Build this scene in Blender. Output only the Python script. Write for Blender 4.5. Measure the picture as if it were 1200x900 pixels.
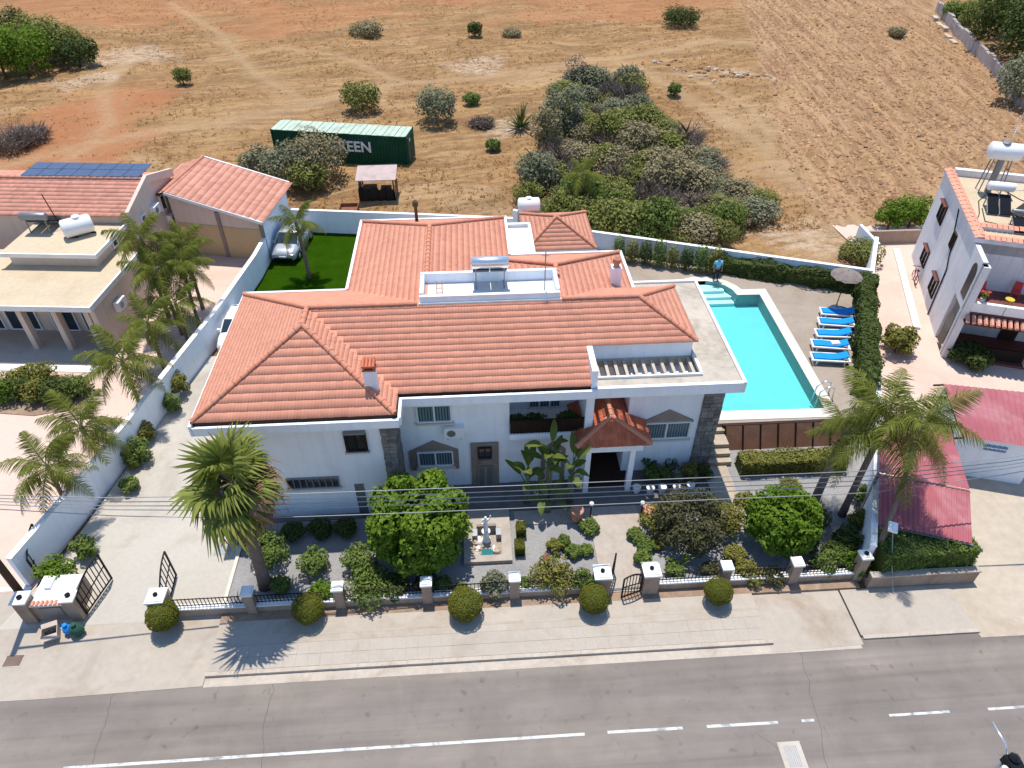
import bpy, bmesh, math, random
import numpy as np
from mathutils import Vector, Matrix
from mathutils.geometry import tessellate_polygon

for o in list(bpy.data.objects):
    bpy.data.objects.remove(o, do_unlink=True)
S = bpy.context.scene
COL = S.collection
R = math.radians
rng = np.random.default_rng(11)
random.seed(5)

# ------------------------------------------------------------------ camera (a drone 25 m up, looking south and down)
PITCH, YAW, CAM_H, FPX = R(39.8), R(3.6), 25.0, 833.0
cd = bpy.data.cameras.new('camera')
cam = bpy.data.objects.new('camera', cd)
COL.objects.link(cam)
cam.location = (0, 0, CAM_H)
cam.rotation_euler = (math.pi / 2 - PITCH, 0, -YAW)
cd.sensor_fit = 'HORIZONTAL'
cd.sensor_width = 36.0
cd.lens = FPX / 1200.0 * 36.0
cd.clip_start, cd.clip_end = 0.2, 4000
S.camera = cam

# ------------------------------------------------------------------ sky, sun, exposure
SUN_EL = R(75)
w = bpy.data.worlds.new('World')
S.world = w
w.use_nodes = True
nt = w.node_tree
sky = nt.nodes.new('ShaderNodeTexSky')
sky.sky_type = 'NISHITA'
sky.sun_disc = False
sky.sun_elevation = SUN_EL
sky.sun_rotation = R(0)            # sun to the +Y side, behind the villa
sky.air_density, sky.dust_density, sky.ozone_density = 1.3, 0.15, 6.5
bg = nt.nodes['Background']
nt.links.new(sky.outputs[0], bg.inputs['Color'])
bg.inputs['Strength'].default_value = 0.15
ld = bpy.data.lights.new('sun', 'SUN')
ld.energy, ld.angle, ld.color = 4.5, R(0.53), (1.0, 0.95, 0.865)
sun = bpy.data.objects.new('sun', ld)
COL.objects.link(sun)
sd = Vector((0.03, -math.cos(SUN_EL), -math.sin(SUN_EL)))
sun.rotation_euler = sd.to_track_quat('-Z', 'Y').to_euler()
S.view_settings.view_transform = 'Standard'
S.view_settings.look = 'None'
S.view_settings.exposure = 0.25
S.view_settings.gamma = 1.0
S.cycles.max_bounces = 6
S.cycles.transparent_max_bounces = 12
try:
    S.cycles.use_denoising = True
except Exception:
    pass

# ------------------------------------------------------------------ survey: where a sighted point lies on the plane at height z
_sp, _cp = math.sin(PITCH), math.cos(PITCH)
def site(px, py, z=0.0):
    u, v = (px - 600) / FPX, (py - 450) / FPX
    Z = (CAM_H - z) / (_sp + v * _cp)
    X, Y = u * Z, (_cp - v * _sp) * Z
    return Vector((X * math.cos(YAW) + Y * math.sin(YAW), -X * math.sin(YAW) + Y * math.cos(YAW), z))

# ------------------------------------------------------------------ materials
def _mathnode(nt, op, a, b):
    n = nt.nodes.new('ShaderNodeMath'); n.operation = op
    for i, v in enumerate((a, b)):
        if hasattr(v, 'links'): nt.links.new(v, n.inputs[i])
        elif v is not None: n.inputs[i].default_value = v
    return n.outputs[0]
def mixc(nt, fac, a, b, mode='MIX'):
    n = nt.nodes.new('ShaderNodeMix'); n.data_type = 'RGBA'; n.blend_type = mode
    for i, v in ((0, fac), (6, a), (7, b)):
        if hasattr(v, 'links'): nt.links.new(v, n.inputs[i])
        elif isinstance(v, (tuple, list)): n.inputs[i].default_value = (*v[:3], 1)
        else: n.inputs[i].default_value = v
    return n.outputs[2]
def ramp(nt, src, lo, hi, a=0.0, b=1.0):
    n = nt.nodes.new('ShaderNodeMapRange')
    nt.links.new(src, n.inputs[0])
    for i, v in enumerate((lo, hi, a, b)): n.inputs[1 + i].default_value = v
    return n.outputs[0]
def noise(nt, scale, detail=5, rough=0.6, vec=None, dist=0.0):
    n = nt.nodes.new('ShaderNodeTexNoise')
    n.inputs['Scale'].default_value, n.inputs['Detail'].default_value = scale, detail
    n.inputs['Roughness'].default_value, n.inputs['Distortion'].default_value = rough, dist
    if vec is not None: nt.links.new(vec, n.inputs['Vector'])
    return n.outputs['Fac']
def geo(nt, out): return nt.nodes.new('ShaderNodeNewGeometry').outputs[out]
def stretch(nt, vec, sc, rot=0.0):
    n = nt.nodes.new('ShaderNodeMapping'); n.vector_type = 'TEXTURE'
    n.inputs['Scale'].default_value = [1 / q for q in sc]
    n.inputs['Rotation'].default_value = (0, 0, rot)
    nt.links.new(vec, n.inputs['Vector'])
    return n.outputs[0]
def newmat(name):
    m = bpy.data.materials.new(name); m.use_nodes = True
    return m, m.node_tree, m.node_tree.nodes['Principled BSDF']
def mat(name, col, rough=0.85, col2=None, sc=0.6, amt=0.12, fine=12.0, fineamt=0.08, island=0.0, metal=0.0, bump=0.0, bsc=40.0, spec=0.12, mask=(0.5, 0.72), drip=0.0):
    """base colour, patches towards col2, coarse and fine value noise, per-piece value change, fine relief"""
    m, nt, p = newmat(name)
    pos = geo(nt, 'Position')
    c = col
    if col2:
        c = mixc(nt, ramp(nt, noise(nt, sc * 0.8, 7, 0.65, pos, 0.6), *mask), col, col2)
    v = ramp(nt, noise(nt, sc, 6, 0.6, pos), 0.25, 0.75, 1 - amt, 1 + amt)
    v2 = ramp(nt, noise(nt, fine, 4, 0.6, pos), 0.25, 0.75, 1 - fineamt, 1 + fineamt)
    v = _mathnode(nt, 'MULTIPLY', v, v2)
    if drip:
        v = _mathnode(nt, 'MULTIPLY', v, ramp(nt, noise(nt, 1.0, 6, .65, stretch(nt, pos, (3.2, 3.2, .22)), .2), .45, .75, 1, 1 - drip))
    if island:
        v = _mathnode(nt, 'MULTIPLY', v, ramp(nt, geo(nt, 'Random Per Island'), 0, 1, 1 - island, 1 + island))
    comb = nt.nodes.new('ShaderNodeCombineColor')
    for i in range(3): nt.links.new(v, comb.inputs[i])
    out = mixc(nt, 1.0, c, comb.outputs[0], 'MULTIPLY')
    nt.links.new(out, p.inputs['Base Color'])
    p.inputs['Roughness'].default_value = rough
    p.inputs['Metallic'].default_value = metal
    p.inputs['Specular IOR Level'].default_value = spec
    if bump:
        b = nt.nodes.new('ShaderNodeBump'); b.inputs['Strength'].default_value = bump; b.inputs['Distance'].default_value = 0.02
        nt.links.new(noise(nt, bsc, 5, 0.6, pos), b.inputs['Height']); nt.links.new(b.outputs[0], p.inputs['Normal'])
    return m
def leafmat(name, a, b, trans=0.25, rough=0.6):
    """leaves: each leaf its own mix of two greens, some light through it"""
    m, nt, p = newmat(name)
    r = geo(nt, 'Random Per Island')
    oi = nt.nodes.new('ShaderNodeObjectInfo').outputs['Random']
    f = _mathnode(nt, 'ADD', _mathnode(nt, 'MULTIPLY', r, 0.8), _mathnode(nt, 'MULTIPLY', oi, 0.2))
    c = mixc(nt, f, a, b)
    nt.links.new(c, p.inputs['Base Color']); p.inputs['Roughness'].default_value = rough
    p.inputs['Specular IOR Level'].default_value = 0.06
    t = nt.nodes.new('ShaderNodeBsdfTranslucent'); nt.links.new(c, t.inputs['Color'])
    mx = nt.nodes.new('ShaderNodeMixShader'); mx.inputs[0].default_value = trans
    nt.links.new(p.outputs[0], mx.inputs[1]); nt.links.new(t.outputs[0], mx.inputs[2])
    nt.links.new(mx.outputs[0], nt.nodes['Material Output'].inputs['Surface'])
    return m

M = {}
M['white'] = mat('white_render', (.86, .89, .94), .9, (.80, .82, .85), .5, .04, 9, .03, drip=.10)
M['trim'] = mat('white_trim', (.80, .79, .77), .85, (.66, .63, .58), .9, .06, 14, .04)
M['palewall'] = mat('pale_house_render', (.72, .69, .70), .9, (.62, .58, .58), .5, .06, 9, .04, drip=.18)
M['cream'] = mat('cream_render', (.66, .53, .44), .9, (.58, .46, .38), .4, .06, 10, .04, drip=.14)
M['tan'] = mat('tan_render', (.52, .39, .22), .9, None, .5, .08, 10, .05)
M['tile'] = mat('clay_tiles', (.665, .295, .195), .85, (.585, .26, .175), .45, .07, 5, .05, island=.05)
M['porchtile'] = mat('red_porch_roof_tiles', (.50, .155, .085), .85, (.42, .13, .08), .9, .1, 6, .08, island=.14)
M['tilepink'] = mat('pale_clay_tiles', (.60, .28, .20), .85, (.54, .25, .18), .5, .08, 5, .06, island=.12)
M['ridge'] = mat('ridge_clay', (.54, .225, .14), .85, (.44, .24, .17), 1.5, .12, 8, .1, island=.12)
M['sheetpink'] = mat('pink_roof_sheet', (.55, .27, .19), .6, None, .4, .05, 4, .04)
M['concrete'] = mat('pale_concrete', (.47, .42, .36), .9, (.36, .31, .25), .35, .10, 6, .07, bump=.15)
M['roofslab'] = mat('weathered_roof_slab', (.46, .40, .33), .9, (.30, .255, .2), .7, .10, 5, .10, mask=(.5, .7))
M['slabwhite'] = mat('white_roof_paint', (.66, .65, .63), .8, (.62, .60, .56), .8, .05, 9, .04)
M['lflat'] = mat('cream_flat_roof', (.53, .43, .30), .9, (.48, .37, .24), .35, .08, 4, .08)
M['pink'] = mat('pink_paving', (.60, .45, .37), .9, (.53, .36, .28), .18, .07, 3, .04)
M['drive'] = mat('driveway_concrete', (.45, .41, .355), .9, (.33, .28, .22), .25, .09, 5, .06)
M['apron'] = mat('worn_concrete', (.40, .345, .285), .9, (.30, .225, .165), .35, .10, 3, .08)
M['rconc'] = mat('stained_concrete', (.44, .37, .29), .9, (.30, .22, .15), .22, .12, 2.5, .10)
M['deck'] = mat('deck_stone', (.33, .27, .215), .9, (.27, .215, .165), .4, .10, 5, .09)
M['coping'] = mat('pool_coping', (.62, .57, .49), .85, (.66, .58, .48), .6, .05, 9, .05)
M['stone'] = mat('clad_stone', (.21, .195, .185), .95, (.30, .265, .23), 2.0, .2, 14, .15, island=.3, bump=.4, bsc=25)
M['stonetan'] = mat('surround_stone', (.25, .205, .175), .95, (.30, .25, .2), 2, .12, 14, .1, island=.12)
M['wallpink'] = mat('rosy_render', (.36, .27, .21), .95, (.26, .19, .15), .8, .10, 6, .08, drip=.25)
M['gravel'] = mat('grey_gravel_ground', (.275, .265, .26), .95, (.22, .215, .21), .6, .12, 14, .2, bump=.5, bsc=50)
M['soil'] = mat('brown_soil', (.28, .19, .13), .95, (.36, .27, .20), .9, .18, 5, .2, bump=.4)
M['kerb'] = mat('kerb_stone', (.45, .385, .32), .9, (.33, .26, .2), .8, .12, 6, .1)
M['paver'] = mat('pavement_slab', (.40, .35, .295), .9, (.34, .285, .23), .6, .06, 8, .06, island=.05)
M['walk'] = mat('pavement_screed', (.41, .355, .295), .9, (.33, .27, .21), .5, .08, 6, .06)
M['path'] = mat('pale_path_stone', (.40, .345, .295), .9, (.33, .26, .21), .9, .10, 5, .08)
M['stair'] = mat('path_stone', (.40, .33, .25), .9, (.28, .22, .16), .9, .15, 6, .1)
M['paint'] = mat('road_paint', (.56, .56, .54), .7, (.26, .25, .245), 2.2, .1, 9, .12, mask=(.5, .66))
M['crackline'] = mat('crack_seal_and_lines', (.105, .098, .098), .7)
M['metal'] = mat('dark_iron', (.02, .016, .014), .5, metal=.3)
M['grey'] = mat('grey_metal', (.25, .26, .28), .45, metal=.6)
M['chrome'] = mat('bright_metal', (.75, .76, .78), .25, metal=.85, amt=.02, fineamt=.02)
M['silverpaint'] = mat('silver_car_paint', (.50, .52, .54), .3, metal=.5, amt=.02, fineamt=.02, spec=.5)
M['whitepaint'] = mat('white_gloss', (.80, .80, .80), .4, amt=.02, fineamt=.02)
M['glass'] = mat('window_glass', (.025, .04, .055), .08, None, 1.2, .3, 6, .1, spec=.6)
M['curtain'] = mat('curtained_glass', (.10, .165, .20), .15, (.035, .06, .08), 3, .2, 9, .1, spec=.5)
M['frame'] = mat('white_window_frame', (.75, .76, .78), .5, amt=.02)
M['darkwood'] = mat('dark_wood', (.045, .025, .018), .6, None, 2, .2, 20, .2)
M['wood'] = mat('brown_wood', (.10, .055, .035), .7, (.15, .09, .06), 2, .2, 15, .2, island=.15)
M['brownpanel'] = mat('brown_roof_panel', (.17, .085, .055), .45, (.22, .13, .09), 1.2, .15, 8, .1, island=.1)
M['black'] = mat('black_panel', (.012, .013, .016), .25)
M['rubber'] = mat('tyre_rubber', (.018, .018, .018), .9)
M['solar'] = mat('solar_cells', (.06, .08, .14), .2, None, 2, .2, 8, .1, island=.12, spec=.6)
M['bluecloth'] = mat('blue_cushion', (.012, .25, .66), .8, None, 2, .06, 12, .06)
M['straw'] = mat('grey_straw', (.22, .18, .16), .95, (.13, .11, .10), 2, .2, 18, .2)
M['redsheet'] = mat('red_roof_sheet', (.35, .105, .12), .55, (.44, .22, .225), .5, .12, 3, .05)
M['greensteel'] = mat('green_steel', (.010, .065, .032), .55, (.02, .10, .06), .8, .12, 5, .1)
M['mintroof'] = mat('faded_mint_roof', (.42, .50, .40), .7, (.30, .32, .24), .7, .1, 5, .1)
M['lettering'] = mat('white_lettering', (.72, .75, .74), .7)
M['bluelettering'] = mat('blue_lettering', (.05, .16, .38), .7)
M['terracotta'] = mat('terracotta', (.46, .22, .14), .85, (.5, .33, .25), 3, .12, 12, .1)
M['bark'] = mat('bark', (.12, .085, .06), .95, (.07, .05, .038), 4, .2, 20, .2, bump=.5)
M['palmbark'] = mat('palm_bark', (.20, .15, .125), .95, (.13, .095, .075), 3, .2, 16, .25, bump=.5)
M['deadfrond'] = leafmat('dead_frond', (.17, .095, .06), (.28, .19, .11), .15)
M['palm'] = leafmat('palm_leaflets', (.09, .115, .016), (.26, .27, .06), .35)
M['fan'] = leafmat('fan_leaf', (.08, .115, .016), (.27, .29, .07), .3)
M['bright'] = leafmat('bright_leaves', (.06, .125, .007), (.19, .28, .035), .3)
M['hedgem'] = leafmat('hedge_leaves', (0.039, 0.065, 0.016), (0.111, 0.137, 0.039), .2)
M['ball'] = leafmat('clipped_leaves', (0.083, 0.094, 0.011), (0.176, 0.165, 0.024), .12)
M['shrub'] = leafmat('shrub_leaves', (0.083, 0.133, 0.028), (0.202, 0.253, 0.063), .25)
M['olive'] = leafmat('olive_leaves', (0.132, 0.146, 0.086), (0.277, 0.277, 0.171), .2)
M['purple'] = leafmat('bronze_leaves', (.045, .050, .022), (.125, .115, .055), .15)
M['yellowish'] = leafmat('yellowish_leaves', (0.121, 0.127, 0.022), (0.275, 0.253, 0.066), .25)
M['thicket'] = leafmat('thicket_leaves', (0.105, 0.126, 0.029), (0.310, 0.310, 0.091), .25)
M['dull'] = leafmat('dull_leaves', (0.175, 0.155, 0.081), (0.377, 0.311, 0.175), .2)
M['dry'] = leafmat('dry_twigs', (.14, .11, .09), (.26, .21, .18), .1)
M['straws'] = leafmat('dry_grass', (.33, .185, .070), (.50, .30, .12), .5)
M['pinkflower'] = leafmat('pink_petals', (.45, .04, .12), (.6, .1, .2), .2)
M['flowering'] = leafmat('flowering_shrub_leaves', (.10, .13, .05), (.28, .26, .20), .2)
M['banana'] = leafmat('paddle_leaves', (.06, .10, .015), (.20, .24, .06), .35, .4)
M['turf'] = mat('artificial_turf', (.019, .052, .002), .95, (.025, .060, .003), 1.1, .20, 25, .28, spec=0)
M['rock'] = mat('pale_rock', (.50, .42, .33), .95, (.33, .26, .20), 1.5, .15, 8, .15)
M['skin'] = mat('skin', (.42, .24, .17), .6)
M['hair'] = mat('dark_hair', (.02, .015, .012), .8)
M['shirt'] = mat('pale_blue_shirt', (.18, .48, .72), .9)
M['trousers'] = mat('dark_trousers', (.03, .03, .04), .9)
M['marble'] = mat('white_marble', (.80, .78, .74), .6)
M['terrace'] = mat('dark_terrace_tiles', (.17, .155, .145), .7, (.13, .12, .115), .8, .12, 6, .1)
M['poolwall'] = mat('pool_wall_lit_lining', (.03, .72, .80), .5, None, .4, .05, 6, .05)  # same lining as the floor; brighter cyan stands for sunlight refracted onto walls
M['poolstep'] = mat('pale_pool_steps', (.60, .78, .78), .6)
M['poolpaint'] = mat('pool_lining', (.165, .545, .555), .6, None, .35, .05, 1.6, .05)  # slow mottling in the colour imitates rippled sunlight on the pool floor
M['redchair'] = mat('red_plastic', (.5, .05, .06), .5)
M['yellow'] = mat('yellow_plastic', (.6, .42, .05), .5)
M['bin_green'] = mat('dark_green_bag', (.03, .085, .06), .35)
M['bin_blue'] = mat('blue_bag', (.02, .22, .62), .4)
M['cardboard'] = mat('pale_carton', (.5, .4, .33), .9)
M['insul'] = mat('porcelain', (.7, .72, .74), .3)
M['redtiles'] = mat('red_porch_tiles', (.16, .06, .05), .6)

# glass with hanging vertical blinds behind it
m, nt, p = newmat('blind_glass')
wv = nt.nodes.new('ShaderNodeTexWave'); wv.inputs['Scale'].default_value = 2.6; wv.inputs['Distortion'].default_value = .6
nt.links.new(geo(nt, 'Position'), wv.inputs['Vector'])
nt.links.new(mixc(nt, wv.outputs['Fac'], (.03, .06, .085), (.17, .25, .29)), p.inputs['Base Color']); p.inputs['Roughness'].default_value = .12
M['curtain'] = m

# water: clear, lightly tinted, with a sheen
m, nt, p = newmat('pool_water')
tr = nt.nodes.new('ShaderNodeBsdfTransparent'); tr.inputs[0].default_value = (.82, .985, 1.0, 1)
gl = nt.nodes.new('ShaderNodeBsdfGlossy'); gl.inputs['Roughness'].default_value = .03
fr = nt.nodes.new('ShaderNodeFresnel'); fr.inputs[0].default_value = 1.33
bp = nt.nodes.new('ShaderNodeBump'); bp.inputs['Strength'].default_value = .45; bp.inputs['Distance'].default_value = .06
nt.links.new(noise(nt, 2.2, 3, .5, geo(nt, 'Position')), bp.inputs['Height'])
nt.links.new(bp.outputs[0], gl.inputs['Normal']); nt.links.new(bp.outputs[0], fr.inputs['Normal'])
mx = nt.nodes.new('ShaderNodeMixShader')
nt.links.new(fr.outputs[0], mx.inputs[0]); nt.links.new(tr.outputs[0], mx.inputs[1]); nt.links.new(gl.outputs[0], mx.inputs[2])
nt.links.new(mx.outputs[0], nt.nodes['Material Output'].inputs['Surface'])
M['water'] = m

# asphalt: wear streaks along the lanes, patches, fine stones
m, nt, p = newmat('asphalt')
pos = geo(nt, 'Position')
a = ramp(nt, noise(nt, 1.0, 6, .6, stretch(nt, pos, (.05, .9, 1)), .3), .3, .7, .80, 1.2)
b = ramp(nt, noise(nt, .5, 7, .65, pos, .5), .3, .7, .86, 1.14)
c = ramp(nt, noise(nt, 45, 3, .7, pos), .3, .7, .88, 1.12)
d_ = ramp(nt, noise(nt, 2.4, 4, .5, pos, .3), .62, .74, 1, .72)
d2_ = ramp(nt, noise(nt, .8, 5, .6, stretch(nt, pos, (.035, 2.2, 1)), .2), .55, .72, 1, .84)
v = _mathnode(nt, 'MULTIPLY', _mathnode(nt, 'MULTIPLY', _mathnode(nt, 'MULTIPLY', a, b), c), _mathnode(nt, 'MULTIPLY', d_, d2_))
cc = nt.nodes.new('ShaderNodeCombineColor')
for i in range(3): nt.links.new(v, cc.inputs[i])
base = mixc(nt, ramp(nt, noise(nt, .35, 5, .6, stretch(nt, pos, (.12, 1, 1))), .4, .62), (.186, .157, .138), (.216, .183, .152))
nt.links.new(mixc(nt, 1.0, base, cc.outputs[0], 'MULTIPLY'), p.inputs['Base Color'])
p.inputs['Roughness'].default_value = .9
bp = nt.nodes.new('ShaderNodeBump'); bp.inputs['Strength'].default_value = .3; bp.inputs['Distance'].default_value = .01
nt.links.new(noise(nt, 60, 3, .6, pos), bp.inputs['Height']); nt.links.new(bp.outputs[0], p.inputs['Normal'])
M['asphalt'] = m

# ------------------------------------------------------------------ builders
class MB:
    """collects shapes in world (or local) metres; build() links them as one mesh object"""
    def __init__(s, T=None): s.v, s.f, s.mi, s.T, s.k = [], [], [], T, 0
    def add(s, vs, fs):
        n = len(s.v)
        for p in vs:
            p = Vector(p)
            s.v.append(s.T @ p if s.T is not None else p)
        for f in fs: s.f.append([n + i for i in f]); s.mi.append(s.k)
        return s
    def box(s, x0, y0, z0, x1, y1, z1):
        vs = [(x, y, z) for z in (z0, z1) for x, y in ((x0, y0), (x1, y0), (x1, y1), (x0, y1))]
        return s.add(vs, [(3, 2, 1, 0), (4, 5, 6, 7), (0, 1, 5, 4), (1, 2, 6, 5), (2, 3, 7, 6), (3, 0, 4, 7)])
    def cbox(s, c, d, M_=None):
        d = Vector(d) / 2
        vs = [Vector((x * d.x, y * d.y, z * d.z)) for z in (-1, 1) for x, y in ((-1, -1), (1, -1), (1, 1), (-1, 1))]
        vs = [(M_ @ q if M_ is not None else q) + Vector(c) for q in vs]
        return s.add(vs, [(3, 2, 1, 0), (4, 5, 6, 7), (0, 1, 5, 4), (1, 2, 6, 5), (2, 3, 7, 6), (3, 0, 4, 7)])
    def prism(s, poly, z0, z1):
        n = len(poly)
        area = sum(poly[i][0] * poly[(i + 1) % n][1] - poly[(i + 1) % n][0] * poly[i][1] for i in range(n))
        if area < 0: poly = poly[::-1]
        zz = z1 if callable(z1) else (lambda x, y: z1)
        vs = [(p[0], p[1], z0) for p in poly] + [(p[0], p[1], zz(p[0], p[1])) for p in poly]
        return s.add(vs, [tuple(range(n))[::-1], tuple(range(n, 2 * n))] + [(i, (i + 1) % n, n + (i + 1) % n, n + i) for i in range(n)])
    def bar(s, a, b, wd, h=None):
        """a straight bar of width wd and height h between two points"""
        a, b = Vector(a), Vector(b); h = h or wd
        d = (b - a); L = d.length
        if L < 1e-6: return s
        d.normalize()
        up = Vector((0, 0, 1)) if abs(d.z) < .95 else Vector((0, 1, 0))
        x = d.cross(up).normalized(); z = x.cross(d)
        vs = [p + x * i * wd / 2 + z * j * h / 2 for p in (a, b) for i, j in ((-1, -1), (1, -1), (1, 1), (-1, 1))]
        return s.add(vs, [(0, 1, 2, 3), (7, 6, 5, 4), (0, 4, 5, 1), (1, 5, 6, 2), (2, 6, 7, 3), (3, 7, 4, 0)])
    def tube(s, pts, rad, n=8, cap=True):
        pts = [Vector(p) for p in pts]
        rad = rad if isinstance(rad, (list, tuple)) else [rad] * len(pts)
        vs, fs = [], []
        for i, p in enumerate(pts):
            d = (pts[min(i + 1, len(pts) - 1)] - pts[max(i - 1, 0)]).normalized()
            up = Vector((0, 0, 1)) if abs(d.z) < .9 else Vector((1, 0, 0))
            x = d.cross(up).normalized(); y = x.cross(d)
            vs += [p + (x * math.cos(t) + y * math.sin(t)) * rad[i] for t in [2 * math.pi * k / n for k in range(n)]]
        for i in range(len(pts) - 1):
            for k in range(n):
                a, b = i * n + k, i * n + (k + 1) % n
                fs.append((a, a + n, b + n, b))
        if cap:
            fs.append(tuple(range(n))); fs.append(tuple(range((len(pts) - 1) * n, len(pts) * n))[::-1])
        return s.add(vs, fs)
    def lathe(s, c, prof, n=14):
        c = Vector(c); vs, fs = [], []
        for r, z in prof:
            vs += [c + Vector((r * math.cos(t), r * math.sin(t), z)) for t in [2 * math.pi * k / n for k in range(n)]]
        for i in range(len(prof) - 1):
            for k in range(n):
                a, b = i * n + k, i * n + (k + 1) % n
                fs.append((a, b, b + n, a + n))
        fs.append(tuple(range(n))[::-1]); fs.append(tuple(range((len(prof) - 1) * n, len(prof) * n)))
        return s.add(vs, fs)
    def blob(s, c, r, n=8, m=5, jit=0.0):
        c = Vector(c); vs, fs = [], []
        for i in range(1, m):
            th = math.pi * i / m
            for k in range(n):
                t = 2 * math.pi * k / n; q = 1 + random.uniform(-jit, jit)
                vs.append(c + Vector((r[0] * math.sin(th) * math.cos(t) * q, r[1] * math.sin(th) * math.sin(t) * q, r[2] * math.cos(th) * q)))
        top, bot = len(vs), len(vs) + 1
        vs += [c + Vector((0, 0, r[2])), c - Vector((0, 0, r[2]))]
        for i in range(m - 2):
            for k in range(n):
                a, b = i * n + k, i * n + (k + 1) % n
                fs.append((a, a + n, b + n, b))
        for k in range(n):
            fs.append((top, k, (k + 1) % n)); fs.append((bot, (m - 2) * n + (k + 1) % n, (m - 2) * n + k))
        return s.add(vs, fs)
    def sheet(s, poly, z): return s.add([(p[0], p[1], z) for p in (poly if sum(poly[i][0] * poly[(i + 1) % len(poly)][1] - poly[(i + 1) % len(poly)][0] * poly[i][1] for i in range(len(poly))) > 0 else poly[::-1])], [tuple(range(len(poly)))])
    def build(s, name, mats, parent=None, smooth=False, local=False):
        off = Vector((0, 0, 0))
        if parent is not None and not local:
            off = world_loc(parent)
        me = bpy.data.meshes.new(name)
        me.from_pydata([tuple(p - off) for p in s.v], [], s.f)
        for m_ in (mats if isinstance(mats, (list, tuple)) else [mats]): me.materials.append(M[m_] if isinstance(m_, str) else m_)
        if any(s.mi): me.polygons.foreach_set('material_index', s.mi)
        if smooth: me.polygons.foreach_set('use_smooth', [True] * len(me.polygons))
        me.update()
        o = bpy.data.objects.new(name, me); COL.objects.link(o)
        if parent is not None: o.parent = parent
        return o
def world_loc(o):
    v = Vector(o.location)
    while o.parent is not None: o = o.parent; v += Vector(o.location)
    return v
def tag(o, label=None, cat=None, group=None, kind=None):
    for k, v in (('label', label), ('category', cat), ('group', group), ('kind', kind)):
        if v: o[k] = v
    return o
def thing(name, label, cat, loc=(0, 0, 0), group=None):
    o = bpy.data.objects.new(name, None); COL.objects.link(o)
    o.empty_display_size = .2
    o.location = loc
    return tag(o, label, cat, group)
KIDS = {}
def copy_tree(o, loc=None, rz=None, sc=None, label=None, parent=None):
    c = o.copy(); COL.objects.link(c)
    if parent is not None: c.parent = parent
    for ch in list(o.children): copy_tree(ch, parent=c)
    if loc is not None: c.location = loc
    if rz is not None: c.rotation_euler = (0, 0, rz)
    if sc is not None: c.scale = (sc, sc, sc) if not isinstance(sc, (tuple, list)) else sc
    if label: c['label'] = label
    return c
def piece(src, name, parent, loc, rot=(0, 0, 0), sc=(1, 1, 1)):
    """another object on the same mesh, a part of parent (world placing when parent is at a plain location)"""
    o = bpy.data.objects.new(name, src); COL.objects.link(o)
    o.parent = parent
    o.location = Vector(loc) - world_loc(parent) if parent is not None else loc
    o.rotation_euler, o.scale = rot, sc
    return o
def mesh_of(mb, name, mats, smooth=False):
    o = mb.build(name, mats, None, smooth); me = o.data
    bpy.data.objects.remove(o); return me
def npmesh(name, V, F, mats, smooth=False, mi=None):
    me = bpy.data.meshes.new(name)
    k = F.shape[1]
    me.vertices.add(len(V)); me.vertices.foreach_set('co', np.ascontiguousarray(V, dtype=np.float32).ravel())
    me.loops.add(F.size); me.loops.foreach_set('vertex_index', np.ascontiguousarray(F, dtype=np.int32).ravel())
    me.polygons.add(len(F)); me.polygons.foreach_set('loop_start', np.arange(0, F.size, k, dtype=np.int32))
    for m_ in (mats if isinstance(mats, (list, tuple)) else [mats]): me.materials.append(M[m_])
    if mi is not None: me.polygons.foreach_set('material_index', mi)
    if smooth: me.polygons.foreach_set('use_smooth', np.ones(len(F), dtype=bool))
    me.update(calc_edges=True); me.validate()
    return me
def mobj(name, me, parent=None, loc=(0, 0, 0)):
    o = bpy.data.objects.new(name, me); COL.objects.link(o)
    o.parent = parent; o.location = loc
    return o

# ---- foliage
def leaves(P, Nn, size, aspect=.55, fold=.12):
    """one folded quad per leaf"""
    n = len(P)
    A = rng.normal(size=(n, 3)); Nn = Nn / (np.linalg.norm(Nn, axis=1, keepdims=True) + 1e-9)
    t = np.cross(Nn, A); t /= np.linalg.norm(t, axis=1, keepdims=True) + 1e-9
    b = np.cross(Nn, t)
    s = (np.asarray(size) * np.ones(n))[:, None]
    V = np.stack([P - t * s * .5, P + b * s * aspect * .5 + Nn * s * fold, P + t * s * .5, P - b * s * aspect * .5 + Nn * s * fold], 1).reshape(-1, 3)
    F = np.arange(4 * n).reshape(n, 4)
    return V, F
def crown(name, lobes, n, leaf, mats, seed=0, inner=.25, up=.75, aspect=.55, core=.0):
    """leaves over the shells of several lobes: uneven outline with gaps between the lobes"""
    g = np.random.default_rng(seed)
    L = np.array(lobes, float); vol = (L[:, 3] * L[:, 4] + L[:, 4] * L[:, 5] + L[:, 3] * L[:, 5]); idx = g.choice(len(L), n, p=vol / vol.sum())
    d = g.normal(size=(n, 3)); d /= np.linalg.norm(d, axis=1, keepdims=True)
    r = np.where(g.random(n) < inner, g.random(n) ** .5, 1 - np.abs(g.normal(0, .10, n)))[:, None]
    bump_ = 1 + .14 * np.sin(d[:, :1] * 7 + idx[:, None]) * np.cos(d[:, 1:2] * 6 + idx[:, None] * 2) + .08 * np.sin(d[:, 2:] * 11)
    P = L[idx, :3] + d * r * bump_ * L[idx, 3:6]
    keep = P[:, 2] > .02; P, d = P[keep], d[keep]
    Nn = d + g.normal(size=d.shape) * .55 + np.array([0, 0, up])
    V, F = leaves(P, Nn, leaf * g.uniform(.6, 1.3, len(P)), aspect)
    return npmesh(name, V, F, mats)
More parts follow.
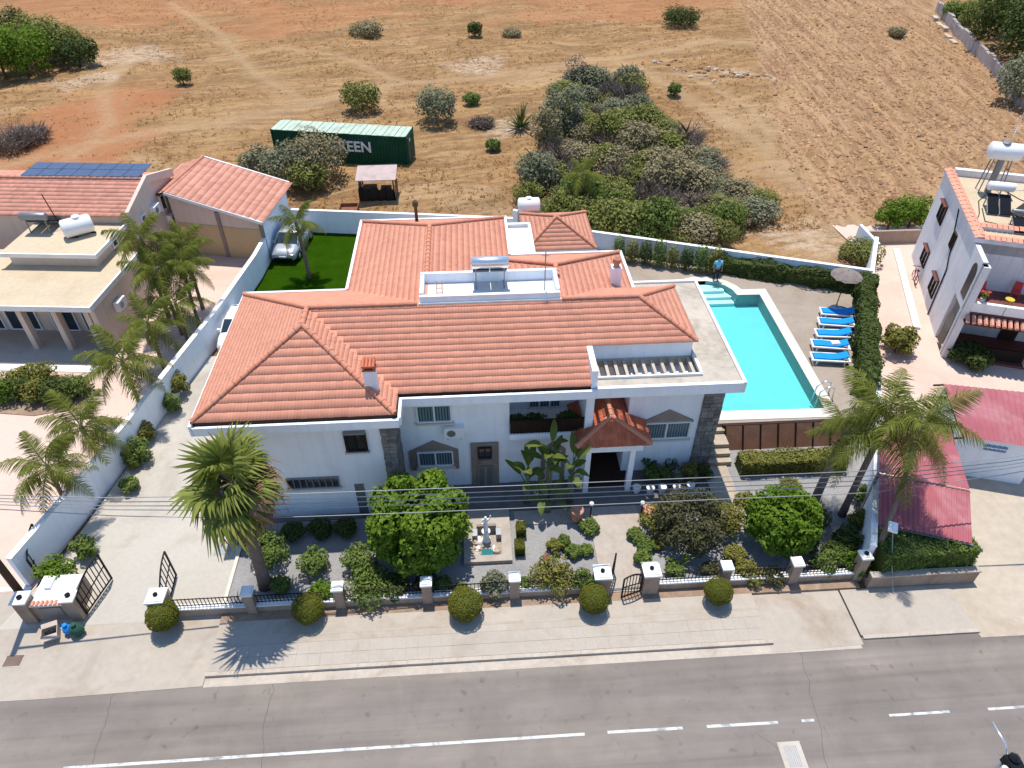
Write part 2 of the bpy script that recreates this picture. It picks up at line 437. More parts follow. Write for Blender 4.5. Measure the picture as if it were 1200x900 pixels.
def lobes_of(seed, r, h, n, lr=.5, z0=.0):
    g = np.random.default_rng(seed); out = []
    for i in range(n):
        a = 2 * math.pi * (i + g.random() * .6) / n * 1.618; q = r * (1 - lr) * math.sqrt((i + .5) / n) * 1.15
        s = r * lr * g.uniform(.8, 1.2); sz = min(s, h * .5) * g.uniform(.85, 1.15)
        top = h * (1 - .45 * (q / max(r, .01)) ** 2)
        out.append((q * math.cos(a), q * math.sin(a), max(z0 + sz * .7, top - sz), s, s, sz))
    return out
def twigs(name, n, r, h, seed, mats, wd=.02):
    """a tangle of thin bare twigs"""
    g = np.random.default_rng(seed)
    a = g.uniform(0, 2 * np.pi, n); q = r * np.sqrt(g.random(n)) * .5
    B = np.stack([q * np.cos(a), q * np.sin(a), g.random(n) * h * .4], 1)
    d = np.stack([np.cos(a + g.normal(0, .6, n)), np.sin(a + g.normal(0, .6, n)), g.uniform(.2, 1.6, n)], 1)
    d /= np.linalg.norm(d, axis=1, keepdims=True)
    T = B + d * (g.uniform(.35, .8, n) * min(r, h * 1.3))[:, None]
    T[:, 2] = np.minimum(T[:, 2], h)
    s = np.cross(d, g.normal(size=(n, 3))); s /= np.linalg.norm(s, axis=1, keepdims=True)
    Mid = (B + T) / 2 + g.normal(0, .08 * r, (n, 3))
    V = np.stack([B - s * wd, B + s * wd, Mid + s * wd * .8, Mid - s * wd * .8, T + s * wd * .3, T - s * wd * .3], 1).reshape(-1, 3)
    k = np.arange(n)[:, None] * 6
    F = np.concatenate([k + np.array([[0, 1, 2, 3]]), k + np.array([[3, 2, 4, 5]])])
    return npmesh(name, V, F, mats)
def trunk_mesh(name, h, r0, r1, seed, limbs=4, spread=1.0, mats='bark', lean=(0, 0)):
    g = random.Random(seed); mb = MB()
    pts = [Vector((lean[0] * t + g.uniform(-.04, .04) * h, lean[1] * t + g.uniform(-.04, .04) * h, h * t)) if t > 0 else Vector((0, 0, -.05)) for t in (0, .3, .6, 1)]
    mb.tube(pts, [r0, r0 * .85, r0 * .7, r1], 8)
    for i in range(limbs):
        a = 2 * math.pi * i / max(limbs, 1) + g.uniform(-.4, .4)
        b = pts[2 + i % 2]
        e = b + Vector((math.cos(a) * spread, math.sin(a) * spread, spread * g.uniform(.6, 1.1)))
        mb.tube([b, (b + e) / 2 + Vector((0, 0, .1 * spread)), e], [r1, r1 * .7, r1 * .3], 6)
    return mesh_of(mb, name, mats, True)

# ================================================================== GROUND
def lattice(seed, n=64):
    g = np.random.default_rng(seed).random((n, n))
    def f(x, y):
        xi, yi = np.floor(x).astype(int), np.floor(y).astype(int)
        fx, fy = x - xi, y - yi
        fx, fy = fx * fx * (3 - 2 * fx), fy * fy * (3 - 2 * fy)
        a, b = g[xi % n, yi % n], g[(xi + 1) % n, yi % n]
        c, d = g[xi % n, (yi + 1) % n], g[(xi + 1) % n, (yi + 1) % n]
        return (a * (1 - fx) + b * fx) * (1 - fy) + (c * (1 - fx) + d * fx) * fy - .5
    return f
n1, n2, n3, n4 = lattice(1), lattice(2), lattice(3), lattice(4)
def fbm(x, y, s): return n1(x * s, y * s) + .5 * n2(x * s * 2.1, y * s * 2.1) + .25 * n3(x * s * 4.3, y * s * 4.3) + .12 * n4(x * s * 9, y * s * 9)
def polydist(X, Y, pts):
    D = np.full(X.shape, 1e9)
    for a, b in zip(pts[:-1], pts[1:]):
        dx, dy = b[0] - a[0], b[1] - a[1]
        t = np.clip(((X - a[0]) * dx + (Y - a[1]) * dy) / (dx * dx + dy * dy), 0, 1)
        D = np.minimum(D, np.hypot(X - a[0] - t * dx, Y - a[1] - t * dy))
    return D
def sm(x, a, b):
    t = np.clip((x - a) / (b - a), 0, 1); return t * t * (3 - 2 * t)
def inpoly(X, Y, P):
    r = np.zeros(X.shape, bool)
    for (x0, y0), (x1, y1) in zip(P, P[1:] + P[:1]):
        c = ((y0 > Y) != (y1 > Y)) & (X < (x1 - x0) * (Y - y0) / (y1 - y0 + 1e-12) + x0)
        r ^= c
    return r
L2 = lambda pts: [tuple(site(*p)[:2]) for p in pts]
TRACKS = [(L2([(-60, 225), (0, 200), (110, 170), (250, 148), (360, 122), (480, 98), (620, 86), (720, 70), (830, 52), (900, 58)]), 1.6),
          (L2([(720, 72), (780, 105), (830, 135), (900, 185), (930, 215), (960, 240), (1010, 275)]), 1.5),
          (L2([(600, 100), (700, 88), (800, 92), (880, 130), (905, 180)]), .9),
          (L2([(360, 122), (300, 90), (260, 40), (200, 5)]), 1.0), (L2([(150, 70), (120, 110), (130, 150), (70, 200)]), 1.4),
          (L2([(480, 98), (400, 70), (330, 60), (250, 70)]), .8)]
PLOUGH = L2([(862, -30), (880, 40), (897, 100), (920, 195), (968, 268), (1030, 285), (1130, 260), (1200, 200), (1260, 180), (1200, 130), (1085, -30)])
BANDS = L2([(-200, -30), (300, -30), (860, -30), (865, 20), (700, 24), (520, 34), (400, 34), (330, 50), (180, 30), (0, 30), (-200, 60)])
fa, fb = site(960, 60), site(1130, 230)
FUR = math.atan2(fb.y - fa.y, fb.x - fa.x)
def soil(X, Y):
    nz = fbm(X, Y, .35) * 1.2
    tr = np.zeros(X.shape)
    for pts, wd in TRACKS:
        D = polydist(X, Y, pts)
        tr = np.maximum(tr, (1 - sm(D + nz * 1.2, wd * .5, wd * 1.9)) * (.65 + .35 * np.cos(np.clip(D / wd, 0, 2) * 3.1)))
    red = np.zeros(X.shape)
    for px, py, r in ((130, 128, 6), (75, 160, 5), (45, 190, 4.5), (20, 230, 5), (120, 175, 4), (-40, 190, 7)):
        c = site(px, py); red = np.maximum(red, 1 - sm(np.hypot(X - c.x, (Y - c.y) * .8) + nz * 3, r * .5, r * 1.4))
    red = np.maximum(red, .6 * inpoly(X + nz * 5, Y + nz * 4, BANDS) * sm(fbm(X, Y, .08) + .1, -.25, .25))
    pl = inpoly(X + nz * .8, Y + nz * .8, PLOUGH).astype(float)
    pale = np.zeros(X.shape)
    for px, py, r in ((150, 70, 4.2), (175, 62, 3), (105, 95, 2), (560, 78, 2.5), (590, 150, 2.2), (950, 282, 2.2), (870, 92, 2)):
        c = site(px, py); pale = np.maximum(pale, 1 - sm(np.hypot((X - c.x) * .7, Y - c.y) + nz * 3, r * .4, r * 1.3))
    return tr, red, pl, pale
def lotmask(X, Y):
    """0 inside the built plots and the street, 1 out in the field"""
    left = sm(Y, 50.5, 54); right = sm(Y, 45 + 0 * X, 50)
    back = sm(Y - (42.9 - (X - 8.1) * .37), .8, 4)
    return np.where(X < 8, np.where(X < -14, left, sm(Y, 49.5, 53)), np.where(X < 26, back, right))
def height(X, Y):
    k = lotmask(X, Y)
    tr, red, pl, pale = soil(X, Y)
    h = fbm(X, Y, .06) * .9 + fbm(X, Y, .45) * .22 * (1 - tr)
    c, s_ = math.cos(FUR), math.sin(FUR)
    across = -X * s_ + Y * c
    h = h + pl * (.08 * np.sin(across * 2 * math.pi / 1.7 + fbm(X, Y, .2) * 3) + fbm(X, Y, 1.3) * .16)
    return (h + .25) * k - .08
def grid_axis(lo, a, b, hi, step):
    return np.concatenate([-np.geomspace(-lo, -a + 1e-6, 9)[:-1] if a < 0 else np.linspace(lo, a, 9)[:-1], np.arange(a, b, step), np.geomspace(b, hi, 9)])
xs = grid_axis(-1500, -92, 112, 1500, .55)
ys = np.concatenate([[-900, -400, -200, -100, -50, 0, 20, 30], np.arange(36, 134, .5), np.geomspace(134, 1800, 12)])
GX, GY = np.meshgrid(xs, ys, indexing='ij')
GZ = height(GX, GY)
V = np.stack([GX, GY, GZ], -1).reshape(-1, 3)
ii = np.arange(len(xs) * len(ys)).reshape(len(xs), len(ys))
F = np.stack([ii[:-1, :-1], ii[1:, :-1], ii[1:, 1:], ii[:-1, 1:]], -1).reshape(-1, 4)
m, nt, p = newmat('field_soil')
pos = geo(nt, 'Position')
at = nt.nodes.new('ShaderNodeAttribute'); at.attribute_name = 'soil'
sep = nt.nodes.new('ShaderNodeSeparateColor'); nt.links.new(at.outputs['Color'], sep.inputs[0])
nA = noise(nt, .22, 8, .65, pos, .8); nB = noise(nt, 1.3, 8, .7, pos, .4); nC = noise(nt, 7, 5, .7, pos)
nD = noise(nt, .35, 7, .65, stretch(nt, pos, (.22, 1, 1), R(8)), .5)
c = mixc(nt, ramp(nt, nA, .38, .62), (.375, .21, .092), (.245, .132, .06))
nF = noise(nt, .11, 7, .62, stretch(nt, pos, (.5, 1, 1)), 1.0)
c = mixc(nt, ramp(nt, nF, .48, .62, 0, .55), c, (.205, .125, .055))
c = mixc(nt, ramp(nt, nF, .44, .34, 0, .6), c, (.44, .30, .17))
c = mixc(nt, ramp(nt, nD, .50, .66, 0, .7), c, (.44, .275, .12))
nE = noise(nt, 2.2, 8, .75, stretch(nt, pos, (.5, 1.1, 1)), .6)
c = mixc(nt, ramp(nt, nB, .50, .68, 0, .8), c, (.18, .10, .042))
c = mixc(nt, ramp(nt, nE, .50, .64, 0, .65), c, (.45, .285, .145))
nG = noise(nt, 1.0, 7, .66, stretch(nt, pos, (.12, 1.3, 1), R(14)), .35)
c = mixc(nt, ramp(nt, nG, .50, .64, 0, .6), c, (.20, .122, .058))
c = mixc(nt, ramp(nt, nG, .46, .34, 0, .5), c, (.47, .32, .175))
c = mixc(nt, _mathnode(nt, 'MULTIPLY', sep.outputs[1], ramp(nt, nB, .3, .6, .45, 1)), c, mixc(nt, nA, (.43, .17, .07), (.34, .145, .07)))
ns = noise(nt, 1.0, 8, .68, stretch(nt, pos, (.10, 1.5, 1), FUR), .35)
pl = mixc(nt, ramp(nt, ns, .40, .60), (.22, .12, .066), (.47, .295, .165))
pl = mixc(nt, ramp(nt, nC, .5, .7, 0, .55), pl, (.155, .085, .052))
pl = mixc(nt, ramp(nt, nA, .45, .65, 0, .45), pl, (.45, .30, .135))
c = mixc(nt, _mathnode(nt, 'MULTIPLY', sep.outputs[2], .9), c, pl)
c = mixc(nt, _mathnode(nt, 'MULTIPLY', sep.outputs[0], ramp(nt, nE, .38, .6, .7, .2)), c, mixc(nt, nC, (.50, .36, .22), (.38, .255, .14)))
at2 = nt.nodes.new('ShaderNodeAttribute'); at2.attribute_name = 'pale'
c = mixc(nt, _mathnode(nt, 'MULTIPLY', at2.outputs['Fac'], ramp(nt, nE, .40, .66, 0, .8)), c, (.60, .49, .38))
v = ramp(nt, nC, .25, .75, .72, 1.28)
cc = nt.nodes.new('ShaderNodeCombineColor')
for i in range(3): nt.links.new(v, cc.inputs[i])
nt.links.new(mixc(nt, 1.0, c, cc.outputs[0], 'MULTIPLY'), p.inputs['Base Color'])
p.inputs['Roughness'].default_value = .95; p.inputs['Specular IOR Level'].default_value = .1
bp = nt.nodes.new('ShaderNodeBump'); bp.inputs['Strength'].default_value = .9; bp.inputs['Distance'].default_value = .12
nt.links.new(_mathnode(nt, 'ADD', noise(nt, 2.6, 8, .7, pos), noise(nt, 9, 4, .7, pos)), bp.inputs['Height']); nt.links.new(bp.outputs[0], p.inputs['Normal'])
M['field'] = m
me = npmesh('terrain', V, F, 'field', True)
tr, red, pl_, pale = soil(GX, GY)
ca = me.color_attributes.new('soil', 'FLOAT_COLOR', 'POINT')
ca.data.foreach_set('color', np.stack([tr, red, pl_, np.ones_like(tr)], -1).astype(np.float32).ravel())
fa_ = me.attributes.new('pale', 'FLOAT', 'POINT'); fa_.data.foreach_set('value', pale.astype(np.float32).ravel())
tag(mobj('terrain', me), kind='structure')
def ground_z(x, y): return float(height(np.array([x]), np.array([y]))[0])

# dry grass tufts over the unploughed field, clods over the ploughed one
def scatter(n, x0, x1, y0, y1, seed):
    g = np.random.default_rng(seed)
    y = y0 + (y1 - y0) * g.random(n) ** 1.5
    return g, g.uniform(x0, x1, n), y
g, X, Y = scatter(26000, -60, 62, 46, 125, 3)
tr, red, pl_, pale = soil(X, Y)
keep = (lotmask(X, Y) > .3) & (g.random(len(X)) > tr * 1.2) & (g.random(len(X)) > red * .8) & (g.random(len(X)) > pl_ * .8) & (fbm(X, Y, .25) > -.25 + .35 * g.random(len(X)))
X, Y = X[keep], Y[keep]; n = len(X)
k = 4
Bx = np.repeat(np.stack([X, Y, height(X, Y)], 1), k, 0); n = len(Bx)
Bx[:, :2] += g.normal(0, .10, (n, 2)); a = g.uniform(0, 2 * np.pi, n); hh = g.uniform(.06, .22, n) * (.7 + .6 * g.random(n))
wd = np.stack([np.cos(a), np.sin(a), 0 * a], 1) * g.uniform(.03, .07, n)[:, None]
T = Bx + np.stack([g.normal(0, .14, n), g.normal(0, .14, n), hh], 1)
V = np.stack([Bx - wd, Bx + wd, T], 1).reshape(-1, 3)
tag(mobj('dry_grass', npmesh('dry_grass', V, np.arange(3 * n).reshape(n, 3), 'straws')), kind='stuff')
g, X, Y = scatter(34000, 10, 66, 44, 125, 4)
tr, red, pl_, pale = soil(X, Y)
keep = (pl_ > .5) & (lotmask(X, Y) > .6); X, Y = X[keep], Y[keep]; n = len(X)
C = np.stack([X, Y, height(X, Y)], 1); s_ = (.05 + .2 * g.random(n) ** 2)[:, None]
off = np.array([[1, 0, 0], [0, 1, 0], [-1, 0, 0], [0, -1, 0], [0, 0, .9]]) 
V = (C[:, None, :] + off[None] * s_[:, :, None] * (1 + g.normal(0, .3, (n, 5, 3)))).reshape(-1, 3)
kk = np.arange(n)[:, None] * 5
F = np.concatenate([kk + np.array([q]) for q in ((0, 1, 4), (1, 2, 4), (2, 3, 4), (3, 0, 4))])
M['clod'] = mat('earth_clods', (.34, .20, .11), .95, (.18, .10, .06), .8, .15, 5, .2, island=.3)
tag(mobj('soil_clods', npmesh('soil_clods', V, F, 'clod')), kind='stuff')

# ---- street
def structure(name, mb, m, smooth=False): return tag(mb.build(name, m, None, smooth), kind='structure')
structure('road', MB().sheet([(-90, 7.6), (90, 7.6), (90, 13.9), (-90, 13.9)], 0), 'asphalt')
structure('far_pavement', MB().box(-90, 3, -.3, 90, 7.6, .12), 'walk')
structure('road_markings', MB().sheet([(-14.3, 10.87), (3.2, 10.89), (3.2, 10.99), (-14.3, 10.97)], .005)
    .sheet([(4.0, 10.9), (6.63, 10.88), (6.63, 10.98), (4.0, 11.0)], .005).sheet([(7.48, 10.88), (10.0, 10.86), (10.0, 10.96), (7.48, 10.98)], .005)
    .sheet([(10.85, 10.87), (11.3, 10.87), (11.3, 10.96), (10.85, 10.96)], .005).sheet([(14.0, 10.86), (16.2, 10.86), (16.2, 10.95), (14.0, 10.95)], .005)
    .sheet([(17.6, 10.86), (21, 10.86), (21, 10.95), (17.6, 10.95)], .005), 'paint')
mb = MB()
for pts in ([(137, 800), (130, 825), (122, 850), (112, 880), (108, 905)], [(322, 792), (318, 815), (309, 850), (306, 905)], [(935, 757), (943, 785), (957, 840), (972, 905)], [(885, 858), (905, 872), (920, 884)]):
    P = [site(*q) for q in pts]
    Q = []
    for a, b in zip(P[:-1], P[1:]):
        for t in (0, .25, .5, .75): Q.append(a.lerp(b, t) + Vector((random.gauss(0, .03), 0, 0)))
    Q.append(P[-1])
    for a, b in zip(Q[:-1], Q[1:]):
        mb.sheet([(a.x - .009, a.y), (a.x + .009, a.y), (b.x + .009, b.y), (b.x - .009, b.y)], .004)
structure('road_cracks_and_lines', mb, 'crackline')  # sealed cracks on the left, thin dark lines on the right
o = thing('storm_drain', 'pale concrete storm drain cover with iron grating in the road', 'drain', (10.1, 9.75, .005))
mb = MB(); mb.box(9.72, 9.3, .0, 10.5, 10.25, .012); mb.build('surround', 'concrete', o)
mb = MB()
for i in range(7): mb.box(9.9 + i * .065, 9.42, .012, 9.935 + i * .065, 10.12, .02)
mb.build('grating', 'grey', o)

# pavement with a raised kerb; worn concrete aprons either side
structure('pavement', MB().box(-10.4, 14.98, -.2, 10.7, 16.02, .118), 'walk')
structure('paving_bed', MB().box(-10.4, 13.98, -.2, 10.7, 14.978, .112), 'apron')
pv = bpy.data.objects['pavement']
src = mesh_of(MB().box(-.222, -.240, -.02, .222, .240, .022), 'paving_slab', 'paver')
for j in range(2):
    for i in range(46):
        x = -10.14 + i * .4535
        if x > 10.5: break
        piece(src, 'paving_slab', pv, (x, 14.235 + j * .492, .1 + random.uniform(-.003, .003)), (random.gauss(0, .004), random.gauss(0, .004), random.gauss(0, .006)))
src2 = mesh_of(MB().box(-.46, -.075, -.14, .46, .075, .0), 'kerb_stone', 'kerb')
kb = bpy.data.objects.new('kerb', mesh_of(MB().box(-10.42, 13.86, -.2, 10.72, 13.975, -.01), 'kerb', 'kerb')); COL.objects.link(kb); tag(kb, kind='structure')
for i in range(23): piece(src2, 'kerb_stone', kb, (-9.95 + i * .925, 13.9, .125 + random.uniform(-.006, .006)), (0, 0, random.gauss(0, .004)))
for i in range(5): piece(src2, 'kerb_stone', kb, (14.85 + i * .925, 13.88, .075), (0, 0, random.gauss(0, .004)))
structure('gutter', MB().sheet([(-10.4, 13.45), (14.2, 13.45), (14.2, 13.83), (-10.4, 13.83)], .006), 'kerb')
structure('drain_strip', MB().box(-10.4, 15.27, .0, 10.7, 15.36, .122), 'apron')
structure('soil_strip', MB().box(-10.4, 16.02, -.1, 15.2, 16.42, .125), 'soil')
structure('driveway_apron', MB().sheet([(-60, 13.4), (-16, 13.38), (-10.43, 13.5), (-10.43, 18.2), (-60, 18.2)], .012), 'apron')
structure('concrete_apron', MB().sheet([(10.73, 13.5), (14.3, 13.6), (14.3, 16.4), (10.73, 16.4)], .013), 'apron')
structure('pavement_end', MB().box(14.35, 13.96, -.2, 18.9, 15.98, .055), 'paver')
structure('concrete_yard', MB().sheet([(18.93, 13.6), (70, 13.2), (70, 19), (18.93, 22)], .014), 'rconc')

# ---- plots
structure('driveway', MB().sheet([(-19, 16.3), (-10.5, 16.3), (-10.3, 33.5), (-15.4, 33.5), (-16.3, 29), (-18, 19)], .016), 'drive')
structure('front_garden_gravel', MB().box(-10.46, 16.44, -.2, 15.3, 20.9, .10), 'gravel')
structure('side_garden_gravel', MB().prism([(11.6, 20.9), (17.7, 20.9), (19.8, 24.6), (11.6, 24.6)], -.2, .098).prism([(15.301, 16.44), (15.45, 16.44), (17.7, 20.895), (15.301, 20.895)], -.2, .097), 'gravel')
structure('terrace', MB().box(-10.4, 20.9, -.2, 10.5, 24.5, .14), 'terrace')
structure('garden_path', MB().box(4.72, 16.4, -.1, 6.95, 20.85, .16).box(1.4, 20.05, -.1, 4.715, 20.85, .155), 'path')
structure('driveway_edging', MB().box(-10.5, 16.7, -.1, -10.36, 20.9, .17), 'coping')
structure('lawn', MB().sheet([(-14.4, 29.9), (-6.2, 29.9), (-6.2, 49), (-14.2, 49)], .02), 'turf')
structure('back_yard', MB().sheet([(-6.2, 29.9), (9, 29.9), (9, 46.5), (-6.2, 48)], .018), 'apron')
structure('neighbour_paving', MB().sheet([(-60, 18.2), (-18.4, 18.0), (-16.9, 26), (-15.7, 34), (-13.6, 48), (-60, 52)], .022), 'pink')
structure('neighbour_driveway', MB().sheet([(15.4, 16.4), (19, 18), (70, 14), (70, 47), (27, 47), (27.5, 41.5), (20, 26)], .010), 'pink')
mb = MB()
for a, b in (((-60, 18.3), (-18.5, 18.05)),): mb.box(a[0], 18.05, -.1, b[0], 18.22, .05)
structure('paving_edging', mb, 'trim')

# ---- pool terrace: raised deck with a hole for the pool
DZ = 1.2
PL = [(12.14, 25.72), (17.32, 25.60), (17.55, 36.12), (16.15, 36.15)] + [(14.35 + 1.8 * math.cos(a), 36.15 + 1.75 * math.sin(a)) for a in [R(20 + i * 20) for i in range(8)]] + [(12.5, 36.1)]
CO = [(11.55, 25.05), (17.86, 24.95), (18.12, 36.75), (16.6, 36.75)] + [(14.35 + 2.35 * math.cos(a), 36.15 + 2.3 * math.sin(a)) for a in [R(28 + i * 18) for i in range(8)]] + [(11.95, 36.1)]
DK = [(11.1, 24.85), (17.86, 24.85), (20.0, 25.0), (24.5, 36.45), (8.0, 42.55), (7.9, 33.2), (11.0, 30.2)]
def ring(outer, hole, z1, z0):
    mb = MB(); n = len(outer); h = len(hole)
    tris = tessellate_polygon([[Vector((*p, 0)) for p in outer], [Vector((*p, 0)) for p in hole]])
    pts = outer + hole
    up = []
    for t in tris:
        a, b, c = [Vector((*pts[i], 0)) for i in t]
        up.append(tuple(t) if (b - a).cross(c - a).z > 0 else tuple(t)[::-1])
    mb.add([(*p, z1) for p in pts], up)
    for loop in (outer, hole):
        k = len(loop)
        mb.add([(*p, z0) for p in loop] + [(*p, z1) for p in loop], [(i, (i + 1) % k, k + (i + 1) % k, k + i) for i in range(k)])
    return mb
structure('pool_deck', ring(DK, CO, DZ, -.3), 'deck')
pool = thing('swimming_pool', 'turquoise swimming pool with rounded entry steps beside the villa', 'swimming pool', (14.8, 31, 0))
ring(CO, PL, DZ + .03, 0).build('coping', 'coping', pool)
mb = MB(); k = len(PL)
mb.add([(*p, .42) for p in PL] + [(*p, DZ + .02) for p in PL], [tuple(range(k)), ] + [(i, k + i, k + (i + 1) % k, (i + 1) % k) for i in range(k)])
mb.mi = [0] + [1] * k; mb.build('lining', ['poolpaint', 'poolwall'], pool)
for i, (y, z) in enumerate(((36.15, .62), (36.6, .80), (37.05, .98))):
    q = [(14.35 + 1.76 * math.cos(a), 36.15 + 1.72 * math.sin(a)) for a in [R(6 + i * 12) for i in range(15)] if 36.15 + 1.72 * math.sin(a) > y]
    MB().prism(q + [(min(p[0] for p in q), y), (max(p[0] for p in q), y)][0:0] + ([(q[-1][0], y), (q[0][0], y)]), -.3, z).build('entry_step', 'poolstep', pool)
MB().add([(*p, DZ - .03) for p in PL], [tuple(range(k))]).build('water', 'water', pool)
lad = thing('pool_ladder', 'bent steel handrail of the ladder at the pool corner', 'ladder', (17.75, 26.4, DZ))
for s_ in (-.22, .22):
    MB().tube([(18.0, 26.5 + s_, DZ), (17.95, 26.5 + s_, DZ + .7), (17.6, 26.5 + s_, DZ + .85), (17.25, 26.5 + s_, DZ + .5), (17.22, 26.5 + s_, DZ - .6)], .035, 7).build('handrail', 'chrome', lad, True)

# deck edge: sloping brown panels over the lower garden, path and steps up to the pool
pan = thing('panel_screen', 'row of sloping brown panels below the pool terrace edge', 'panel screen', (12.2, 24.3, .1))
src = mesh_of(MB().add([(-.41, -.2, -.2), (.41, -.2, -.2), (.41, .52, .95), (-.41, .52, .95), (-.41, -.16, -.23), (.41, -.16, -.23), (.41, .56, .92), (-.41, .56, .92)], [(0, 1, 2, 3), (7, 6, 5, 4), (0, 4, 5, 1), (1, 5, 6, 2), (2, 6, 7, 3), (3, 7, 4, 0)]), 'panel', 'brownpanel')
psrc = mesh_of(MB().bar((0, -.23, -.26), (0, .5, .98), .07), 'post', 'metal')
for i in range(7):
    piece(src, 'panel', pan, (12.45 + i * .88, 24.2, .2))
for i in range(8): piece(psrc, 'post', pan, (12.01 + i * .88, 24.18, .2))
MB().box(11.9, 24.72, 1.06, 18.3, 24.84, 1.17).build('top_rail', 'darkwood', pan)
structure('steps', MB().box(10.75, 23.05, 0, 12.0, 23.5, .36).box(10.75, 23.4, 0, 12.0, 23.9, .58).box(10.75, 23.8, 0, 12.0, 24.9, .80).box(10.75, 24.55, 0, 12.0, 25.0, 1.0), 'stair')
structure('side_path', MB().box(10.55, 19.2, -.1, 11.75, 23.1, .165), 'stair')

# ---- boundary walls
def wall_run(name, label, pts, h, t, m, cap=None, z0=0.0, zs=None):
    o = thing(name, label, 'wall', (pts[0][0], pts[0][1], z0))
    for a, b in zip(pts[:-1], pts[1:]):
        a, b = Vector((*a, 0)), Vector((*b, 0)); d = (b - a).normalized(); nrm = Vector((-d.y, d.x, 0)) * t / 2
        q = [a - nrm, b - nrm + 0 * d, b + nrm, a + nrm]
        MB().prism([(p.x, p.y) for p in q], z0 - .2, z0 + h).build('wall_face', m, o)
        if cap:
            nrm = nrm * 1.25
            q = [a - nrm, b - nrm, b + nrm, a + nrm]
            MB().prism([(p.x, p.y) for p in q], z0 + h + .002, z0 + h + .07).build('coping', cap, o)
    return o
wall_run('boundary_wall', 'long white wall between the driveway and the pink paved yard', [(-18.72, 18.3), (-17.9, 21.5), (-16.95, 26.0), (-16.0, 31.0), (-15.1, 35.6), (-14.2, 42.0), (-13.75, 48.6)], 1.75, .22, 'white', 'trim')
wall_run('boundary_wall', 'white wall behind the artificial lawn and silver car', [(-13.7, 48.7), (-4.0, 47.3), (3.0, 46.2)], 1.7, .2, 'white', 'trim')
wall_run('boundary_wall', 'white wall with cypress row behind the pool terrace', [(3.0, 46.1), (8.0, 42.6), (24.5, 36.5)], 2.4, .2, 'white', 'trim')
wall_run('boundary_wall', 'narrow white wall between the tall hedge and the right house drive', [(27.3, 41.6), (24.62, 36.6), (20.25, 26.3), (15.5, 16.7)], 1.85, .2, 'white', 'trim')

# ================================================================== ROOF TILES
def tile_face(name, poly, parent, m='tile', tw=.26, tl=.315, amp=.012):
    """barrel tiles laid over a sloping convex face: every tile its own piece with a raised lower edge, cut at hips and valleys"""
    P = [Vector(p) for p in poly]
    nrm = Vector((0, 0, 0))
    for i in range(1, len(P) - 1): nrm += (P[i] - P[0]).cross(P[i + 1] - P[0])
    nrm.normalize()
    if nrm.z < 0: nrm = -nrm; P = P[::-1]
    up = Vector((0, 0, 1)); s_ = (up - nrm * nrm.z).normalized(); e = s_.cross(nrm)
    o0 = min(P, key=lambda p: p.z)
    uv = [((p - o0).dot(e), (p - o0).dot(s_)) for p in P]
    u0, u1 = min(a for a, b in uv), max(a for a, b in uv); v1 = max(b for a, b in uv)
    nu, nv = int(math.ceil((u1 - u0) / tw)) + 1, int(math.ceil(v1 / tl)) + 1
    prof = [(0, .0), (.14, .8), (.26, 1.0), (.38, .7), (.5, 0.0), (.64, .8), (.76, 1.0), (.88, .7), (1, 0)]
    k = len(prof)
    I, J = np.meshgrid(np.arange(nu), np.arange(nv), indexing='ij'); I, J = I.ravel(), J.ravel()
    cu, cv = u0 + (I + .5) * tw, (J + .5) * tl
    ok = np.ones(len(I), bool)
    for (a, b), (c, d) in zip(uv, uv[1:] + uv[:1]):
        ex, ey = c - a, d - b; L = math.hypot(ex, ey)
        if L < 1e-6: continue
        ok &= (((cu - a) * ey - (cv - b) * ex) / L) < .33
    I, J = I[ok], J[ok]; n = len(I)
    g = np.random.default_rng(7 + n)
    jit = g.normal(0, .003, (n, 1)); jv = g.normal(0, .004, (n, 1))
    pu = np.array([q[0] for q in prof]) * tw; pz = np.array([q[1] for q in prof]) * amp
    U = u0 + I[:, None] * tw + pu[None]
    def row(vv, hh): return np.stack([U, np.repeat(vv, k, 1), np.repeat(hh, k, 1) if hh.shape[1] == 1 else hh], -1)
    lo = row(J[:, None] * tl - .05 + jv, pz[None] + .02 + jit); hi = row((J[:, None] + 1) * tl, np.repeat(pz[None] + .0 , n, 0) + 0 * jit); bt = row(J[:, None] * tl - .05 + jv, np.repeat(np.zeros((1, k)) - .02, n, 0))
    A = np.concatenate([lo, hi, bt], 1).reshape(-1, 3)
    Wd = np.array(o0)[None] + A[:, :1] * np.array(e)[None] + A[:, 1:2] * np.array(s_)[None] + A[:, 2:3] * np.array(nrm)[None]
    f = []
    for q in range(k - 1): f += [(q, q + 1, k + q + 1, k + q), (2 * k + q, 2 * k + q + 1, q + 1, q)]
    F = (np.arange(n)[:, None, None] * 3 * k + np.array(f)[None]).reshape(-1, 4)
    me = npmesh(name, Wd, F, m)
    bm = bmesh.new(); bm.from_mesh(me)
    for a, b in zip(P, P[1:] + P[:1]):
        d = b - a
        if d.length < 1e-4 or (abs(d.normalized().z) < .02 and (a.z + b.z) / 2 < o0.z + .03): continue
        cut = d.cross(nrm).normalized()
        bmesh.ops.bisect_plane(bm, geom=bm.verts[:] + bm.edges[:] + bm.faces[:], dist=1e-5, plane_co=a, plane_no=cut, clear_outer=True)
    bm.to_mesh(me); bm.free()
    off = world_loc(parent)
    me.transform(Matrix.Translation(-off))
    o = mobj(name, me, parent)
    tag(o, kind='stuff')
    # boards the tiles lie on
    return o
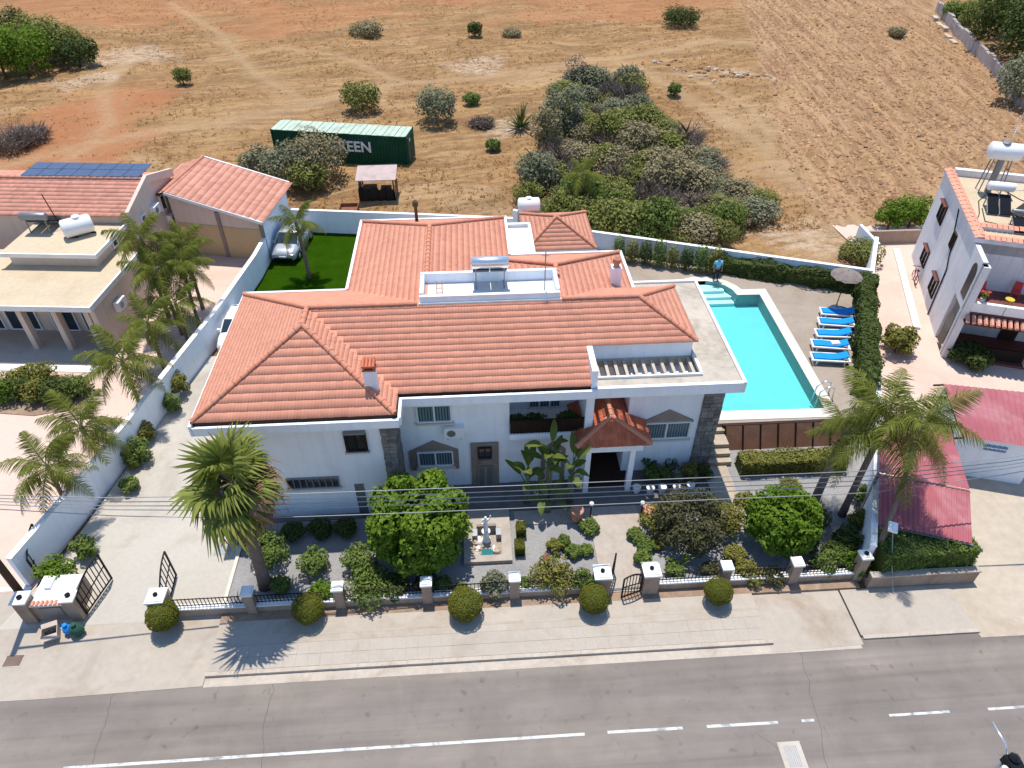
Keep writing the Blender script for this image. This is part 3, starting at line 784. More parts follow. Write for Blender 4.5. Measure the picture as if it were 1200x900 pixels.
def roof_deck(polys, parent, name='roof_board', m='darkwood', th=.05):
    mb = MB()
    for poly in polys:
        P = [Vector(p) for p in poly]; nrm = (P[1] - P[0]).cross(P[2] - P[0]).normalized()
        if nrm.z < 0: P = P[::-1]; nrm = -nrm
        k = len(P)
        mb.add([p - nrm * .03 for p in P] + [p - nrm * (.03 + th) for p in P], [tuple(range(k)), tuple(range(k, 2 * k))[::-1]] + [(i, k + i, k + (i + 1) % k, (i + 1) % k) for i in range(k)])
    return mb.build(name, m, parent)
def half_pipe(L=.40, r0=.125, r1=.10, n=6):
    mb = MB(); vs = []
    for x, r in ((-L / 2, r0), (L / 2, r1)):
        for q in (r, r - .02):
            vs += [(x, q * math.cos(math.pi * i / n), q * math.sin(math.pi * i / n) + .0) for i in range(n + 1)]
    k = n + 1; f = []
    for i in range(n): f += [(i, i + 1, 2 * k + i + 1, 2 * k + i), (k + i + 1, k + i, i, i + 1)]
    return mesh_of(mb.add(vs, f), 'ridge_tile', 'ridge')
RIDGE = half_pipe()
def ridge_line(a, b, parent, step=.37, lift=.03, src=None):
    a, b = Vector(a), Vector(b)
    if b.z < a.z: a, b = b, a
    d = b - a; n = max(1, int(round(d.length / step))); dn = d.normalized()
    y = Vector((0, 0, 1)).cross(dn).normalized(); z = dn.cross(y)
    rot = Matrix((dn, y, z)).transposed().to_euler()
    for i in range(n):
        piece(src or RIDGE, 'ridge_tile', parent, a + d * ((i + .5) / n) + z * lift, (rot[0] + random.gauss(0, .02), rot[1] + random.gauss(0, .015), rot[2] + random.gauss(0, .015)), (d.length / n / .37 * 1.02, 1, 1))

def window(parent, base, right, w_, h_, panes=2, glass='glass', sill=True, fr=.07, nm='window', fm='frame'):
    """frame standing a little out from the wall with recessed panes and a projecting sill; base = middle of the lower edge"""
    b = Vector(base); r = Vector(right).normalized(); out = Vector((r.y, -r.x, 0)); T = Matrix((r, out, Vector((0, 0, 1)))).transposed().to_4x4(); T.translation = b
    mb = MB(T)
    mb.box(-w_ / 2, -.02, 0, w_ / 2, .07, fr).box(-w_ / 2, -.02, h_ - fr, w_ / 2, .10, h_)
    for i in range(panes + 1):
        x = -w_ / 2 + (w_ - fr) * i / panes
        mb.box(x, -.02, fr, x + fr, .095, h_ - fr)
    f = mb.build(nm, fm, parent)
    for i in range(panes):
        x0 = -w_ / 2 + (w_ - fr) * i / panes + fr; x1 = -w_ / 2 + (w_ - fr) * (i + 1) / panes
        MB(T).add([(x0, .02, fr), (x1, .02, fr), (x1, .02, h_ - fr), (x0, .02, h_ - fr)], [(0, 1, 2, 3)]).build('pane', glass if i % 2 == 0 else ('curtain' if glass == 'curtain' else glass), f)
    if sill: MB(T).box(-w_ / 2 - .08, -.02, -.09, w_ / 2 + .08, .16, -.002).build('sill', 'coping', f)
    return f

# ================================================================== THE VILLA
villa = thing('villa', 'white two-storey villa with clay tiled hip roofs beside the pool', 'house', (0, 26, 0))
K = .423; ZE = 6.27; ZR = ZE + 3.92 * K
def pl(x, y): return (x, y, 0)
# walls
MB().box(-10.4, 21.2, 0, -3.95, 29.6, 5.7).build('wall', 'white', villa)
MB().box(-3.948, 22.6, 0, 1.31, 29.6, 5.7).box(1.312, 22.62, 0, 4.55, 24.2, 3.3).box(1.312, 24.2, 0, 4.9, 29.6, 5.7).box(4.552, 22.3, 0, 4.9, 24.19, 5.7).build('wall', 'white', villa)
MB().box(4.902, 24.4, 0, 6.62, 29.6, 5.7).box(6.622, 23.0, 0, 9.88, 29.4, 5.7).build('wall', 'white', villa)
MB().box(-5.6, 29.62, 0, 1.5, 36.9, 5.9).box(1.502, 29.62, 0, 7.3, 32.6, 5.9).build('wall', 'white', villa)
MB().box(1.9, 32.62, 0, 3.35, 36.9, 5.95).build('flat_roof_block', 'slabwhite', villa)
MB().box(1.86, 36.7, 5.95, 3.35, 36.9, 6.15).box(3.2, 32.9, 5.95, 3.36, 36.69, 6.15).build('parapet', 'trim', villa)
# eaves slab and fascia
MB().box(-11.12, 20.78, 5.68, -3.25, 30.2, 5.98).build('eaves_slab', 'trim', villa)
MB().box(-11.12, 20.70, 5.70, -3.15, 20.83, 6.10).box(-11.22, 20.70, 5.70, -11.10, 30.2, 6.22).box(-3.2, 20.84, 5.70, -3.08, 22.05, 6.12).build('fascia', 'white', villa)
MB().box(-11.08, 20.86, 5.985, -3.24, 20.95, 6.22).box(-3.28, 20.96, 5.985, -3.22, 22.1, 6.2).box(-3.2, 22.16, 5.995, 4.64, 22.2, 6.22).build('gutter', 'darkwood', villa)  # dark strip whose colour gives the shade in the gap below the tiles
MB().box(-3.2, 22.1, 5.69, 4.9, 30.0, 5.99).build('eaves_slab', 'trim', villa)
MB().box(-3.2, 21.96, 5.68, 4.9, 22.09, 6.10).box(4.901, 21.98, 5.68, 11.0, 22.138, 6.2).build('fascia', 'white', villa)
# flat slab round the right end, with an open pergola of concrete beams in it
MB().box(4.902, 22.142, 5.72, 11.0, 22.72, 6.14).box(9.35, 22.722, 5.72, 11.0, 29.95, 6.14).box(4.9, 23.98, 5.72, 9.34, 29.95, 6.14).build('flat_roof', 'roofslab', villa)
MB().box(11.002, 21.98, 5.68, 11.14, 30.1, 6.24).box(7.72, 29.96, 5.70, 11.0, 30.1, 6.24).build('parapet', 'trim', villa)
src = mesh_of(MB().box(-.065, -.63, -.2, .065, .63, .02), 'pergola_beam', 'roofslab')
for i in range(11): piece(src, 'pergola_beam', villa, (5.12 + i * .405, 23.355, 6.09))
MB().box(9.34, 22.70, 6.141, 9.46, 23.98, 6.30).box(4.9, 22.64, 6.141, 9.46, 22.73, 6.26).build('kerb_upstand', 'trim', villa)
MB().box(4.92, 24.05, 6.141, 9.3, 28.2, 7.05).build('wall', 'white', villa)
MB().box(4.66, 22.16, 6.0, 4.90, 24.0, 7.0).build('parapet', 'white', villa)
# roof faces
yr = 26.1
faces = [
 [(-11.1, 20.92), (-3.3, 20.92), (-7.2, 24.82)],
 [(-11.1, 20.92), (-7.2, 24.82), (-7.2, yr), (-11.1, 30.0)],
 [(-3.3, 20.92), (-3.3, 22.18), (-7.2, yr - .02), (-7.2, 24.82)],
 [(-3.3, 22.18), (4.68, 22.18), (4.68, yr), (-7.2, yr)],
 [(4.68, 23.93), (9.42, 23.93), (7.25, yr), (4.68, yr)],
 [(9.42, 23.93), (9.42, 28.27), (7.25, yr)],
 [(7.25, yr), (9.42, 28.27), (4.0, 28.27), (4.0, yr)],
 [(4.0, yr), (-7.2, yr), (-11.1, 30.02), (4.0, 30.02)],
 [(-6.1, 30.0), (-2.13, yr), (-2.13, 33.35), (-6.1, 37.3)],
 [(1.85, 30.1), (1.85, 37.3), (-2.13, 33.35), (-2.13, yr)],
 [(-6.1, 37.3), (-2.13, 33.35), (1.85, 37.3)],
 [(3.87, yr), (.93, yr), (.93, 32.04), (3.87, 29.1)],
 [(3.87, 29.1), (7.72, 32.95), (.02, 32.95)],
 [(3.87, yr), (5.9, 28.13), (5.9, 31.13), (3.87, 29.1)],
 [(5.9, 28.3), (7.72, 28.3), (7.72, 32.95), (5.9, 31.13)],
]
zf = [lambda x, y: ZE + (y - 20.92) * K, lambda x, y: ZE + (x + 11.1) * K, lambda x, y: ZE + (-3.3 - x) * K, lambda x, y: ZE + (y - 22.18) * K, lambda x, y: ZE + (y - 22.18) * K,
      lambda x, y: ZR - (x - 7.25) * K, lambda x, y: ZR - (y - yr) * K, lambda x, y: ZR - (y - yr) * K, lambda x, y: ZE + (x + 6.1) * K - .01, lambda x, y: ZE + (1.85 - x) * K - .01,
      lambda x, y: ZE + (37.3 - y) * K - .01, lambda x, y: ZE + (x - .02) * K - .03, lambda x, y: ZE + (32.95 - y) * K - .03, lambda x, y: ZE + (7.72 - x) * K - .03, lambda x, y: ZE + (7.72 - x) * K - .03]
F3 = [[(x, y, f(x, y)) for x, y in poly] for poly, f in zip(faces, zf)]
for i, q in enumerate(F3): tile_face('roof_tiles', q, villa, tl=.40 if i == 0 else .20 if i in (1, 2) else .315)
roof_deck(F3, villa)
def zz(i, x, y): return (x, y, zf[i](x, y))
for a, b in (((-11.1, 20.92, ZE), (-7.2, 24.82, ZR)), ((-3.3, 20.92, ZE), (-7.2, 24.82, ZR)), ((-7.2, 24.82, ZR), (-7.2, yr, ZR)), ((-11.1, 30.0, ZE), (-7.2, yr, ZR)),
             ((-7.1, yr, ZR), (-2.5, yr, ZR)), ((3.85, yr, ZR), (7.25, yr, ZR)), (zz(4, 9.42, 23.93), (7.25, yr, ZR)), (zz(4, 9.42, 23.93)[:1] + (28.27,) + zz(4, 9.42, 23.93)[2:], (7.25, yr, ZR)),
             ((-2.13, 28.05, ZR), (-2.13, 33.35, ZR)), ((-6.1, 37.3, ZE), (-2.13, 33.35, ZR)), ((1.85, 37.3, ZE), (-2.13, 33.35, ZR)),
             ((3.87, 28.05, ZR - .03), (3.87, 29.1, ZR - .03)), ((7.72, 32.95, ZE), (3.87, 29.1, ZR - .03)), ((1.0, 31.97, ZE + .4), (3.87, 29.1, ZR - .03))):
    ridge_line(a, b, villa)
# white verge flashings
mb = MB()
for a, b in (((-6.2, 30.1, 6.25), (-6.2, 37.4, 6.25)), ((1.95, 33.0, 6.25), (1.95, 37.4, 6.25)), ((7.82, 28.4, 6.22), (7.82, 33.05, 6.22)), ((-6.2, 37.42, 6.2), (1.95, 37.42, 6.2)), ((1.95, 33.05, 6.2), (7.82, 33.05, 6.2)), ((-11.1, 30.12, 6.2), (-6.2, 30.12, 6.2))):
    mb.bar(a, b, .14, .22)
mb.build('verge', 'trim', villa)
# roof well for the water heater
mb = MB(); x0, x1, y0, y1 = -2.35, 3.75, 26.12, 27.95
mb.box(x0, y0, 7.5, x1, y0 + .16, 8.28).box(x0, y1 - .16, 7.5, x1, y1, 8.42).box(x0, y0 + .161, 7.5, x0 + .16, y1 - .161, 8.38).box(x1 - .16, y0 + .161, 7.5, x1, y1 - .161, 8.38)
mb.build('roof_well_parapet', 'white', villa)
MB().box(x0 + .16, y0 + .16, 7.5, x1 - .16, y1 - .16, 7.93).build('roof_well_floor', 'slabwhite', villa)
MB().box(x0 - .05, y0 - .09, 7.83, x1 + .05, y0 - .002, 8.0).build('flashing', 'trim', villa)
# chimneys
ch = MB().box(-4.47, 21.95, 6.5, -3.98, 22.35, 7.60).build('chimney', 'white', villa)
MB().box(-4.5, 21.92, 7.601, -3.95, 22.38, 7.66).box(-4.48, 21.94, 7.76, -3.97, 22.36, 7.84).build('cap', 'porchtile', ch)
mb = MB()
for i in range(4): mb.tube([(-4.43 + i * .135, 21.88, 7.86), (-4.43 + i * .135, 22.42, 7.92)], .055, 6)
for x in (-4.46, -4.06): mb.box(x, 21.95, 7.66, x + .07, 22.35, 7.76)
mb.build('cap_tile', 'porchtile', ch)
ch = MB().box(6.62, 29.15, 6.3, 7.1, 29.6, 7.55).build('chimney', 'white', villa)
MB().lathe((6.86, 29.37, 7.55), [(.14, 0), (.14, .2), (.2, .22), (.2, .42), (.05, .55)], 10).build('cowl', 'terracotta', ch)
pp = MB().lathe((-3.0, 36.3, 6.6), [(.09, 0), (.09, 1.0), (.16, 1.02), (.16, 1.25), (.03, 1.4)], 8).build('flue_pipe', 'bark', villa, True)
# windows and doors on the front
window(villa, (-5.06, 21.2, 4.07), (1, 0, 0), .86, 1.05, 2, fm='darkwood'); MB().box(-5.5, 21.0, 5.12, -4.62, 21.19, 5.2).build('shade_board', 'grey', villa)
mb = MB()
for i in range(9): mb.box(-5.5 + i * .11, 21.06, 4.05, -5.475 + i * .11, 21.085, 5.14)
mb.build('window_bars', 'metal', villa)
f = window(villa, (-7.19, 21.2, 1.98), (1, 0, 0), 2.2, .62, 8, fr=.045, fm='grey')
MB().box(-5.5, 21.17, .12, -5.1, 21.2, 2.05).build('meter_cupboard', 'grey', villa)
window(villa, (-1.9, 22.6, 4.2), (1, 0, 0), 1.5, 1.02, 2, 'curtain')
window(villa, (-2.02, 22.6, 1.5), (1, 0, 0), 1.6, .95, 2, 'curtain')
def surround(x0, x1, xm, zb, zs, zt, y, leg):
    mb = MB(); yo, yi = y - .07, y + .01
    pts = [(x0, zb), (x0, zs), (xm, zt), (x1, zs), (x1, zb), (x1 - leg, zb), (x1 - leg, zs - .08), (x0 + leg, zs - .08), (x0 + leg, zb)]
    for a, b, c, d in (((x0, zb), (x0 + leg, zb), (x0 + leg, zs), (x0, zs)), ((x1 - leg, zb), (x1, zb), (x1, zs), (x1 - leg, zs))):
        mb.add([(p[0], yo, p[1]) for p in (a, b, c, d)] + [(p[0], yi, p[1]) for p in (a, b, c, d)], [(0, 1, 2, 3), (0, 4, 5, 1), (1, 5, 6, 2), (2, 6, 7, 3), (3, 7, 4, 0)])
    q = [(x0, zs + .002), (x1, zs + .002), (xm, zt)]
    mb.add([(p[0], yo, p[1]) for p in q] + [(p[0], yi, p[1]) for p in q], [(0, 1, 2), (0, 3, 4, 1), (1, 4, 5, 2), (2, 5, 3, 0)])
    mb.build('stone_surround', 'stonetan', villa)
surround(-3.15, -.98, -2.06, 1.3, 2.5, 3.1, 22.6, .30)
surround(2.75, 3.85, 3.3, .3, 2.2, 2.75, 22.62, .2)
window(villa, (3.3, 22.62, .9), (1, 0, 0), .7, 1.25, 1, 'curtain')
window(villa, (8.45, 23.0, 2.2), (1, 0, 0), 2.2, 1.05, 2, 'curtain')
surround(7.28, 9.62, 8.45, 3.2, 3.3, 3.98, 23.0, .06)
# stone strip with a small window and the side door
MB().box(-.42, 22.5, .14, .82, 22.599, 2.85).build('stone_panel', 'stonetan', villa)
window(villa, (.2, 22.5, 1.95), (1, 0, 0), .62, .72, 2, fm='darkwood', sill=False)
MB().box(-.06, 22.42, 1.55, .5, 22.499, 1.85).build('window_ledge', 'stonetan', villa)
d = MB().box(-.1, 22.46, .15, .5, 22.51, 1.4).build('door', 'grey', villa)
MB().box(-.16, 22.44, .15, -.10, 22.5, 1.46).box(.5, 22.44, .15, .56, 22.5, 1.46).box(.14, 22.44, .15, .26, 22.5, 1.4).box(-.1, 22.44, 1.401, .5, 22.5, 1.46).build('frame', 'stonetan', d)
# balcony
bal = MB().box(1.3, 22.3, 3.18, 4.55, 22.6, 3.32).box(1.3, 22.3, 3.32, 4.55, 22.38, 3.5).build('balcony', 'white', villa)
mb = MB()
mb.box(1.33, 22.32, 4.25, 4.53, 22.38, 4.31)
for i in range(24): mb.box(1.36 + i * .136, 22.335, 3.5, 1.385 + i * .136, 22.36, 4.25)
mb.build('railing', 'metal', bal)
MB().box(1.35, 22.42, 3.36, 4.5, 22.45, 4.2).build('rail_screen', 'darkwood', bal)
window(villa, (3.0, 24.2, 3.34), (1, 0, 0), 1.5, 1.95, 3, 'curtain', False)
MB().box(2.0, 24.0, 5.3, 4.1, 24.19, 5.5).build('roller_blind_box', 'darkwood', villa)
# stone piers
def stone_pier(x0, y0, x1, y1, z0, z1):
    mb = MB(); mb.box(x0 + .02, y0 + .02, z0, x1 - .02, y1 - .02, z1 - .01)
    z = z0
    while z < z1 - .05:
        h = min(random.uniform(.14, .26), z1 - z)
        for (ax, ay), (bx, by), nx, ny in (((x0, y0), (x1, y0), 0, -1), ((x0, y1), (x0, y0), -1, 0), ((x1, y0), (x1, y1), 1, 0)):
            L = math.hypot(bx - ax, by - ay); t = 0
            while t < L - .03:
                l = min(random.uniform(.18, .42), L - t)
                if L - t - l < .1: l = L - t
                pr_ = random.uniform(.0, .03)
                ux, uy = (bx - ax) / L, (by - ay) / L
                cx, cy = ax + ux * (t + l / 2) + nx * pr_ / 2 - nx * .01, ay + uy * (t + l / 2) + ny * pr_ / 2 - ny * .01
                mb.cbox((cx, cy, z + h / 2), (abs(ux) * (l - .02) + abs(nx) * (.04 + pr_), abs(uy) * (l - .02) + abs(ny) * (.04 + pr_), h - .02))
                t += l
        z += h
    tag(mb.build('stone_pier', 'stone', villa), kind='stuff')
stone_pier(-4.0, 21.14, -3.45, 22.62, .1, 5.68)
stone_pier(9.9, 22.9, 10.75, 24.3, .1, 5.71)
# entrance porch
for x in (4.62, 6.6): MB().box(x, 21.75, .14, x + .24, 21.99, 2.86).build('porch_column', 'white', villa)
MB().box(4.35, 21.62, 2.861, 7.1, 22.02, 3.36).box(4.35, 22.021, 2.9, 4.5, 24.1, 3.34).box(6.95, 22.021, 2.9, 7.1, 22.98, 3.34).build('porch_beam', 'white', villa)
xm, hw, pe = 5.73, 1.62, 3.44; kp = .46; hr = .66
PF = [[(xm - hw, 21.42, pe), (xm + hw, 21.42, pe), (xm, 21.42 + hw * hr, pe + hw * kp)],
      [(xm - hw, 21.42, pe), (xm, 21.42 + hw * hr, pe + hw * kp), (xm, 24.38, pe + hw * kp), (xm - hw, 24.38, pe)],
      [(xm + hw, 21.42, pe), (xm + hw, 24.38, pe), (xm, 24.38, pe + hw * kp), (xm, 21.42 + hw * hr, pe + hw * kp)]]
PF[2] = [(xm + hw, 21.42, pe), (xm + hw, 22.97, pe), (xm + .9, 22.97, pe + (hw - .9) * kp), (xm, 21.42 + hw * hr, pe + hw * kp)]
PF.append([(xm + .88, 22.97, pe + (hw - .88) * kp), (xm + .88, 24.38, pe + (hw - .88) * kp), (xm, 24.38, pe + hw * kp), (xm, 21.42 + hw * hr, pe + hw * kp)])
for q in PF: tile_face('porch_tiles', q, villa, 'porchtile', .2, .30, .04)
roof_deck(PF, villa, 'porch_roof_board')
ap = (xm, 21.42 + hw * hr, pe + hw * kp)
for a, b in ((PF[0][0], ap), (PF[0][1], ap), (ap, (xm, 24.3, ap[2]))): ridge_line(a, b, villa)
d = MB().box(5.05, 24.3, .15, 6.5, 24.395, 2.6).build('front_door', 'darkwood', villa)
MB().box(5.72, 24.27, .2, 5.76, 24.3, 2.55).build('door_seam', 'black', d)
MB().box(5.62, 24.22, 1.15, 5.66, 24.3, 1.3).build('handle', 'chrome', d)
MB().box(4.6, 22.0, .13, 6.9, 24.3, .17).build('porch_floor', 'darkwood', villa)
MB().lathe((5.2, 22.1, 2.7), [(.03, .2), (.09, .12), (.09, 0)], 8).lathe((6.2, 22.1, 2.7), [(.03, .2), (.09, .12), (.09, 0)], 8).build('porch_lamp', 'trim', villa)

# small tiled pavilion behind the villa
pav = thing('garden_pavilion', 'small square pavilion with pyramid tiled roof behind the villa', 'pavilion', (5.4, 41.3, 0))
MB().box(3.6, 39.3, 0, 7.3, 43.6, 3.05).build('wall', 'white', pav)
MB().box(3.25, 38.9, 3.051, 7.75, 43.9, 3.16).build('eaves_slab', 'trim', pav)
A = (5.4, 41.1, 4.35); C4 = [(3.3, 38.95, 3.2), (7.7, 38.95, 3.2), (7.7, 43.9, 3.2), (3.3, 43.9, 3.2)]
pf = [[C4[i], C4[(i + 1) % 4], A] for i in range(4)]
for q in pf: tile_face('roof_tiles', q, pav)
roof_deck(pf, pav)
for q in C4: ridge_line(q, A, pav)
o = thing('water_tank', 'white rounded plastic water tank behind the pyramid tiled roof', 'water tank', (3.9, 44.6, 3.0))
MB().tube([(3.2, 44.6, 3.5), (3.3, 44.6, 3.5), (4.6, 44.6, 3.5), (4.7, 44.6, 3.5)], [.35, .5, .5, .35], 14).build('tank', 'whitepaint', o, True)
MB().lathe((3.95, 44.6, 3.98), [(.2, 0), (.2, .07), (.14, .1)], 10).build('lid', 'whitepaint', o)
MB().box(3.2, 44.2, 0, 4.7, 45.0, 3.02).build('stand', 'concrete', o)

# ---- things fixed to or standing on roofs
def heater(loc, L, rad, label, panel='black', rz=0, tankmat='chrome', tilt=True, H=1.35, npan=2, flip=1):
    o = thing('solar_water_heater', label, 'water heater', loc); o.rotation_euler = (0, 0, rz)
    mb = MB(); mb.tube([(-L / 2 - .05, 0, H), (-L / 2, 0, H), (L / 2, 0, H), (L / 2 + .05, 0, H)], [rad * .8, rad, rad, rad * .8], 16); mb.build('tank', tankmat, o, True, True)
    for x in (-L / 2 + .15, L / 2 - .15):
        MB().bar((x, 0, 0), (x, 0, H - rad), .05).bar((x, flip * 1.3, 0), (x, 0, H - rad - .05), .04).bar((x, flip * 1.3, 0), (x, 0, 0), .04).build('frame_leg', 'grey', o, local=True)
    for i in range(npan):
        w_ = L / npan; x0 = -L / 2 + i * w_ + .03
        a, b = Vector((x0 + w_ / 2 - .03, flip * 1.4, .12)), Vector((x0 + w_ / 2 - .03, flip * .15, H - rad - .15))
        MB().bar(a, b, w_ - .08, .08).build('collector', panel, o, local=True)
        MB().bar(a - Vector((0, 0, .045)), b - Vector((0, 0, .045)), w_ - .03, .05).build('collector_frame', 'grey', o, local=True)
    return o
heater((.74, 27.15, 7.95), 1.55, .27, 'silver water heater tank on a frame in the villa roof well', 'black', 0, 'chrome', H=1.32)
o = thing('antenna_mast', 'thin aerial mast at the right end of the villa roof well', 'antenna', (3.1, 26.5, 7.93))
MB().tube([(3.1, 26.5, 7.93), (3.1, 26.5, 10.1)], .025, 6).build('mast', 'grey', o)
mb = MB(); mb.bar((2.95, 26.5, 9.9), (3.25, 26.5, 9.9), .02)
for i in range(4): mb.bar((2.97 + i * .08, 26.35, 9.9), (2.97 + i * .08, 26.65, 9.9), .012)
mb.build('aerial', 'grey', o)
o = thing('roof_ladder', 'short reddish ladder standing in the villa roof well', 'ladder', (-1.5, 26.5, 7.94))
mb = MB()
for x in (-1.62, -1.38): mb.bar((x, 26.35, 7.94), (x, 26.95, 8.55), .04)
mb.build('rail', 'terracotta', o); 
for i in range(4): MB().bar((-1.62, 26.42 + i * .15, 8.02 + i * .15), (-1.38, 26.42 + i * .15, 8.02 + i * .15), .03).build('rung', 'terracotta', o)
def ac_unit(loc, rz, label, w_=.85, h_=.6, d_=.32, group=None):
    o = thing('air_conditioner', label, 'air conditioner', loc, group); o.rotation_euler = (0, 0, rz)
    MB().box(-w_ / 2, -d_, 0, w_ / 2, 0, h_).build('casing', 'whitepaint', o, local=True)
    mb = MB(); mb.add([(-.12 + .19 * math.cos(t), -d_ - .012, h_ / 2 + .19 * math.sin(t)) for t in [2 * math.pi * i / 14 for i in range(14)]], [tuple(range(14))]); mb.build('fan_grille', 'grey', o, local=True)
    MB().bar((-w_ / 3, 0, -.04), (-w_ / 3, -d_, -.04), .04).bar((w_ / 3, 0, -.04), (w_ / 3, -d_, -.04), .04).build('bracket', 'grey', o, local=True)
    return o
ac_unit((-1.1, 22.6, 3.45), 0, 'white air conditioner below the upper bedroom window of the villa')

# ================================================================== FRONT WALL, RAILINGS, GATES
fw = thing('garden_wall', 'low rosy wall along the pavement carrying the garden railings', 'wall', (2, 16.5, 0))
PX = [-12.62, -9.2, -5.75, -2.32, 1.14, 4.62, 6.58, 9.63, 12.5, 15.22]
for i in list(range(0, 5)) + list(range(6, 9)):
    a, b = PX[i] + (.3 if i in (0, 6) else .19), PX[i + 1] - (.3 if i == 4 else .19)
    MB().box(a, 16.42, .0, b, 16.66, .46).build('wall_face', 'wallpink', fw)
    MB().box(a, 16.40, .461, b, 16.68, .50).build('coping', 'trim', fw)
pil_lab = ['rosy gate pillar with white cap beside the open driveway gate', 'rosy wall pillar in front of the big fan palm', 'white capped wall pillar beside the spreading green garden bush', 'white capped wall pillar in front of the big bright green tree',
           'white capped wall pillar in front of the fountain corner', 'broad gate pillar on the palm fountain side of the garden path', 'broad gate pillar with black lamp base on the dark bronze shrub side', 'white capped wall pillar behind the clipped ball nearest the road bend', 'rosy wall pillar under the rounded bright green tree', 'tall end pillar with square cap next to the low brown hedge wall']
for i, x in enumerate(PX):
    big = i in (0, 5, 6); r = .31 if big else .19
    o = thing('gate_pillar' if big else 'wall_pillar', pil_lab[i], 'pillar', (x, 16.54, 0), 'pillars of the front garden wall')
    h = 1.28 if i != 9 else 1.5
    MB().box(x - r, 16.54 - r, 0, x + r, 16.54 + r, h).build('shaft', 'wallpink', o)
    MB().box(x - r - .04, 16.5 - r, h + .001, x + r + .04, 16.58 + r, h + .09).box(x - r + .03, 16.57 - r, h + .09, x + r - .03, 16.51 + r, h + .13).build('cap', 'trim', o)
    if i in (0, 5, 6, 9): MB().lathe((x, 16.54, h + .13), [(.09, 0), (.09, .08), (.05, .12)], 8).build('lamp_base', 'black', o)
bar_src = mesh_of(MB().box(-.012, -.012, 0, .012, .012, .52), 'bar', 'metal')
spans = [(0, 1, 'behind the leftmost clipped ball'), (1, 2, 'beside the big fan palm trunk'), (2, 3, 'in the shade of the big bright green tree'), (3, 4, 'in front of the fountain'), (4, 5, 'in front of the pale yellow green bush near the path gate'), (6, 7, 'in front of the dark bronze shrub'), (7, 8, 'between the right ball and the rounded tree'), (8, 9, 'next to the tall end pillar')]
for i, j, lab in spans:
    a, b = PX[i] + (.32 if i in (0, 6) else .2), PX[j] - (.32 if j == 5 else .2)
    o = thing('garden_railing', 'dark iron railing section ' + lab, 'railing', ((a + b) / 2, 16.54, .5), 'railing sections on the garden wall')
    MB().box(a, 16.525, .60, b, 16.555, .63).build('rail', 'metal', o); MB().box(a, 16.525, 1.0, b, 16.555, 1.03).build('rail', 'metal', o)
    n = int((b - a) / .145)
    for k in range(n): piece(bar_src, 'bar', o, (a + (b - a) * (k + .5) / n, 16.54, .53))
def gate_leaf(name, label, p0, p1, h0, h1, n=7, solid=0):
    o = thing(name, label, 'gate', (p0[0], p0[1], .1), 'iron gate leaves')
    a, b = Vector((*p0, .1)), Vector((*p1, .1)); d = b - a
    mb = MB()
    top = []
    for i in range(9):
        t = i / 8; top.append(a + d * t + Vector((0, 0, h0 + (h1 - h0) * t + .16 * math.sin(math.pi * t))))
    mb.bar(a, a + Vector((0, 0, h0)), .06).bar(b, b + Vector((0, 0, h1)), .06).bar(a + Vector((0, 0, .05)), b + Vector((0, 0, .05)), .05)
    for u, v in zip(top[:-1], top[1:]): mb.bar(u, v, .05)
    mb.bar(a + Vector((0, 0, .55 * h0)), b + Vector((0, 0, .55 * h1)), .035)
    mb.build('frame', 'metal', o)
    for i in range(1, n):
        t = i / n; p = a + d * t
        MB().bar(p + Vector((0, 0, .05)), p + Vector((0, 0, h0 + (h1 - h0) * t + .16 * math.sin(math.pi * t) - .02)), .028).build('bar', 'metal', o)
    return o
gate_leaf('driveway_gate', 'open driveway gate leaf by the meter wall and bins', (-15.72, 16.75), (-15.35, 18.35), 1.15, 1.65, 9)
gate_leaf('driveway_gate', 'open driveway gate leaf by the leftmost clipped ball', (-12.62, 16.9), (-12.75, 18.35), 1.15, 1.6, 6)
gate_leaf('garden_gate', 'small garden gate leaf swung inward to the path', (4.98, 16.5), (5.3, 17.35), 1.1, 1.3, 6)
gate_leaf('garden_gate', 'small garden gate leaf standing out over the pavement', (6.22, 16.4), (5.42, 16.15), 1.1, 1.25, 6)
gate_leaf('yard_gate', 'thin rusty gate leaf open inside the neighbouring pink yard', (-18.35, 18.6), (-18.75, 20.2), 1.2, 1.5, 6)
# meter wall at the left of the driveway
o = thing('meter_wall', 'low rosy meter wall with white flat top beside the driveway', 'wall', (-16.9, 17.2, 0))
MB().box(-18.0, 16.5, 0, -17.5, 17.0, 1.32).build('pillar', 'wallpink', o); MB().box(-18.05, 16.45, 1.321, -17.45, 17.05, 1.4).build('cap', 'trim', o)
MB().box(-17.499, 16.62, 0, -15.98, 17.9, 1.0).build('wall_face', 'wallpink', o); MB().box(-17.49, 16.56, 1.001, -15.99, 17.95, 1.07).build('top_slab', 'trim', o)
MB().box(-16.2, 16.5, 0, -15.75, 16.95, 1.3).build('pillar', 'wallpink', o); MB().box(-16.25, 16.45, 1.301, -15.7, 17.0, 1.38).build('cap', 'trim', o)
MB().box(-17.2, 16.585, .25, -16.4, 16.619, .85).build('meter_door', 'grey', o)
MB().box(-17.2, 17.3, 1.07, -16.95, 17.75, 1.2).build('lid', 'whitepaint', o)
mb = MB()
for i in range(7): mb.tube([(-17.35 + i * .17, 16.55, 1.1), (-17.35 + i * .17, 16.75, 1.12)], .06, 6)
mb.build('coping_tile', 'tile', o)
for x, z in ((-17.75, 1.4), (-15.97, 1.38)): MB().lathe((x, 16.74, z), [(.1, 0), (.1, .09), (.05, .13)], 8).build('lamp_base', 'black', o)
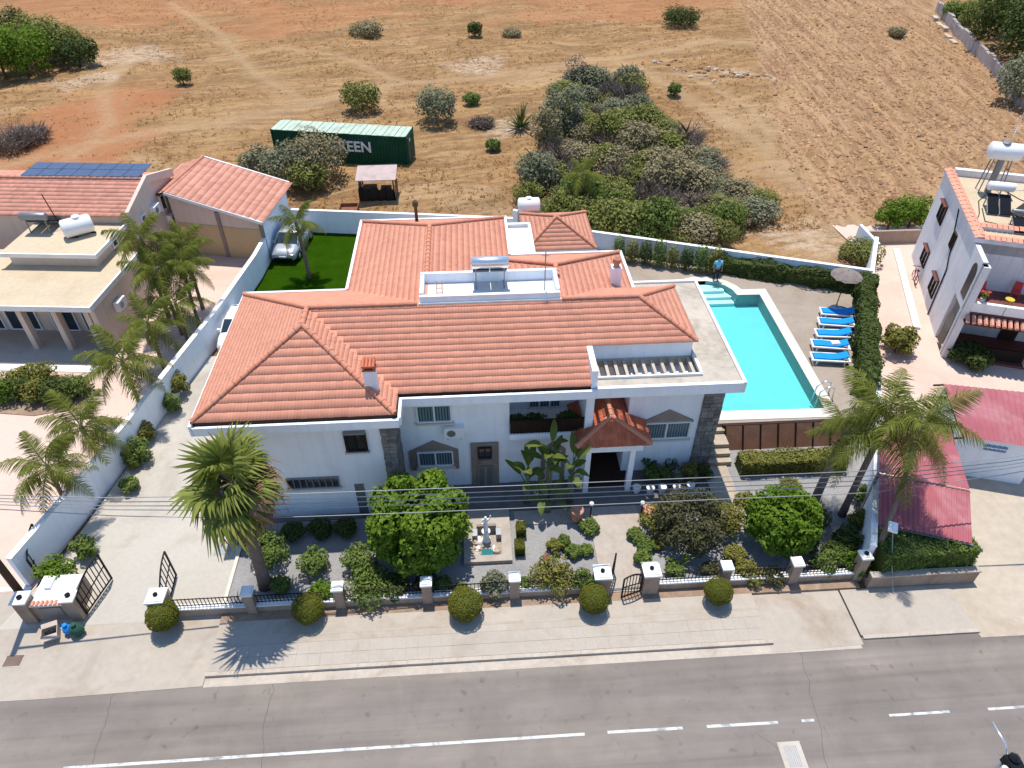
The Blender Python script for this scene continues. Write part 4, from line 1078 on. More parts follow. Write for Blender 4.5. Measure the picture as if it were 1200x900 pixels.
# rubbish by the meter wall
o = thing('rubbish_bag', 'shiny dark green rubbish bag standing beside a blue bag', 'bag', (-15.75, 15.95, .02)); mb = MB(); mb.blob((-15.75, 15.95, .27), (.28, .26, .30), 10, 6, .12); mb.build('sack', 'bin_green', o, True); MB().lathe((-15.75, 15.95, .52), [(.08, 0), (.04, .05), (.1, .14)], 7).build('knot', 'bin_green', o)
o = thing('rubbish_bag', 'small bright blue bag between carton and green bag', 'bag', (-16.15, 16.0, .02)); mb = MB(); mb.blob((-16.12, 16.0, .24), (.2, .19, .26), 9, 6, .2); mb.build('sack', 'bin_blue', o, True); MB().lathe((-16.12, 16.0, .46), [(.06, 0), (.03, .04), (.09, .12)], 7).build('knot', 'bin_blue', o)
o = thing('cardboard_box', 'open pale carton of rubbish left of the blue bag', 'box', (-16.75, 15.9, .02))
mb = MB()
T = Matrix.Rotation(.35, 4, 'Z'); T.translation = (-16.72, 15.9, .02); mb.T = T
mb.box(-.28, -.2, 0, .28, .2, .02).box(-.28, -.2, .02, -.26, .2, .36).box(.26, -.2, .02, .28, .2, .36).box(-.26, -.2, .02, .26, -.18, .36).box(-.26, .18, .02, .26, .2, .36)
mb.add([(-.28, -.2, .36), (.28, -.2, .36), (.28, -.38, .30), (-.28, -.38, .30)], [(0, 1, 2, 3)]).add([(-.28, .2, .36), (.28, .2, .36), (.28, .36, .42), (-.28, .36, .42)], [(3, 2, 1, 0)])
mb.build('carton', 'cardboard', o)
mb = MB(T); mb.blob((0, 0, .2), (.22, .15, .12), 7, 5, .2); mb.build('contents', 'black', o)
for i, (x, y, lab) in enumerate(((-17.75, 14.95, 'square rusty manhole cover on the apron below the utility pole'), (-13.1, 16.5, 'square dark manhole cover in the gate opening by the leftmost ball'), (-11.2, 19.6, 'small dark drain cover on the driveway beside the fan palm'))):
    o = thing('manhole_cover', lab, 'manhole cover', (x, y, .016)); MB().box(x - .36, y - .27, .0, x + .36, y + .27, .022).build('surround', 'kerb', o); MB().box(x - .31, y - .22, .022, x + .31, y + .22, .03).build('plate', mat('rusty_plate', (.17, .12, .095), .8, (.12, .09, .08), 3, .2) if i == 0 else 'grey' if i == 2 else bpy.data.materials['rusty_plate'], o)

# ---- utility pole, wires, near pole
o = thing('utility_pole', 'dark wooden utility pole rising beside the driveway meter wall', 'utility pole', (-18.12, 17.25, 0))
MB().tube([(-18.12, 17.25, -.1), (-18.12, 17.25, 4), (-18.12, 17.25, 7.6)], [.15, .13, .11], 10).build('shaft', 'darkwood', o, True)
MB().box(-18.17, 16.9, 6.55, -18.07, 17.9, 6.65).build('crossarm', 'darkwood', o)
for y in (17.0, 17.3, 17.6, 17.85): MB().lathe((-18.12, y, 6.65), [(.03, 0), (.06, .05), (.05, .12), (.02, .16)], 7).build('insulator', 'insul', o)
o = thing('utility_pole', 'utility pole beyond the right neighbour carrying the garden wires', 'utility pole', (31, 18.6, 0))
MB().tube([(31, 18.6, -.1), (31, 18.6, 7.8)], [.15, .11], 8).build('shaft', 'darkwood', o, True)
wl = ['uppermost', 'second', 'middle', 'fourth', 'lowest']
M['wire'] = mat('aged_wire', (.30, .31, .33), .5, metal=.3)
for i, (dz, y0) in enumerate(((.0, 17.3), (-.24, 17.25), (-.45, 17.2), (-.66, 17.15), (-1.05, 17.1))):
    pts = []
    for x, z in ((-18.12, 6.72), (-13, 6.02), (-8.5, 5.70), (-4.13, 5.52), (1.08, 5.32), (7.4, 5.12), (11.5, 4.98), (15.3, 4.86), (20.5, 5.12), (25.5, 5.75), (31, 7.4)):
        f_ = 1 - max(0, (abs(x - 4) - 12) / 15) * .9
        pts.append((x, y0 + (x + 18) * .022, z + dz * max(f_, .25)))
    o = thing('power_cable', wl[i] + ' of the pale cables strung across the front garden', 'cable', pts[0], 'cables over the front garden')
    MB().tube(pts, .016, 5).build('strand', 'wire', o, True)
o = thing('street_light_pole', 'top of a dark street light pole near the road edge', 'street light', (11.2, 5.95, 0))
MB().tube([(11.2, 5.95, 0), (11.2, 5.95, 5), (11.2, 5.95, 9.0)], [.12, .1, .08], 10).build('shaft', 'grey', o, True)
MB().tube([(11.2, 5.95, 8.8), (11.17, 6.2, 9.05), (11.13, 6.65, 9.1)], [.03, .025, .022], 7).build('arm', 'chrome', o, True)
MB().box(11.05, 5.7, 8.75, 11.35, 6.0, 9.0).lathe((11.2, 5.9, 9.0), [(.12, 0), (.12, .06), (.05, .12)], 8).build('junction_box', 'black', o)
for x in (10.95, 11.42): MB().lathe((x, 5.75, 8.82), [(.03, 0), (.07, .04), (.07, .12), (.03, .16)], 8).build('insulator', 'insul', o)

# ================================================================== VEHICLES
def car(name, label, loc, rz, paint):
    o = thing(name, label, 'car', loc); o.rotation_euler = (0, 0, rz)
    st = [(-2.1, .42, .62, .62), (-2.02, .28, .80, .74), (-1.5, .22, .92, .82), (-.7, .2, .96, .85), (.6, .2, .97, .86), (1.45, .22, .98, .85), (1.95, .28, .94, .78), (2.12, .4, .74, .68)]
    vs = []
    for x, zb, zt, hw in st:
        vs += [(x, -hw * .9, zb), (x, -hw, zb + .16), (x, -hw, (zb + zt) / 2 + .06), (x, -hw * .93, zt - .03), (x, -hw * .55, zt), (x, hw * .55, zt), (x, hw * .93, zt - .03), (x, hw, (zb + zt) / 2 + .06), (x, hw, zb + .16), (x, hw * .9, zb)]
    fs = []
    for i in range(len(st) - 1):
        for k in range(9): fs.append((i * 10 + k, i * 10 + k + 1, i * 10 + 11 + k, i * 10 + 10 + k))
        fs.append((i * 10 + 9, i * 10, i * 10 + 10, i * 10 + 19))
    fs += [tuple(range(10))[::-1], tuple(range((len(st) - 1) * 10, len(st) * 10))]
    MB().add(vs, fs).build('body', paint, o, True, True)
    # x forward is -x here: bonnet at -x
    A = [(-1.05, .76, .94), (-.35, .66, 1.40), (.95, .64, 1.42), (1.75, .72, .98)]
    (xa, wa, za), (xb, wb, zb), (xc, wc, zc), (xd, wd, zd) = A
    MB().add([(xb, -wb, zb), (xc, -wc, zc), (xc, wc, zc), (xb, wb, zb), (xb + .05, -wb + .1, zb + .05), (xc - .05, -wc + .1, zc + .05), (xc - .05, wc - .1, zc + .05), (xb + .05, wb - .1, zb + .05)], [(4, 5, 6, 7), (0, 1, 5, 4), (1, 2, 6, 5), (2, 3, 7, 6), (3, 0, 4, 7)]).build('roof_panel', paint, o, True, True)
    MB().add([(xa, -wa, za), (xa, wa, za), (xb, wb, zb), (xb, -wb, zb)], [(1, 0, 3, 2)]).build('windscreen', 'glass', o, local=True)
    MB().add([(xd, -wd, zd), (xd, wd, zd), (xc, wc, zc), (xc, -wc, zc)], [(0, 1, 2, 3)]).build('rear_window', 'glass', o, local=True)
    for s_ in (-1, 1):
        MB().add([(xa, s_ * wa, za), (xb, s_ * wb, zb), (xc, s_ * wc, zc), (xd, s_ * wd, zd)], [(0, 1, 2, 3)]).build('side_window', 'glass', o, local=True)
        mb = MB()
        for u, v in (((xa, s_ * wa, za), (xb, s_ * wb, zb)), ((.25, s_ * (wa + .01), .96), (.3, s_ * (wb + .005), 1.41)), ((xc, s_ * wc, zc), (xd, s_ * wd, zd))): mb.bar(u, v, .07)
        mb.build('pillar', paint, o, local=True)
        for x in (-1.35, 1.32):
            wv = MB().tube([(x, s_ * .66, .31), (x, s_ * .86, .31)], [.31, .31], 16).build('wheel', 'rubber', o, local=True)
            mb = MB(); mb.tube([(x, s_ * .85, .31), (x, s_ * .875, .31)], [.19, .17], 12); mb.build('rim', 'chrome', wv, local=True)
        MB().cbox((-2.04, s_ * .55, .66), (.1, .3, .13)).build('headlight', 'chrome', o, local=True)
        MB().cbox((2.06, s_ * .58, .72), (.1, .22, .2)).build('tail_light', 'redchair', o, local=True)
        MB().cbox((-.85, s_ * .92, .98), (.14, .16, .11)).build('mirror', paint, o, local=True)
    MB().cbox((-2.1, 0, .42), (.06, 1.2, .14)).build('grille', 'black', o, local=True)
    MB().cbox((-2.12, 0, .56), (.04, .46, .1)).build('number_plate', 'trim', o, local=True)
    return o
car('parked_car', 'silver hatchback parked on the artificial lawn by the corner wall', (-12.65, 45.9, .02), R(83), 'silverpaint').scale = (1.06, 1.06, 1.06)
car('parked_car', 'white car mostly hidden by the villa eaves in the side passage', (-13.9, 35.5, .02), R(86), 'whitepaint')

# ---- green container and shed in the field
ca_, cb_ = site(318, 153, 2.6), site(474, 162, 2.6)
ang = math.atan2(cb_.y - ca_.y, cb_.x - ca_.x)
zc = min(ground_z(-11, 61), ground_z(-6, 60)) - .02
o = thing('shipping_container', 'long dark green shipping container with faded roof and white lettering', 'container', (0, 0, 0))
o.location = ((ca_.x + cb_.x) / 2, (ca_.y + cb_.y) / 2, zc); o.rotation_euler = (0, 0, ang)
Lc, Wc, Hc = 12.0, 2.44, 2.6
MB().box(-Lc / 2, .06, .12, Lc / 2, Wc - .06, Hc - .06).build('shell', 'greensteel', o, local=True)
mb = MB()
for i in range(42):
    x = -Lc / 2 + .15 + i * (Lc - .3) / 42
    mb.add([(x, .06, .2), (x + .07, .0, .2), (x + .18, .0, .2), (x + .25, .06, .2), (x, .06, Hc - .15), (x + .07, 0, Hc - .15), (x + .18, 0, Hc - .15), (x + .25, .06, Hc - .15)], [(0, 1, 5, 4), (1, 2, 6, 5), (2, 3, 7, 6)])
tag(mb.build('corrugation', 'greensteel', o, local=True), kind='stuff')
mb = MB()
for i in range(24):
    x = -Lc / 2 + i * .5; mb.box(x, .02, Hc - .06, x + .46, Wc - .02, Hc + (.015 if i % 2 else 0))
mb.build('roof_panel', 'mintroof', o, local=True)
mb = MB()
for x in (-Lc / 2, Lc / 2 - .12):
    for y in (-.02, Wc - .10): mb.box(x, y, 0, x + .12, y + .12, Hc + .02)
mb.box(-Lc / 2, -.02, .0, Lc / 2, .08, .18).box(-Lc / 2, -.02, Hc - .14, Lc / 2, .08, Hc - .01); mb.build('frame', 'greensteel', o, local=True)
d = MB().box(Lc / 2 + .001, .15, .2, Lc / 2 + .05, Wc / 2 - .02, Hc - .2).build('door', 'greensteel', o, local=True); MB().box(Lc / 2 + .05, .5, .3, Lc / 2 + .09, .54, Hc - .3).build('lock_rod', 'grey', d, local=True)
d = MB().box(Lc / 2 + .001, Wc / 2 + .02, .2, Lc / 2 + .05, Wc - .15, Hc - .2).build('door', 'greensteel', o, local=True); MB().box(Lc / 2 + .05, Wc - .5, .3, Lc / 2 + .09, Wc - .46, Hc - .3).build('lock_rod', 'grey', d, local=True)
MB().box(Lc / 2 + .052, .8, 1.9, Lc / 2 + .056, 1.05, 2.2).build('marking', 'lettering', o, local=True)
def text(name, body, parent, loc, rot, size, m, ext=.01, bold=0.0):
    cu = bpy.data.curves.new(name, 'FONT'); cu.body = body; cu.size = size; cu.extrude = ext; cu.offset = bold
    cu.align_x = 'CENTER'
    t = bpy.data.objects.new(name, cu); COL.objects.link(t)
    dg = bpy.context.evaluated_depsgraph_get(); me = bpy.data.meshes.new_from_object(t.evaluated_get(dg)); bpy.data.objects.remove(t)
    me.materials.clear(); me.materials.append(M[m])
    ob = bpy.data.objects.new(name, me); COL.objects.link(ob); ob.parent = parent; ob.location = loc; ob.rotation_euler = rot
    return ob
text('lettering', 'GREEN', o, (.95, -.03, 1.12), (math.pi / 2, 0, 0), 1.25, 'lettering', .01, .03)
zs = ground_z(-7.2, 53.5)
o = thing('field_shed', 'small open shed with pale sheet roof and dark tarpaulin in the field', 'shed', (-7.2, 53.6, zs))
for x in (-8.5, -5.9):
    for y in (52.6, 54.4): MB().box(x - .05, y - .05, zs - .2, x + .05, y + .05, zs + 1.6).build('post', 'wood', o)
MB().add([(-8.75, 52.4, zs + 1.55), (-5.65, 52.3, zs + 1.6), (-5.65, 54.6, zs + 1.85), (-8.75, 54.7, zs + 1.8), (-8.75, 52.4, zs + 1.6), (-5.65, 52.3, zs + 1.65), (-5.65, 54.6, zs + 1.9), (-8.75, 54.7, zs + 1.85)], [(3, 2, 1, 0), (4, 5, 6, 7), (0, 1, 5, 4), (1, 2, 6, 5), (2, 3, 7, 6), (3, 0, 4, 7)]).build('sheet_roof', mat('dusty_sheet', (.46, .36, .33), .8, (.36, .27, .24), 1.5, .1), o)
mb = MB(); n = 14
for (x0, y0), (x1, y1) in (((-8.6, 52.5), (-5.8, 52.4)), ((-5.8, 52.4), (-5.75, 54.4)), ((-8.6, 54.4), (-8.6, 52.5))):
    pts = []
    for i in range(n + 1):
        t = i / n; w_ = .06 * math.sin(i * 2.1); pts.append((x0 + (x1 - x0) * t + w_ * .5, y0 + (y1 - y0) * t + w_, .95 + .15 * math.sin(i * 1.3)))
    mb.add([(p[0], p[1], zs - .1) for p in pts] + [(p[0], p[1], zs + p[2]) for p in pts], [(i, i + 1, n + 2 + i, n + 1 + i) for i in range(n)])
mb.build('tarpaulin', 'black', o)
MB().box(-8.3, 52.9, zs, -7.3, 53.8, zs + .7).box(-7.0, 53.0, zs, -6.2, 54.0, zs + .5).build('stored_crates', 'wood', o)
M['rust'] = mat('rusty_steel', (.24, .09, .05), .9, (.15, .07, .045), 3, .2)
zs = ground_z(-9, 51.2)
o = thing('old_trailer', 'small rusty reddish trailer lying near the shed', 'trailer', (-9.3, 51.3, zs))
MB().box(-10.0, 50.9, zs + .25, -8.6, 51.8, zs + .33).box(-10.0, 50.9, zs + .33, -9.95, 51.8, zs + .6).box(-8.65, 50.9, zs + .33, -8.6, 51.8, zs + .6).box(-9.95, 51.75, zs + .33, -8.65, 51.8, zs + .6).build('bed', 'rust', o)
for y in (50.82, 51.88): MB().tube([(-9.2, y - .05, zs + .2), (-9.2, y + .05, zs + .2)], .2, 10).build('wheel', 'rubber', o)
MB().bar((-10.0, 51.3, zs + .3), (-10.9, 51.3, zs + .1), .06).build('tow_bar', 'rust', o)
o = thing('timber_pallet', 'grey timber pallet stack left of the rusty trailer', 'pallet', (-11.4, 50.9, ground_z(-11.4, 50.9)))
for i in range(6): piece(bpy.data.meshes.get('plankm') or mesh_of(MB().box(-.5, -.06, 0, .5, .06, .03), 'plankm', 'concrete'), 'slat', o, (-11.4, 50.5 + i * .15, ground_z(-11.4, 50.9) + .15))
for x in (-11.8, -11.4, -11.0): MB().box(x - .04, 50.45, o.location.z - .1, x + .04, 51.3, o.location.z + .149).build('bearer', 'wood', o)

# ================================================================== POOLSIDE
def lounger():
    o = thing('sun_lounger', '', 'sun lounger', (0, 0, 0), 'blue sun loungers beside the pool')
    mb = MB()
    for y in (-.34, .34): mb.bar((-1.02, y, .31), (1.0, y, .31), .08)
    for x in (-.98, .95): mb.bar((x, -.34, .31), (x, .34, .31), .09)
    mb.bar((.25, -.3, .28), (.95, -.3, .28), .05); mb.build('frame', 'whitepaint', o, local=True)
    for x in (-.75, .75):
        for y in (-.30, .30): MB().bar((x, y, 0), (x * .93, y, .28), .06).build('leg', 'whitepaint', o, local=True)
    for y in (-.33, .33): MB().tube([(.85, y - .03, .1), (.85, y + .03, .1)], .1, 10).build('wheel', 'rubber', o, local=True)
    mb = MB(); vs = []
    prof = [(-.9, .33), (-.5, .35), (-.1, .33), (.3, .35), (.62, .45), (.86, .55)]
    for x, z in prof: vs += [(x, -.28, z), (x, -.25, z + .07), (x, .25, z + .07), (x, .28, z)]
    f = []
    for i in range(5):
        for k in range(3): f.append((i * 4 + k, i * 4 + k + 1, i * 4 + 5 + k, i * 4 + 4 + k)[::-1])
        f.append((i * 4 + 3, i * 4, i * 4 + 4, i * 4 + 7)[::-1])
    f += [(0, 1, 2, 3), (20, 23, 22, 21)]
    mb.add(vs, f).build('cushion', 'bluecloth', o, local=True)
    MB().bar((.55, -.26, .22), (.7, -.26, .5), .04).bar((.55, .26, .22), (.7, .26, .5), .04).build('backrest_prop', 'whitepaint', o, local=True)
    return o
lg = lounger()
labs = ['blue sun lounger nearest the camera end of the poolside row', 'blue sun lounger second from the near end with a white patch between', 'blue sun lounger in the middle of the row of five', 'blue sun lounger second from the parasol', 'blue sun lounger directly under the thatched parasol']
for i, (px, py) in enumerate(((973, 419), (973, 404), (977, 391), (980, 378), (982, 366))):
    p = site(px, py, DZ + .3); p.z = DZ
    o = lg if i == 0 else copy_tree(lg)
    o.location = p; o.rotation_euler = (0, 0, R(-9 + random.uniform(-4, 4))); o['label'] = labs[i]
    if i == 1:
        t_ = thing('folded_towel', 'white folded towel lying on the second blue lounger', 'towel', p + Vector((.25, -.02, .42))); MB().box(-.24, -.17, 0, .24, .17, .05).box(-.22, -.15, .051, .2, .13, .09).build('cloth', 'trim', t_, local=True)
p = site(979, 361, DZ)
o = thing('parasol', 'grey thatched parasol standing behind the blue sun loungers', 'parasol', p)
MB().tube([p + Vector((0, 0, 0)), p + Vector((0, 0, 2.5))], .03, 8).build('pole', 'darkwood', o)
MB().lathe(p, [(.3, 0), (.3, .06), (.08, .1), (.05, .3)], 14).build('base', 'concrete', o)
cn = MB(); vs = []; n = 24
for r, z in ((.05, 2.6), (.38, 2.5), (.74, 2.34), (.88, 2.24)):
    vs += [p + Vector((r * math.cos(2 * math.pi * i / n), r * math.sin(2 * math.pi * i / n), z + (.04 * math.sin(i * 2.6) if r > .8 else 0))) for i in range(n)]
cn.add(vs, [(j * n + i, (j + 1) * n + i, (j + 1) * n + (i + 1) % n, j * n + (i + 1) % n) for j in range(3) for i in range(n)]).build('canopy', 'straw', o)
for i in range(8):
    a = 2 * math.pi * i / 8; MB().bar(p + Vector((.05 * math.cos(a), .05 * math.sin(a), 2.55)), p + Vector(((.84) * math.cos(a), (.84) * math.sin(a), 2.22)), .02).build('rib', 'darkwood', o)

# ---- person standing at the far end of the pool
def skin_obj(name, joints, edges, radii, m, parent, loc, sub=2):
    me = bpy.data.meshes.new(name); me.from_pydata(joints, edges, []); o = bpy.data.objects.new(name, me); COL.objects.link(o)
    mod = o.modifiers.new('s', 'SKIN'); md2 = o.modifiers.new('d', 'SUBSURF'); md2.levels = md2.render_levels = sub
    for i, r in enumerate(radii): me.skin_vertices[0].data[i].radius = (r, r) if not isinstance(r, tuple) else r
    me.skin_vertices[0].data[0].use_root = True
    mod.use_smooth_shade = True
    dg = bpy.context.evaluated_depsgraph_get(); m2 = bpy.data.meshes.new_from_object(o.evaluated_get(dg)); bpy.data.objects.remove(o)
    m2.materials.clear(); m2.materials.append(M[m]); m2.name = name
    ob = bpy.data.objects.new(name, m2); COL.objects.link(ob); ob.parent = parent; ob.location = loc
    return ob
p = site(838, 329, DZ); p.z = DZ + .0
man = thing('person', 'person in pale blue shirt and dark trousers standing at the pool steps', 'person', p)
J, E_, Rr = [], [], []
def jt(x, y, z, r, par=None):
    J.append((x, y, z)); Rr.append(r)
    if par is not None: E_.append((par, len(J) - 1))
    return len(J) - 1
pel = jt(0, 0, .92, (.15, .11)); wst = jt(0, 0, 1.08, (.14, .10), pel); cst = jt(0, .01, 1.28, (.17, .11), wst); nk = jt(0, 0, 1.45, .06, cst); hd0 = jt(0, -.01, 1.54, .075, nk); hd = jt(0, -.02, 1.63, .095, hd0); jt(0, -.01, 1.71, .07, hd)
jt(0, -.115, 1.60, .018, hd)
for s_ in (-1, 1):
    sh = jt(s_ * .2, .0, 1.39, .065, cst); el = jt(s_ * .27, .02, 1.12, .042, sh); wr = jt(s_ * .25, -.08, .90, .03, el); pm = jt(s_ * .25, -.11, .83, .032, wr)
    for k in range(4): f0 = jt(s_ * (.235 + .016 * k), -.125 + .004 * k, .78, .009, pm); jt(s_ * (.233 + .017 * k), -.12, .735 + .006 * abs(k - 1.4), .008, f0)
    th = jt(s_ * .215, -.14, .82, .010, pm); jt(s_ * .205, -.16, .785, .009, th)
    hp = jt(s_ * .1, .0, .86, .10, pel); kn = jt(s_ * .12, -.02 * s_, .48, .065, hp); an = jt(s_ * .13, .02 * s_, .09, .042, kn); ft = jt(s_ * .14, -.16, .035, .035, an)
skin_obj('body', J, E_, Rr, 'skin', man, (0, 0, 0), 1)
skin_obj('shirt', [(0, 0, .98), (0, .0, 1.12), (0, .01, 1.28), (0, .0, 1.40), (-.2, 0, 1.38), (-.25, .015, 1.2), (.2, 0, 1.38), (.25, .015, 1.2)], [(0, 1), (1, 2), (2, 3), (2, 4), (4, 5), (2, 6), (6, 7)], [(.18, .135), (.165, .125), (.19, .13), .08, .085, .07, .085, .07], 'shirt', man, (0, 0, 0), 1)
skin_obj('trousers', [(0, 0, .95), (.1, 0, .84), (.12, -.02, .48), (.13, .02, .14), (-.1, 0, .84), (-.12, .02, .48), (-.13, -.02, .14)], [(0, 1), (1, 2), (2, 3), (0, 4), (4, 5), (5, 6)], [(.165, .125), .115, .085, .075, .115, .085, .075], 'trousers', man, (0, 0, 0), 1)
MB().blob((0, .015, 1.69), (.10, .115, .085), 10, 6).build('hair', 'hair', man, True, True)
for s_ in (-1, 1): MB().blob((s_ * .035, -.108, 1.64), (.013, .01, .009), 6, 4).build('eye', 'black', man, True, True)

# ---- fountain with statue, pots, lamps, garden stones
o = thing('fountain', 'square white rimmed fountain basin with pale rocks and teal water', 'fountain', (.15, 19.3, .1))
MB().box(-.87, 18.1, .05, -.5, 20.9, .30).box(.75, 18.1, .05, 1.16, 20.9, .30).box(-.499, 18.1, .05, .749, 18.42, .30).box(-.499, 19.85, .05, .749, 20.9, .30).build('rim', 'path', o)
MB().box(-.5, 18.42, .02, .75, 19.85, .12).build('basin', 'deck', o)
M['teal'] = mat('teal_water', (.03, .16, .17), .1)
MB().box(-.12, 18.45, .12, .42, 18.85, .16).build('water', 'teal', o)
for i in range(16):
    a = random.uniform(0, 6.28); q = (random.choice([-.32, .6, -.25, .5]) + random.uniform(-.12, .1), random.uniform(18.55, 19.5), .16)
    MB().blob(q, (random.uniform(.08, .2), random.uniform(.08, .18), random.uniform(.06, .16)), 7, 4, .2).build('rock', 'rock' if i % 3 else 'marble', o)
for x in (-.38, .64): MB().box(x - .11, 19.3, .12, x + .11, 19.68, .5).build('planter', 'grey', o)
MB().box(-.3, 19.72, .12, .55, 19.849, .6).build('back_niche', 'stonetan', o)
st = thing('statue', 'white marble statue standing in the middle of the fountain', 'statue', (.1, 19.35, .12))
MB().lathe((.1, 19.35, .12), [(.2, 0), (.2, .08), (.14, .14), (.13, .5), (.19, .55), (.19, .62)], 12).build('pedestal', 'marble', st)
z0 = .62
skin_obj('figure', [(0, 0, .02 + z0), (0, 0, .35 + z0), (0, .01, .52 + z0), (0, .01, .70 + z0), (0, 0, .82 + z0), (0, -.01, .93 + z0), (-.12, 0, .74 + z0), (-.2, -.06, .6 + z0), (-.12, -.14, .62 + z0), (.13, 0, .74 + z0), (.22, .0, .88 + z0), (.2, -.02, 1.02 + z0)],
         [(0, 1), (1, 2), (2, 3), (3, 4), (4, 5), (3, 6), (6, 7), (7, 8), (3, 9), (9, 10), (10, 11)], [.13, .11, .08, .10, .04, .07, .045, .035, .03, .045, .035, .03], 'marble', st, (0, 0, 0), 1)
def pot(name, label, x, y, z, r, h, m, ball=True):
    o = thing(name, label, 'pot', (x, y, z))
    MB().lathe((x, y, z), [(r * .55, 0), (r * .8, h * .3), (r, h * .75), (r * .9, h * .9), (r * 1.05, h), (r * .85, h)], 14).build('vase', m, o, True)
    if ball: MB().lathe((x, y, z + h * .86), [(r * .86, 0), (r * .3, .03)], 12).build('soil', 'soil', o)
    return o
pot('clay_pot', 'round terracotta pot at the fountain side of the path top', 4.12, 20.15, .12, .30, .75, 'terracotta')
pot('clay_pot', 'round yellowish terracotta pot at the bronze shrub side of the path', 7.3, 20.0, .12, .30, .75, 'terracotta')
for i, (px, py) in enumerate(((746, 573), (762, 574), (776, 573), (793, 573), (809, 570))):
    q = site(px, py, .4); pot('white_planter', ['first', 'second', 'third', 'fourth', 'last'][i] + ' white planter counted from the porch column along the terrace', q.x, q.y, .14, .19, .42, 'trim')
for x, y, lab in ((4.75, 20.2, 'short black garden lamp with white head beside the fountain side pot'), (6.98, 20.1, 'short black garden lamp with white head beside the bronze shrub')):
    o = thing('garden_lamp', lab, 'lamp', (x, y, .12)); MB().tube([(x, y, .1), (x, y, 1.05)], .035, 7).build('post', 'metal', o); MB().lathe((x, y, 1.05), [(.05, 0), (.1, .06), (.1, .16), (.03, .22)], 9).build('lamp_head', 'trim', o)
MB_ = MB
def rock_ring(cx, cy, r, n, label):
    o = thing('rock_edging', label, 'rock edging', (cx, cy, .1))
    for i in range(n):
        a = 2 * math.pi * i / n + random.uniform(-.1, .1)
        MB().blob((cx + r * math.cos(a), cy + r * math.sin(a), .14), (random.uniform(.09, .16), random.uniform(.09, .15), random.uniform(.07, .12)), 6, 4, .2).build('stone', 'rock', o)
g2 = site(370, 672); g3 = site(425, 675); g1 = site(318, 665)
rock_ring(g2.x, g2.y, .55, 13, 'ring of pale stones round the clipped bush right of the fan palm')
rock_ring(g3.x, g3.y, .6, 13, 'ring of pale stones round the bush under the bright tree edge')
rock_ring(g1.x, g1.y, .62, 12, 'ring of pale stones round the bush behind the fan palm trunk')
# speakers and small things on the pool terrace
o = thing('cable_reel', 'thin pale stay cable rising from the pavement to a white box on the palm trunk', 'cable', (16.4, 15.6, .02))
o.name = 'stay_cable'
MB().tube([(16.45, 15.65, .0), (16.22, 16.3, 1.4), (16.05, 16.82, 2.75)], .018, 6).build('strand', 'wire', o)
MB().cbox((16.06, 16.88, 2.8), (.34, .5, .1), Matrix.Rotation(-.5, 3, 'Z')).build('junction_box', 'whitepaint', o)

# ================================================================== LEFT NEIGHBOUR
def frame_at(x, y, deg):
    T = Matrix.Rotation(R(deg), 4, 'Z'); T.translation = (x, y, 0); return T
LN = thing('neighbour_house', 'cream house with flat front roof, tiled rear roof and solar panels', 'house', (-24, 38, 0))
T1 = frame_at(-21.05, 33.95, -5.5)
def X1(x, y, z): return T1 @ Vector((x, y, z))
MB(T1).box(-14, 2.2, 0, -.35, 6.1, 3.0).box(-.36, .3, 0, -.05, 6.1, 2.99).box(-14, 0.3, 0, -9, 2.2, 2.98).build('wall', 'cream', LN)
MB(T1).box(-14, -.05, 3.0, 0, 6.2, 3.3).build('flat_roof', 'lflat', LN)
MB(T1).box(-14, -.14, 3.08, .12, -.051, 3.4).box(.001, -.05, 3.08, .12, 6.2, 3.4).build('fascia', 'trim', LN)
for x in (-2.6, -4.6, -.75): MB(T1).box(x, .3, 0, x + .3, .7, 2.98).build('porch_column', 'cream', LN)
MB(T1).box(-14, -1.0, 0, .0, 2.2, .12).build('porch_floor', 'concrete', LN)
MB(T1).box(-14, -1.6, 0, .0, -1.02, .06).build('porch_step', 'trim', LN)
for x, w_ in ((-1.7, 1.3), (-3.5, 1.5), (-6.0, 1.9), (-8, 1.5)):
    q = X1(x, 2.2, .15); window(LN, q, T1.to_3x3() @ Vector((1, 0, 0)), w_, 2.3, 2, 'glass', False, .08, 'patio_door')
MB(T1).box(-6.8, 4.4, 3.3, -1.6, 8.09, 4.05).build('wall', 'cream', LN)
MB(T1).box(-7.1, 4.1, 4.051, -1.35, 8.09, 4.2).build('flat_roof', 'lflat', LN)
MB(T1).box(-7.2, 4.0, 4.02, -1.25, 4.099, 4.27).box(-1.349, 4.1, 4.02, -1.25, 8.09, 4.27).build('fascia', 'trim', LN)
MB(T1).box(-14, 8.1, 0, -.95, 14.3, 4.68).build('wall', 'cream', LN)
zr0 = 4.76
q0 = [X1(-14, 7.95, zr0), X1(-1.05, 7.95, zr0), X1(-1.05, 11.25, zr0 + .95), X1(-14, 11.25, zr0 + .95)]
q1 = [X1(-1.05, 14.55, zr0), X1(-14, 14.55, zr0), X1(-14, 11.25, zr0 + .95), X1(-1.05, 11.25, zr0 + .95)]
for q in (q0, q1): tile_face('roof_tiles', q, LN, 'tilepink', .26, .36)
roof_deck([q0, q1], LN)
ridge_line(q0[2], q0[3], LN, .45)
mb = MB(T1)
